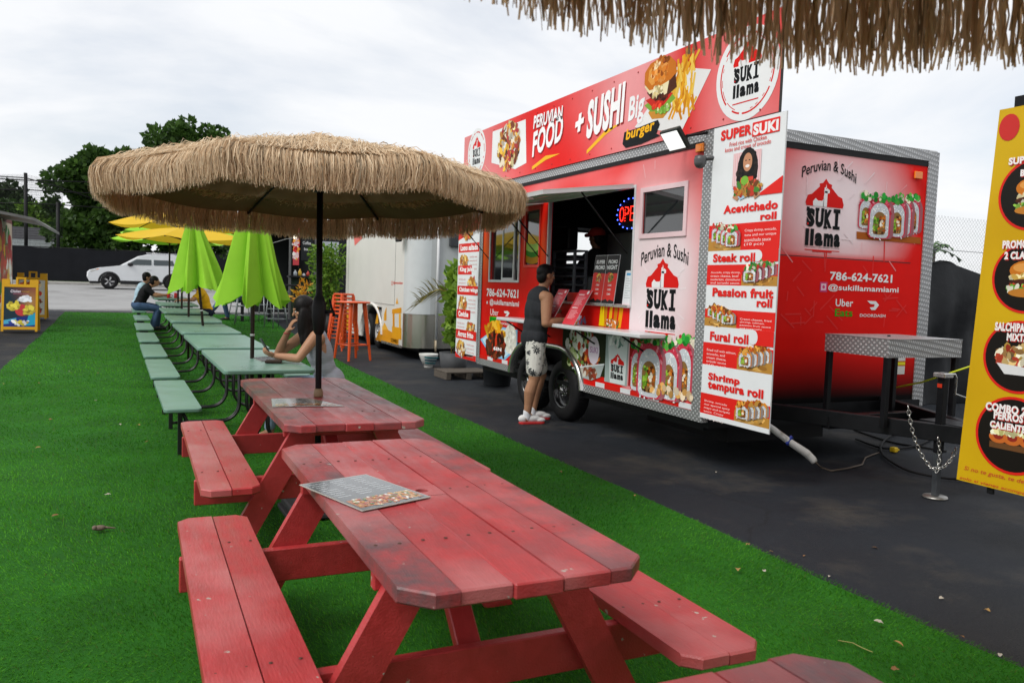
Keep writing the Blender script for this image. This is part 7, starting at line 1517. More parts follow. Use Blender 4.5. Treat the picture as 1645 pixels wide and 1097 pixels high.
b = MB(); b.box((-20.4, 57.55, BZ+1.95), (-2.1, 57.62, BZ+2.44)); b.build('fascia', mat('bldg_white'), BD)
for x in (-2.3, -5.6, -9, -13): b = MB(); b.box((x-.08, 57.7, BZ), (x+.08, 57.86, BZ+2.0)); b.build('porch_post', mat('bldg_white'), BD)
for x in (-4.6, -8.2, -12): b = MB(); b.box((x-1.0, 58.55, BZ+.7), (x+1.0, 58.598, BZ+1.8)); w0 = b.build('window', mat('dark_window', (.02, .025, .03), rough=.2), BD)
def tree(name, label, x, y, z, h, crown, n, size, lo, hi, seed, group='trees beyond the street'):
    r = random.Random(seed); t = thing(name, label, 'tree', (x, y, z), 0, group); b = MB(); b.tube([(x, y, z-.2), (x+.1, y, z+h*.25), (x+.05, y, z+h*.5)], [.45*h/11, .33*h/11, .2*h/11], 10); cs = []
    for (cx_, cy_, cz_, r_) in crown:
        b.tube([(x+.05, y, z+h*.3), ((x+cx_)/2, (y+cy_)/2, (z+h*.3+cz_)/2+.3), (cx_, cy_, cz_)], [.16*h/11, .1*h/11, .04*h/11], 6)
        for q_ in range(9):
            d = Vector((r.gauss(0, 1), r.gauss(0, 1), r.gauss(0, .8))).normalized()*r_*r.uniform(.45, .95); cs.append((Vector((cx_, cy_, cz_))+d, r_*r.uniform(.22, .42)))
    b.build('trunk', mat('bark', (.06, .05, .04), rough=.9, var=.3), t); leaf_cloud('crown', cs, n, size, lo, hi, t, mode='shell', aspect=.75, squash=.8); return t
def P52(x, y, Y=54): p = on_y(x, y, Y); return (p.x, Y, p.z)
cr = []
for (x, y, r_) in ((120, 300, 1.5), (150, 270, 1.6), (190, 262, 1.7), (230, 248, 1.7), (280, 228, 1.6), (315, 222, 1.5), (350, 232, 1.4), (290, 275, 2.2), (230, 300, 2.2), (170, 320, 2.0), (130, 345, 1.6), (200, 350, 2.0), (260, 340, 2.2), (320, 300, 2.2), (360, 280, 1.6), (110, 325, 1.2), (370, 330, 2), (330, 360, 2), (280, 380, 2), (140, 375, 1.8), (175, 385, 1.8), (215, 385, 2), (105, 350, 1.4), (150, 300, 1.8), (200, 290, 1.8)):
    p = P52(x, y, 54+rnd.uniform(-1.5, 2)); cr.append((*p, r_*1.0))
tree('shade_tree', 'big dark green tree rising behind the thatched umbrella', 2.3, 54.5, rise(54)+.1, 10, cr, 36000, .32, (.013, .040, .007), (.085, .17, .03), 5)
for k, (x, yb, r_, lo, hi, lb, Y) in enumerate(((62, 352, 1.2, (.05, .12, .01), (.17, .30, .03), 'light green tree top above the grey roof', 70), (115, 360, 1.1, (.05, .12, .01), (.16, .28, .03), 'light green tree beside the end of the grey roof', 70), (25, 352, 1.4, (.02, .05, .01), (.07, .14, .03), 'darker green tree behind the grey roof at far left', 72), (10, 318, 1.0, (.015, .03, .01), (.05, .08, .03), 'small dark distant tree at the left edge', 95), (450, 410, 2.3, (.015, .04, .008), (.07, .13, .03), 'dark green tree behind the kiosk', 34), (170, 405, 1.2, (.03, .08, .01), (.12, .22, .03), 'yellowish green shrub right of the grey roof', 56), (405, 380, 2.5, (.012, .03, .006), (.06, .11, .025), 'dark tree between the closed umbrella and the kiosk', 40))):
    cr = []
    for q_ in range(6): p = on_y(x+rnd.uniform(-14, 14), yb+rnd.uniform(-8, 12), Y); cr.append((p.x, Y+rnd.uniform(-1, 1), p.z, r_*Y/62*rnd.uniform(.6, 1)))
    c0 = on_y(x, yb, Y); tree('background_tree', lb, c0.x, Y, rise(Y), max(2.5, c0.z-rise(Y)+1), cr, 2600, .26*Y/62+.04, lo, hi, 30+k)
# dark hedge line closing the view behind the street on the right side of the umbrellas
for k in range(9):
    x = 3.5+k*3.2; Y = 58+(k % 3); cr = [(x+rnd.uniform(-1.2, 1.2), Y+rnd.uniform(-1, 1), rise(Y)+rnd.uniform(1.2, 3.6), rnd.uniform(.9, 1.5)) for _ in range(5)]; tree('background_tree', 'dark leafy tree in the row beyond the street behind the trailers', x, Y, rise(Y), 4, cr, 1500, .34, (.012, .03, .006), (.06, .11, .025), 60+k, 'trees in the row beyond the street')
# ================================================================ right side: tarp shelter, chain-link fence, palm
TP = thing('tarp_shelter', 'black tarpaulin shelter standing behind the trailer tongue', 'shelter', (10.8, 8.6, 0)); tarp_m = mat('black_tarp', (.010, .011, .013), rough=.45, var=.3, vscale=3, bump=.8, bscale=5)
pk = on_y(1515, 418, 8.0); b = MB()
prof = [(9.0, 0.0), (9.05, 1.70), (9.6, 1.86), (pk.x, pk.z), (11.6, 1.84), (12.5, 1.62), (12.55, 0)]
n = len(prof); cols_ = []; ny = 14
fine = []
for (x0, z0), (x1, z1) in zip(prof[:-1], prof[1:]):
    for i in range(8): f = i/8; fine.append((x0+(x1-x0)*f, z0+(z1-z0)*f))
fine.append(prof[-1]); m_ = len(fine); vs = []
for j in range(ny+1):
    y = 8.0+2.6*j/ny
    for i, (x, z) in enumerate(fine): s_ = math.sin(PI*i/(m_-1)); vs.append((x+.03*math.sin(j*1.9+i*.8), y+.02*math.sin(i), z-.07*math.sin(PI*((j*3/ny) % 1))*s_+.02*math.sin(i*1.3+j*.7)*s_))
b.add(vs, [(j*m_+i, j*m_+i+1, (j+1)*m_+i+1, (j+1)*m_+i) for j in range(ny) for i in range(m_-1)], True)
# front curtain with folds
fv = []; nn_ = 36; rows = 8
for r_ in range(rows+1):
    for i in range(nn_+1):
        x = 9.05+3.45*i/nn_; zt = float(np.interp(x, [p[0] for p in prof[1:-1]], [p[1] for p in prof[1:-1]])); f = r_/rows; fv.append((x, 7.98-.05*math.sin(i*1.2+.6*math.sin(f*4))*f-.04*math.sin(f*9+i*.3), zt*(1-f)+.01))
b.add(fv, [(r_*(nn_+1)+i, r_*(nn_+1)+i+1, (r_+1)*(nn_+1)+i+1, (r_+1)*(nn_+1)+i) for r_ in range(rows) for i in range(nn_)], True); b.build('tarp_cover', tarp_m, TP, recalc=False)
for x, z in ((9.1, 1.66), (12.45, 1.6)): b = MB(); b.tube([(x, 8.1, 0), (x, 8.1, z)], .02, 6); b.build('pole', black_m, TP)
CF = thing('chain_link_fence', 'chain link fence rising behind the black tarpaulin', 'fence', (12, 11, 0)); zinc = mat('galvanised_wire', (.28, .29, .30), rough=.5, metal=.5, var=.1)
fy = 10.8; ztop = 3.15; x0, x1 = 7.6, 17.0; b = MB(); sp = .062*1.41
def wire(p, q_):
    d = (Vector(q_)-Vector(p)).normalized(); s_ = Vector((0, 0, 1)).cross(Vector((0, 1, 0))); nrm = d.cross(Vector((0, 1, 0))).normalized()*.0024; o_ = Vector((0, .0024, 0)); p, q_ = Vector(p), Vector(q_); b.add([p-nrm, p+o_, p+nrm, q_-nrm, q_+o_, q_+nrm], [(0, 1, 4, 3), (1, 2, 5, 4), (2, 0, 3, 5)])
k = x0-3.3
while k < x1:
    a0_, a1_ = max(k, x0), min(k+3.1, x1)
    if a1_ > a0_+.05: wire((a0_, fy, .05+a0_-k), (a1_, fy, .05+a1_-k)); wire((a0_, fy+.004, ztop-(a0_-k)), (a1_, fy+.004, ztop-(a1_-k)))
    k += sp
b.build('wire_mesh', zinc, CF, kind='stuff')
for x in np.arange(7.6, 17.1, 3.1): bb = MB(); bb.tube([(x, fy+.04, 0), (x, fy+.04, ztop)], .03, 8); bb.build('post', zinc, CF)
bb = MB(); bb.tube([(x0, fy+.03, 2.5), (x1, fy+.03, 2.5)], .006, 5); bb.build('tension_wire', zinc, CF)
PM = on_y(1497, 400, 24); PA = thing('palm_tree', 'small distant palm tree behind the chain link fence', 'palm tree', (PM.x, 24, rise(24))); b = MB(); b.tube([(PM.x, 24, rise(24)), (PM.x+.1, 24, PM.z)], [.14, .10], 8); b.build('trunk', mat('palm_bark', (.12, .10, .08), rough=.9), PA); b = MB(); r = random.Random(5)
for k in range(14):
    a = 2*PI*k/14; el = r.uniform(.1, 1.0); d = Vector((math.cos(a)*math.cos(el), math.sin(a)*math.cos(el), math.sin(el))); base = Vector((PM.x+.1, 24, PM.z)); L_ = r.uniform(.9, 1.3); pts = [base+d*L_*f+Vector((0, 0, -.55*f*f)) for f in (0, .25, .5, .75, 1)]
    for f0, f1 in zip(pts[:-1], pts[1:]):
        for s_ in (-1, 1):
            w_ = d.cross(Vector((0, 0, 1))).normalized()*.22*s_; b.add([f0, f1, f1+w_+Vector((0, 0, -.12))], [(0, 1, 2)])
b.build('fronds', mat('palm_green', (.05, .10, .03), rough=.6, var=.3), PA)
# ================================================================ menus and litter
def table_menu(label, corners, z, seed, lift=0.0, tint=0):
    P_ = [Vector(c) for c in corners]; c0 = sum(P_, Vector())/4; t = thing('paper_menu', label, 'menu', (c0.x, c0.y, z)); b = MB(); n = 8; vs = []; m_ = n+1
    def pt(u_, v_): p = P_[0].lerp(P_[1], u_).lerp(P_[3].lerp(P_[2], u_), v_); return Vector((p.x, p.y, z+lift*(math.sin(PI*u_*1.0)*.4+v_*0)*(.5+.5*math.cos(seed+u_*3))+.0035))
    vs = [pt(i/n, j/n) for j in range(n+1) for i in range(n+1)]; k = len(vs); vs += [v-Vector((0, 0, .0025)) for v in vs]
    b.add(vs, [(j*m_+i, j*m_+i+1, (j+1)*m_+i+1, (j+1)*m_+i) for j in range(n) for i in range(n)]+[(k+j*m_+i, k+(j+1)*m_+i, k+(j+1)*m_+i+1, k+j*m_+i+1) for j in range(n) for i in range(n)], True)
    for i in range(n): b.add([vs[i], vs[i+1], vs[k+i+1], vs[k+i]], [(0, 1, 2, 3)]); q0 = n*m_+i; b.add([vs[q0], vs[q0+1], vs[k+q0+1], vs[k+q0]], [(0, 1, 2, 3)]); b.add([vs[i*m_], vs[(i+1)*m_], vs[k+(i+1)*m_], vs[k+i*m_]], [(0, 1, 2, 3)]); b.add([vs[i*m_+n], vs[(i+1)*m_+n], vs[k+(i+1)*m_+n], vs[k+i*m_+n]], [(0, 1, 2, 3)])
    b.build('sheet', mat('laminated_sheet', (.42, .41, .37), rough=.22, var=.1), t, recalc=True)
    a = Art((0, 0, 0), (1, 0, 0), (0, 1, 0), (0, 0, 1)); mbx = a.mb; r = random.Random(seed)
    def put(u0, v0, u1, v1, c, dz):
        a.mb.col(c); nn_ = 4; vv = []
        for j in range(nn_+1):
            for i in range(nn_+1): vv.append(pt(u0+(u1-u0)*i/nn_, v0+(v1-v0)*j/nn_)+Vector((0, 0, dz)))
        a.mb.add(vv, [(j*(nn_+1)+i, j*(nn_+1)+i+1, (j+1)*(nn_+1)+i+1, (j+1)*(nn_+1)+i) for j in range(nn_) for i in range(nn_)], True)
    put(.015, .015, .985, .985, '5E6162' if not tint else '6A6A66', .0004)
    for q_ in range(3):
        for i in range(9): u0 = .06+.31*q_; L_ = r.uniform(.12, .24); put(u0, .08+i*.06, u0+L_, .095+i*.06, 'B9BEC0', .0008)
    for q_ in range(4): u0 = .05+.235*q_; put(u0, .70, u0+.19, .93, r.choice(['B9832E', 'A8622A', 'C9A24A', 'D9D2BC']), .0008)
    for i in range(120): u_, v_ = r.uniform(.05, .93), r.uniform(.68, .93); put(u_, v_, u_+.035, v_+.03, r.choice(['D9A13A', '8E4A22', 'E8D9B0', 'B8452A', '5E7A2E', 'C9742C', 'E6E2D8']), .0010+i*.00001)
    a.mb.build('print', mat('laminated_print', attr=True, rough=.18, var=.05, coat=.5), t, recalc=False); return t
table_menu('dark laminated menu lying over the edge of the front red table', ((.54, 2.94, 0), (.81, 3.03, 0), (.94, 2.64, 0), (.67, 2.54, 0)), .7525, 2, lift=.004)
table_menu('laminated menu by the umbrella pole on the red table behind', ((.76, 5.12, 0), (1.0, 5.10, 0), (1.13, 4.74, 0), (.72, 4.80, 0)), .7525, 5, lift=.006, tint=1)
table_menu('menu under the forearms of the woman with the phone', ((1.02, 7.45, 0), (.98, 7.80, 0), (1.24, 8.0, 0), (1.30, 7.62, 0)), .753, 8, lift=.003, tint=1)
leafm = [mat('dry_leaf_a', (.23, .12, .05), rough=.8, var=.3), mat('dry_leaf_b', (.33, .20, .07), rough=.8, var=.3), mat('dry_leaf_c', (.40, .36, .30), rough=.8, var=.3)]
def leaf(x, y, s, k, lb, gr): 
    b = MB(); r = random.Random(k); n = 6; vs = []
    for i in range(n+1): f = i/n; w_ = s*.28*math.sin(PI*min(.98, max(.02, f)))**.8; cz = s*.10*math.sin(PI*f)+.006*r.random(); vs += [(f*s, -w_, cz+.25*w_), (f*s, 0, cz), (f*s, w_, cz+.3*w_)]
    b.add(vs, [(3*i+j, 3*i+j+1, 3*i+j+4, 3*i+j+3) for i in range(n) for j in range(2)], True); o = b.build('dry_leaf', leafm[k % 3]); tag(o, lb, 'leaf', gr); g = at_ground(x, y); tz = .04 if TX0 < g.x < TX1 else .004; o.location = (g.x, g.y, g.z+tz); o.rotation_euler = (r.uniform(-.3, .3), r.uniform(-.2, .2), r.uniform(0, 6.28))
for k, (x, y) in enumerate(((95, 838), (57, 728), (156, 649), (62, 621), (5, 622), (113, 601), (157, 604), (203, 567), (178, 804), (85, 680), (225, 690), (192, 688), (240, 716), (1185, 929), (1225, 928), (1430, 1092), (1450, 1053), (1418, 1016), (902, 767))): leaf(x, y, rnd.uniform(.028, .05), k, 'small dry leaf lying on the green turf', 'dry leaves on the turf')
for k, (x, y) in enumerate(((1205, 885), (1333, 926), (1290, 895), (1242, 888), (1515, 962), (1540, 1035), (1018, 806), (1150, 760), (1400, 880), (1580, 980), (1605, 1070), (730, 670))): leaf(x, y, rnd.uniform(.022, .04), k+40, 'small dry leaf lying on the dark asphalt', 'dry leaves on the asphalt')
leaf(160, 861, .085, 2, 'larger curled grey leaf alone on the turf at left', None) if False else None
b = MB(); g = at_ground(160, 860); b.ellipsoid((g.x, g.y, g.z+.045), (.035, .022, .016)); b.capsule((g.x+.03, g.y, g.z+.045), .008, (g.x+.08, g.y-.01, g.z+.04), .003, 8); b.ellipsoid((g.x-.025, g.y-.01, g.z+.05), (.014, .018, .014)); o = b.build('fallen_seed_pod', mat('grey_pod', (.16, .12, .09), rough=.8, var=.4, vscale=60)); tag(o, 'grey brown seed pod lying on the turf at the left', 'pod')
b = MB(); tw_ = [at_ground(x, y, .035) for x, y in ((1346, 1028), (1370, 1032), (1385, 1040), (1402, 1047))]; b.tube(tw_, .0022, 5); o = b.build('twig', mat('straw', (.32, .30, .10), rough=.8)); tag(o, 'thin straw coloured twig on the turf in front of the asphalt', 'twig')
# ================================================================ people
def bake(name, mb, m, parent, voxel, smooth=6, noise=0.0, seed=0):
    """fuse overlapping shapes into one continuous skin"""
    o = mb.build(name, m, None, recalc=True); rm = o.modifiers.new('fuse', 'REMESH'); rm.mode = 'VOXEL'; rm.voxel_size = voxel; rm.use_smooth_shade = True
    sm = o.modifiers.new('smooth', 'SMOOTH'); sm.factor = .5; sm.iterations = smooth
    dg = bpy.context.evaluated_depsgraph_get(); me = bpy.data.meshes.new_from_object(o.evaluated_get(dg)); old = o.data; bpy.data.objects.remove(o); bpy.data.meshes.remove(old)
    off = OFF.get(parent.name, Vector()) if parent is not None else Vector(); co = np.empty(len(me.vertices)*3, np.float32); me.vertices.foreach_get('co', co); co = co.reshape(-1, 3)-np.array(tuple(off), np.float32)
    if noise:
        no = np.empty(len(me.vertices)*3, np.float32); me.vertices.foreach_get('normal', no); no = no.reshape(-1, 3); r = np.random.default_rng(seed); d = np.zeros(len(co))
        for _ in range(6): k = r.normal(0, 1, 3)*np.array([18, 18, 9]); d += np.sin(co@k+r.uniform(0, 6))
        co = co+no*(d[:, None]*noise/3)
    me.vertices.foreach_set('co', co.ravel().astype(np.float32)); me.polygons.foreach_set('use_smooth', np.ones(len(me.polygons), bool)); me.materials.clear(); me.materials.append(m)
    o = bpy.data.objects.new(name, me); link(o, parent); OFF[o.name] = off; return o
def frame(f, u): f = Vector(f); u = Vector(u).normalized(); l = u.cross(f).normalized(); f = l.cross(u).normalized(); return f, l, u
def ell(mb, c, f, l, u, rf, rl, ru): 
    M = Matrix(((f.x, l.x, u.x), (f.y, l.y, u.y), (f.z, l.z, u.z))); mb.ellipsoid(Vector(c), (rf, rl, ru), M, 20, 12)
def hand(mb, wrist, d, pn, thumb, s=1.0, curl=.5, spread=1.0):
    """palm from the wrist along d; pn = palm normal (fingers curl towards it); thumb = side direction"""
    d = Vector(d).normalized(); pn = Vector(pn); pn = (pn-d*pn.dot(d)).normalized(); th = pn.cross(d).normalized()
    if th.dot(Vector(thumb)) < 0: th = -th
    w = Vector(wrist); pc = w+d*.045*s
    M = Matrix(((d.x, th.x, pn.x), (d.y, th.y, pn.y), (d.z, th.z, pn.z))); mb.ellipsoid(pc, (.052*s, .040*s, .016*s), M, 16, 10)
    for i, (off, Lf) in enumerate(((.030, .070), (.011, .078), (-.009, .072), (-.027, .056))):
        p = w+d*.078*s+th*off*s; ang = curl*.35; dd = d
        for k in range(3):
            ax = math.sin(ang); dd2 = (d*math.cos(ang)+pn*math.sin(ang)+th*off*1.2*spread*(1 if k == 0 else .4)).normalized(); q = p+dd2*Lf*s*(.42, .32, .26)[k]; mb.capsule(p, (.0092, .0085, .0075)[k]*s, q, (.0085, .0075, .0065)[k]*s, 8); p = q; ang += curl*(.75, .6, .5)[k]
    p = w+d*.022*s+th*.030*s; q = p+(d*.55+th*.75+pn*.3).normalized()*.038*s; mb.capsule(p, .012*s, q, .0095*s, 8); mb.capsule(q, .0095*s, q+(d*.85+th*.3+pn*.35*curl).normalized()*.032*s, .0075*s, 8)
def head(mb, c, f, u, s=1.0):
    """c = centre of the head"""
    f, l, u = frame(f, u)
    ell(mb, c+u*.022*s-f*.012*s, f, l, u, .098*s, .077*s, .094*s); ell(mb, c-u*.045*s+f*.022*s, f, l, u, .066*s, .058*s, .068*s); ell(mb, c-u*.085*s+f*.052*s, f, l, u, .026*s, .028*s, .022*s)
    mb.capsule(c+f*.083*s+u*.012*s, .010*s, c+f*.106*s-u*.022*s, .014*s, 8); ell(mb, c+f*.074*s+u*.030*s, f, l, u, .020*s, .052*s, .012*s)
    for sd in (-1, 1): ell(mb, c+l*.079*s*sd-u*.008*s-f*.008*s, f, l, u, .022*s, .008*s, .032*s); ell(mb, c+l*.042*s*sd+f*.060*s-u*.018*s, f, l, u, .022*s, .022*s, .02*s)
    ell(mb, c+f*.080*s-u*.058*s, f, l, u, .012*s, .024*s, .010*s)
    return f, l, u
def eyes(parent, c, f, l, u, s=1.0):
    for sd in (-1, 1):
        b = MB(); ell(b, c+l*.032*s*sd+f*.078*s+u*.004*s, f, l, u, .009*s, .014*s, .008*s); e = b.build('eye', mat('eye_white', (.6, .58, .55), rough=.2, var=0), parent); b = MB(); ell(b, c+l*.032*s*sd+f*.0855*s+u*.004*s, f, l, u, .003*s, .006*s, .006*s); b.build('iris', mat('iris_dark', (.02, .012, .008), rough=.1, var=0), e)
    b = MB(); ell(b, c+f*.090*s-u*.058*s, f, l, u, .006*s, .022*s, .004*s); b.build('lips', mat('lips', (.32, .10, .08), rough=.5, var=0), parent)
def limb(mb, pts, rr, n=14):
    for (a, b), (r0, r1) in zip(zip(pts[:-1], pts[1:]), zip(rr[:-1], rr[1:])): mb.capsule(a, r0, b, r1, n)
def torso(mb, pel, neck, f, grow=0.0, wide=1.0, sh=.19, low=True):
    ax = (neck-pel); u = ax.normalized(); f, l, u = frame(f, u); H = ax.length
    if low: ell(mb, pel+u*.02, f, l, u, .118+grow, .165*wide+grow, .13+grow)
    ell(mb, pel+u*H*.28, f, l, u, .108+grow, .150*wide+grow, .17+grow); ell(mb, pel+u*H*.58, f, l, u, .118+grow, .165*wide+grow, .20+grow); ell(mb, pel+u*H*.80, f, l, u, .10+grow, .165*wide+grow, .13+grow)
    for sd in (-1, 1): mb.capsule(neck-u*.06, .062+grow, neck-u*.09+l*sh*sd, .062+grow, 12)
    return f, l, u
skin_a = mat('skin_tan', (.36, .185, .105), rough=.5, var=.10, vscale=9); skin_b = mat('skin_warm', (.40, .21, .125), rough=.48, var=.08, vscale=9); skin_c = mat('skin_brown', (.20, .10, .06), rough=.5, var=.08)
hair_m = mat('black_hair', (.006, .005, .005), spec=.22, rough=.5, var=.4, vscale=60, stretch=(1, 1, .15), bump=.4, bscale=120)
shoe_white = mat('white_shoe', (.68, .67, .66), rough=.5, var=.08)
V = Vector
# ---- customer at the counter
PM_ = thing('person', 'man in a charcoal sleeveless shirt and white floral shorts leaning on the counter', 'person', (4.02, 8.0, 0))
aR, kR, hR = V((3.905, 7.91, .085)), V((3.975, 7.90, .50)), V((3.995, 7.92, .92)); aL, kL, hL = V((4.10, 8.16, .085)), V((4.185, 8.15, .50)), V((4.04, 8.11, .92))
pel, nk = V((4.01, 8.015, .95)), V((4.075, 8.03, 1.475)); hc = V((4.135, 8.02, 1.635)); fm = V((1, -.12, 0)); hf = V((1, .10, -.05))
sR, eR, wR = V((4.06, 7.83, 1.385)), V((4.015, 7.755, 1.115)), V((4.215, 7.80, 1.150)); sL, eL, wL = V((4.09, 8.23, 1.385)), V((4.10, 8.31, 1.13)), V((4.25, 8.14, 1.20))
b = MB(); torso(b, pel, nk, fm, .006, 1.05); b.capsule(nk-V((0, 0, .04)), .062, hc-V((.01, 0, .09)), .056, 12); hfr = head(b, hc, hf, V((.05, 0, 1)))
limb(b, [hR, kR], [.090, .064]); limb(b, [kR, kR.lerp(aR, .35)-V((.022, 0, 0)), kR.lerp(aR, .7)-V((.008, 0, 0)), aR], [.058, .066, .047, .040]); limb(b, [hL, kL], [.090, .064]); limb(b, [kL, kL.lerp(aL, .35)-V((.022, 0, 0)), kL.lerp(aL, .7)-V((.008, 0, 0)), aL], [.058, .066, .047, .040])
for a in (aR, aL): limb(b, [a-V((.02, 0, .03)), a+V((.15, 0, -.05))], [.038, .028])
limb(b, [sR, sR.lerp(eR, .45), eR, eR.lerp(wR, .35), wR], [.072, .063, .047, .052, .031]); limb(b, [sL, sL.lerp(eL, .45), eL, eL.lerp(wL, .35), wL], [.072, .063, .047, .052, .031])
hand(b, wR, (1, .15, .12), (0, .45, -1), (0, .8, .4), 1.0, .45); hand(b, wL, (.9, -.3, .4), (.25, -.9, -.3), (0, .2, 1), 1.0, .5)
bo = bake('body', b, skin_a, PM_, .0062, 4); eyes(bo, hc, *hfr)
b = MB(); ell(b, hc+hfr[2]*.040-hfr[0]*.022, *hfr, .096, .084, .088); ell(b, hc-hfr[0]*.055-hfr[2]*.01, *hfr, .052, .078, .085); ell(b, hc+hfr[0]*.04+hfr[2]*.085, *hfr, .055, .07, .04); bake('hair', b, hair_m, PM_, .007, 3, .002)
b = MB(); ff, ll, uu = torso(b, pel-V((0, 0, .03)), nk, fm, .027, 1.08, .085)
ell(b, pel-V((0, 0, .04)), ff, ll, uu, .142, .188, .12); bake('tank_top', b, mat('charcoal_cotton', (.022, .024, .028), rough=.85, var=.35, vscale=7, bump=.2, bscale=14), PM_, .008, 5, .0035, 3)
def floral():
    m = mat('floral_shorts', (.62, .61, .56), rough=.85, var=.06); n = m.node_tree.nodes; l = m.node_tree.links.new; bs = n['Principled BSDF']; t = n.new('ShaderNodeTexCoord')
    v = n.new('ShaderNodeTexVoronoi'); v.inputs['Scale'].default_value = 9.5; v.inputs['Randomness'].default_value = .75; l(t.outputs['Object'], v.inputs['Vector'])
    sb = n.new('ShaderNodeVectorMath'); sb.operation = 'SUBTRACT'; sc = n.new('ShaderNodeVectorMath'); sc.operation = 'SCALE'; sc.inputs['Scale'].default_value = 9.5; l(t.outputs['Object'], sc.inputs[0])
    l(t.outputs['Object'], sb.inputs[0]); l(v.outputs['Position'], sb.inputs[1]); sx = n.new('ShaderNodeSeparateXYZ'); l(sb.outputs['Vector'], sx.inputs[0])
    def mth(op, a, b_=None):
        k = n.new('ShaderNodeMath'); k.operation = op
        for i, q in enumerate((a, b_)):
            if q is None: continue
            if isinstance(q, (int, float)): k.inputs[i].default_value = q
            else: l(q, k.inputs[i])
        return k.outputs[0]
    an = mth('ARCTAN2', sx.outputs['Z'], sx.outputs['X']); pet = mth('ABSOLUTE', mth('COSINE', mth('MULTIPLY', an, 4.0))); rad = mth('ADD', mth('MULTIPLY', pet, .26), .16); ins = mth('LESS_THAN', v.outputs['Distance'], rad)
    cor = mth('GREATER_THAN', v.outputs['Distance'], .07); f = mth('MULTIPLY', ins, cor); n2 = n.new('ShaderNodeTexNoise'); n2.inputs['Scale'].default_value = 22; l(t.outputs['Object'], n2.inputs['Vector']); g = mth('GREATER_THAN', n2.outputs['Fac'], .62); f2 = mth('MAXIMUM', f, mth('MULTIPLY', g, .6))
    mx_ = n.new('ShaderNodeMixRGB'); l(f2, mx_.inputs['Fac']); src = bs.inputs['Base Color'].links[0].from_socket; l(src, mx_.inputs['Color1']); mx_.inputs['Color2'].default_value = (.045, .048, .052, 1); l(mx_.outputs['Color'], bs.inputs['Base Color']); return m
b = MB(); ell(b, pel-V((0, 0, .02)), ff, ll, uu, .133, .178, .13); limb(b, [hR+V((0, .01, 0)), hR.lerp(kR, .78)], [.112, .096]); limb(b, [hL, hL.lerp(kL, .78)], [.112, .096]); bake('shorts', b, floral(), PM_, .008, 4, .004, 5)
for k, a in enumerate((aR, aL)):
    d = V((1, -.10 if k == 0 else -.18, 0)).normalized(); s_ = d.cross(V((0, 0, 1))); b = MB(); limb(b, [a+V((0, 0, .045)), a+V((0, 0, -.02))], [.043, .044]); sk = bake('sock', b, mat('white_sock', (.66, .67, .70), rough=.9, var=.05), PM_, .008, 2)
    b = MB(); fl_, lf_, up_ = frame(d, V((0, 0, 1))); base = V((a.x, a.y, 0)); ell(b, base-d*.045+V((0, 0, .055)), fl_, lf_, up_, .055, .040, .045); ell(b, base+d*.06+V((0, 0, .055)), fl_, lf_, up_, .11, .042, .042); ell(b, base+d*.15+V((0, 0, .040)), fl_, lf_, up_, .07, .046, .030); b.capsule(base-d*.06+V((0, 0, .026)), .024, base+d*.17+V((0, 0, .024)), .022, 10); sh_ = bake('shoe', b, shoe_white, PM_, .006, 3)
    b = MB(); pts = rrect(.15, .048, .045); M = Matrix(((d.x, -d.y, 0, base.x+d.x*.06), (d.y, d.x, 0, base.y+d.y*.06), (0, 0, 1, .001), (0, 0, 0, 1))); b.prism(pts, 0, .022, M, ch=.003); b.build('sole', mat('red_sole', (.55, .03, .03), rough=.5, var=.1), sh_)
# ---- woman with the phone
PW = thing('person', 'woman with long black hair in a grey tank top looking at a phone', 'person', (1.62, 7.45, 0))
pel, nk = V((1.62, 7.47, .545)), V((1.465, 7.47, 1.055)); hc = V((1.375, 7.44, 1.225)); fw = V((-1, 0, -.1)); hf = V((-1, .05, -.42))
b = MB(); torso(b, pel, nk, fw, .0, .92, .165); b.capsule(nk-V((0, 0, .04)), .050, hc-V((-.015, 0, .08)), .048, 12); wfr = head(b, hc, hf, V((-.35, 0, 1)), .93)
sL_, eL_, wL_ = V((1.46, 7.285, .995)), V((1.30, 7.225, .800)), V((1.13, 7.38, .812)); sR_, eR_, wR_ = V((1.45, 7.66, 1.00)), V((1.20, 7.72, .795)), V((1.265, 7.54, 1.03))
limb(b, [sL_, sL_.lerp(eL_, .5), eL_, eL_.lerp(wL_, .35), wL_], [.053, .047, .037, .039, .025]); limb(b, [sR_, sR_.lerp(eR_, .5), eR_, eR_.lerp(wR_, .35), wR_], [.053, .047, .037, .039, .025])
hand(b, wL_, (-1, .10, .35), (-.25, .5, .8), (0, 1, .4), .92, .75); hand(b, wR_, (.35, -.3, .9), (.9, .1, -.2), (-.3, -1, 0), .92, .6)
kL_, kR_ = V((1.22, 7.36, .52)), V((1.22, 7.60, .52)); hL_, hR_ = V((1.64, 7.37, .53)), V((1.64, 7.57, .53)); aL_, aR_ = V((1.30, 7.36, .09)), V((1.12, 7.60, .09))
for h, k, a in ((hL_, kL_, aL_), (hR_, kR_, aR_)): limb(b, [h, k], [.088, .060]); limb(b, [k, a], [.056, .038]); limb(b, [a, a+V((-.13, 0, -.05))], [.034, .026])
bo = bake('body', b, skin_b, PW, .0062, 4); eyes(bo, hc, *wfr, .93)
b = MB(); f_, l_, u_ = wfr; ell(b, hc+u_*.035-f_*.018, f_, l_, u_, .100, .088, .092); ell(b, hc-f_*.055-u_*.03, f_, l_, u_, .062, .088, .11)
dn = V((.10, 0, -1)).normalized()
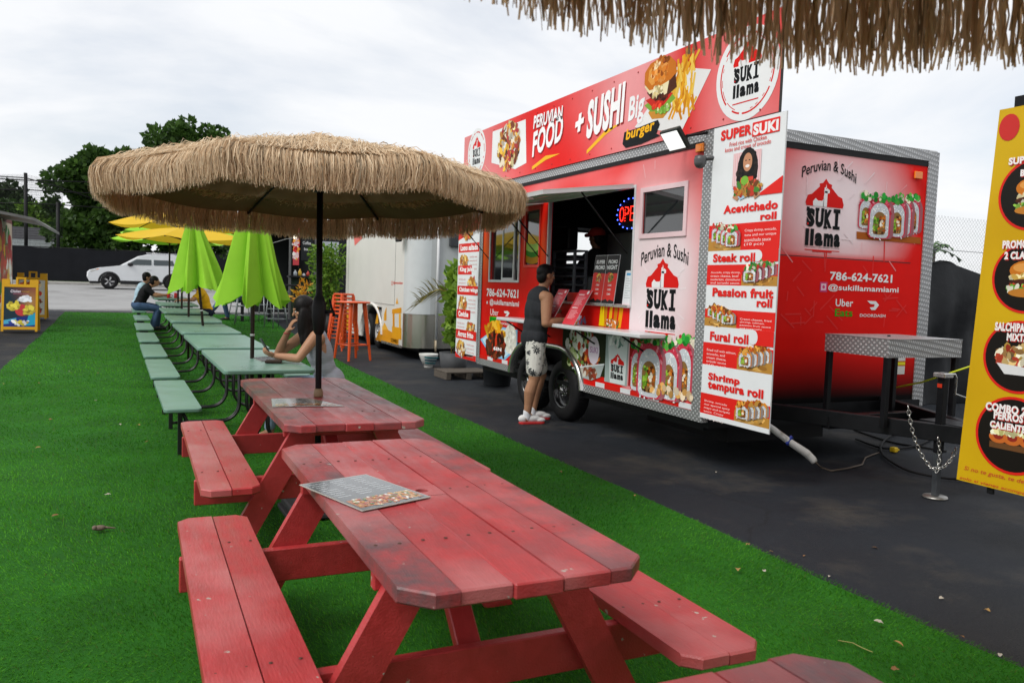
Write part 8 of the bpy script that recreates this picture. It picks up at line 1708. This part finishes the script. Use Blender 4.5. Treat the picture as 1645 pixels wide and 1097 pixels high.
ell(b, hc+V((.035, 0, -.08)), V((1, 0, 0)), V((0, 1, 0)), V((0, 0, 1)), .085, .098, .13); ell(b, hc+V((.055, 0, -.19)), V((1, 0, 0)), V((0, 1, 0)), V((0, 0, 1)), .072, .100, .13); ell(b, hc+V((.05, -.01, -.29)), V((1, 0, 0)), V((0, 1, 0)), V((0, 0, 1)), .055, .090, .10)
ell(b, hc+V((-.005, -.075, -.13)), V((1, 0, 0)), V((0, 1, 0)), V((0, 0, 1)), .060, .038, .16); ell(b, hc+V((.02, -.085, -.27)), V((1, 0, 0)), V((0, 1, 0)), V((0, 0, 1)), .045, .032, .12)
for dy, dx in ((-.10, .02), (-.06, .07), (-.02, .085), (.03, .08), (.08, .05), (-.085, -.02)): limb(b, [hc+V((dx*.6, dy*.8, -.1)), hc+V((dx, dy, -.28)), hc+V((dx*.9, dy*1.0, -.37-.02*math.sin(dy*90)))], [.03, .024, .006])
bake('hair', b, hair_m, PW, .008, 3, .004, 4)
b = MB(); ff, ll, uu = torso(b, pel-V((0, 0, .0)), nk-V((0, 0, .0)), fw, .004, .90, .10); ell(b, pel+V((.02, 0, .03)), ff, ll, uu, .135, .168, .14); bake('tank_top', b, mat('grey_knit', (.38, .40, .45), rough=.85, var=.2, vscale=40, stretch=(.2, .2, 3), bump=.2, bscale=60), PW, .008, 5, .004, 8)
b = MB(); ell(b, pel-V((-.02, 0, .03)), ff, ll, uu, .145, .178, .105)
for h, k in ((hL_, kL_), (hR_, kR_)): limb(b, [h, k], [.098, .072])
for k, a in ((kL_, aL_), (kR_, aR_)): limb(b, [k, a+V((0, 0, .05))], [.07, .05])
bake('jeans', b, mat('light_denim', (.28, .37, .48), rough=.9, var=.2, vscale=25), PW, .009, 4, .003, 9)
for a in (aL_, aR_): b = MB(); ell(b, V((a.x-.06, a.y, .045)), V((-1, 0, 0)), V((0, -1, 0)), V((0, 0, 1)), .12, .042, .042); b.build('shoe', shoe_white, PW)
b = MB(); wc = wR_.lerp(eR_, .12); b.tube([wc+V((.028*math.cos(t), .028*math.sin(t), .0)) for t in [2*PI*i/12 for i in range(13)]], .006, 6); b.build('bracelet', mat('red_beads', (.4, .05, .06), rough=.4), PW)
ph = thing('phone', 'dark smartphone held in the hand of the seated woman', 'phone', (1.05, 7.40, .88)); d_ = V((-.50, .05, .86)).normalized(); pnn = V((.86, .1, .5)); pnn = (pnn-d_*pnn.dot(d_)).normalized(); sd_ = d_.cross(pnn); Mp = Matrix(((sd_.x, d_.x, pnn.x, 1.04), (sd_.y, d_.y, pnn.y, 7.40), (sd_.z, d_.z, pnn.z, .895), (0, 0, 0, 1)))
b = MB(); b.prism(rrect(.037, .078, .01), -.0045, .0045, Mp, ch=.001); b.build('case', mat('phone_case', (.015, .018, .02), rough=.35), ph); b = MB(); b.prism(rrect(.034, .073, .008), .0048, .0055, Mp); b.build('screen', mat('phone_screen', (.01, .012, .015), rough=.05, var=0), ph)
b = MB(); b.bbox((-.045, -.07, 0), (.045, .07, .022), .004, Matrix.Translation((1.10, 7.30, .7575)) @ Matrix.Rotation(1.3, 4, 'Z')); o = b.build('wallet', mat('brown_leather', (.035, .022, .016), rough=.5, var=.2)); tag(o, 'small dark wallet on the green table beside the phone hand', 'wallet')
# ---- simpler figures farther away
def sitter(label, pel, neck, hc, f, shirt, pants, sk, elbows, wrists, knees, ankles, hairc=hair_m, hf=None, long_sleeve=False, cap=None, vox=.012, legs=True, longhair=False):
    t = thing('person', label, 'person', (pel.x, pel.y, min(a.z for a in ankles)-.09 if legs else 0)); b = MB(); ff, ll, uu = torso(b, pel, neck, f, -.004, .95, .175); b.capsule(neck-uu*.03, .055, hc-V((0, 0, .07)), .052, 10); fr_ = head(b, hc, hf or f, V((0, 0, 1)), .98)
    for sd, e, w in ((1, elbows[0], wrists[0]), (-1, elbows[1], wrists[1])):
        s_ = neck-uu*.09+ll*.185*sd; limb(b, [s_, e, w], [.056, .042, .028], 10); dd = (w-e).normalized(); hand(b, w, dd, V((0, 0, -1))+ff*.1, -ll*sd, 1.0, .6)
    if legs:
        for sd, k, a in ((1, knees[0], ankles[0]), (-1, knees[1], ankles[1])): limb(b, [pel+ll*.10*sd, k, a], [.09, .062, .042], 10); limb(b, [a, a+ff*V((1, 1, 0)).length*.08+V((0, 0, -.05))], [.036, .03])
    bo = bake('body', b, sk, t, vox*.75, 3); eyes(bo, hc, *fr_, .98)
    b = MB(); ell(b, hc+fr_[2]*.04-fr_[0]*.02, *fr_, .100, .088, .090); ell(b, hc-fr_[0]*.055-fr_[2]*.01, *fr_, .058, .084, .09)
    if longhair: limb(b, [hc-fr_[0]*.05, hc-fr_[0]*.07-V((0, 0, .2))], [.08, .05])
    if cap is None: bake('hair', b, hairc, t, .011, 2)
    else:
        bake('hair', b, hairc, t, .011, 2); b = MB(); ell(b, hc+fr_[2]*.055-fr_[0]*.012, *fr_, .112, .096, .082); b.capsule(hc+fr_[0]*.07+fr_[2]*.045, .030, hc+fr_[0]*.16+fr_[2]*.035, .026); bake('cap', b, cap, t, .008, 2); b = MB(); ell(b, hc+fr_[2]*.078+fr_[0]*.055, *fr_, .055, .062, .05); b.build('cap_front', mat('cap_white', (.6, .6, .58), rough=.7), t)
    b = MB(); torso(b, pel, neck, f, .014, .97, .15)
    for sd, e, w in ((1, elbows[0], wrists[0]), (-1, elbows[1], wrists[1])):
        s_ = neck-uu*.09+ll*.175*sd; limb(b, [s_, s_.lerp(e, .62)] if not long_sleeve else [s_, e, w.lerp(e, .1)], [.072, .062] if not long_sleeve else [.072, .056, .042], 10)
    bake('shirt', b, shirt, t, vox*.85, 3, .003)
    if legs:
        b = MB(); ell(b, pel-uu*.01, ff, ll, uu, .14, .18, .12)
        for sd, k, a in ((1, knees[0], ankles[0]), (-1, knees[1], ankles[1])): limb(b, [pel+ll*.10*sd, k, a+V((0, 0, .03))], [.10, .075, .058], 10)
        bake('trousers', b, pants, t, vox*.85, 3, .003)
        for a in ankles: b = MB(); g = V((ff.x, ff.y, 0)).normalized(); fl_, lf_, up_ = frame(g, V((0, 0, 1))); ell(b, V((a.x, a.y, a.z-.045))+g*.06, fl_, lf_, up_, .13, .045, .042); b.build('shoe', mat('dark_shoe', (.02, .02, .022), rough=.5), t)
    return t
denim = mat('blue_denim', (.055, .10, .19), rough=.9, var=.25, vscale=25); black_c = mat('black_cotton', (.010, .010, .012), rough=.85, var=.2); yel_c = mat('yellow_cotton', (.72, .40, .01), rough=.8, var=.08); wb = mat('white_blue_shirt', (.40, .55, .66), rough=.8, var=.25, vscale=6)
gx7, gy7, gz7 = GT[6]; gx6, gy6, gz6 = GT[5]
bx = gx7-.665; y = gy7-.35; z = gz7
sitter('person in a black crop top and jeans leaning over the farthest green table', V((bx, y, z+.56)), V((bx+.20, y, z+1.02)), V((bx+.34, y, z+1.12)), V((1, 0, -.25)), black_c, denim, skin_b, (V((bx+.33, y+.24, z+.83)), V((bx+.36, y-.22, z+.80))), (V((bx+.58, y+.1, z+.80)), V((bx+.60, y-.10, z+.82))), (V((bx+.42, y+.12, z+.50)), V((bx+.42, y-.12, z+.50))), (V((bx+.40, y+.12, z+.09)), V((bx+.32, y-.14, z+.09))), hf=V((1, .1, -.6)), longhair=False)
y2 = gy7+.25
sitter('person in a white and blue shirt sitting behind the one in black', V((bx-.02, y2, z+.56)), V((bx+.10, y2, z+1.05)), V((bx+.19, y2, z+1.20)), V((1, 0, -.15)), wb, denim, skin_b, (V((bx+.28, y2+.24, z+.83)), V((bx+.30, y2-.22, z+.80))), (V((bx+.52, y2+.1, z+.80)), V((bx+.54, y2-.08, z+.80))), (V((bx+.42, y2+.12, z+.50)), V((bx+.42, y2-.12, z+.50))), (V((bx+.38, y2+.12, z+.09)), V((bx+.30, y2-.14, z+.09))))
bx = gx6+.665; y = gy6+.55; z = gz6
sitter('person in a bright yellow shirt seated across the far green tables', V((bx, y, z+.56)), V((bx-.16, y, z+1.04)), V((bx-.26, y, z+1.20)), V((-1, 0, -.2)), yel_c, mat('navy_cotton', (.012, .018, .04), rough=.9), skin_a, (V((bx-.30, y-.24, z+.83)), V((bx-.32, y+.22, z+.81))), (V((bx-.56, y-.12, z+.80)), V((bx-.56, y+.06, z+.80))), (V((bx-.42, y-.12, z+.50)), V((bx-.42, y+.12, z+.50))), (V((bx-.38, y-.12, z+.09)), V((bx-.34, y+.14, z+.09))))
gj = at_ground(368, 516)
sitter('person in blue jeans seated beyond the far tables, mostly behind the closed umbrella', V((gj.x+.25, gj.y+.1, gj.z+.62)), V((gj.x+.24, gj.y+.1, gj.z+1.14)), V((gj.x+.20, gj.y+.1, gj.z+1.32)), V((-1, 0, 0)), black_c, denim, skin_a, (V((gj.x+.20, gj.y-.18, gj.z+.85)), V((gj.x+.20, gj.y+.36, gj.z+.85))), (V((gj.x-.02, gj.y-.02, gj.z+.78)), V((gj.x-.02, gj.y+.2, gj.z+.78))), (V((gj.x-.20, gj.y+.0, gj.z+.60)), V((gj.x-.12, gj.y+.22, gj.z+.55))), (V((gj.x-.42, gj.y, gj.z+.26)), V((gj.x-.02, gj.y+.2, gj.z+.09))))
sj = copy_tree(BS0, 'grey stool under the person in blue jeans', (gj.x+.27, gj.y+.1, gj.z-.22)); 
sj.scale = (1, 1, .80); sj.location.z = gj.z+.001
ck = on_x(958, 380, XS+.80); cx_, cy_, cz_ = XS+.80, ck.y, ck.z
sitter('cook in a dark shirt and red and white cap inside the trailer', V((cx_+.02, cy_, cz_-.70)), V((cx_+.01, cy_, cz_-.18)), V((cx_, cy_, cz_-.02)), V((-.35, .9, 0)), mat('dark_grey_cotton', (.022, .022, .024), rough=.85), black_c, skin_c, (V((cx_-.22, cy_+.12, cz_-.50)), V((cx_+.22, cy_+.10, cz_-.50))), (V((cx_-.18, cy_+.36, cz_-.56)), V((cx_+.12, cy_+.36, cz_-.56))), (V((cx_-.10, cy_, cz_-1.0)), V((cx_+.10, cy_, cz_-1.0))), (V((cx_-.10, cy_-.02, ZB+.14+.09)), V((cx_+.10, cy_-.02, ZB+.14+.09))), cap=mat('red_cap', (.40, .03, .02), rough=.7))
for k, (dx, lb) in enumerate(((-.05, 'red drink can on the farthest green table, left one'), (.10, 'red drink can on the farthest green table, right one'))):
    b = MB(); b.lathe([(.001, 0), (.03, 0), (.033, .008), (.033, .11), (.027, .122), (.001, .12)], 14, Matrix.Translation((gx7+dx, gy7-.6, gz7+.753))); o = b.build('drink_can', mat('red_can', (.5, .02, .02), rough=.3, metal=.3)); tag(o, lb, 'can')
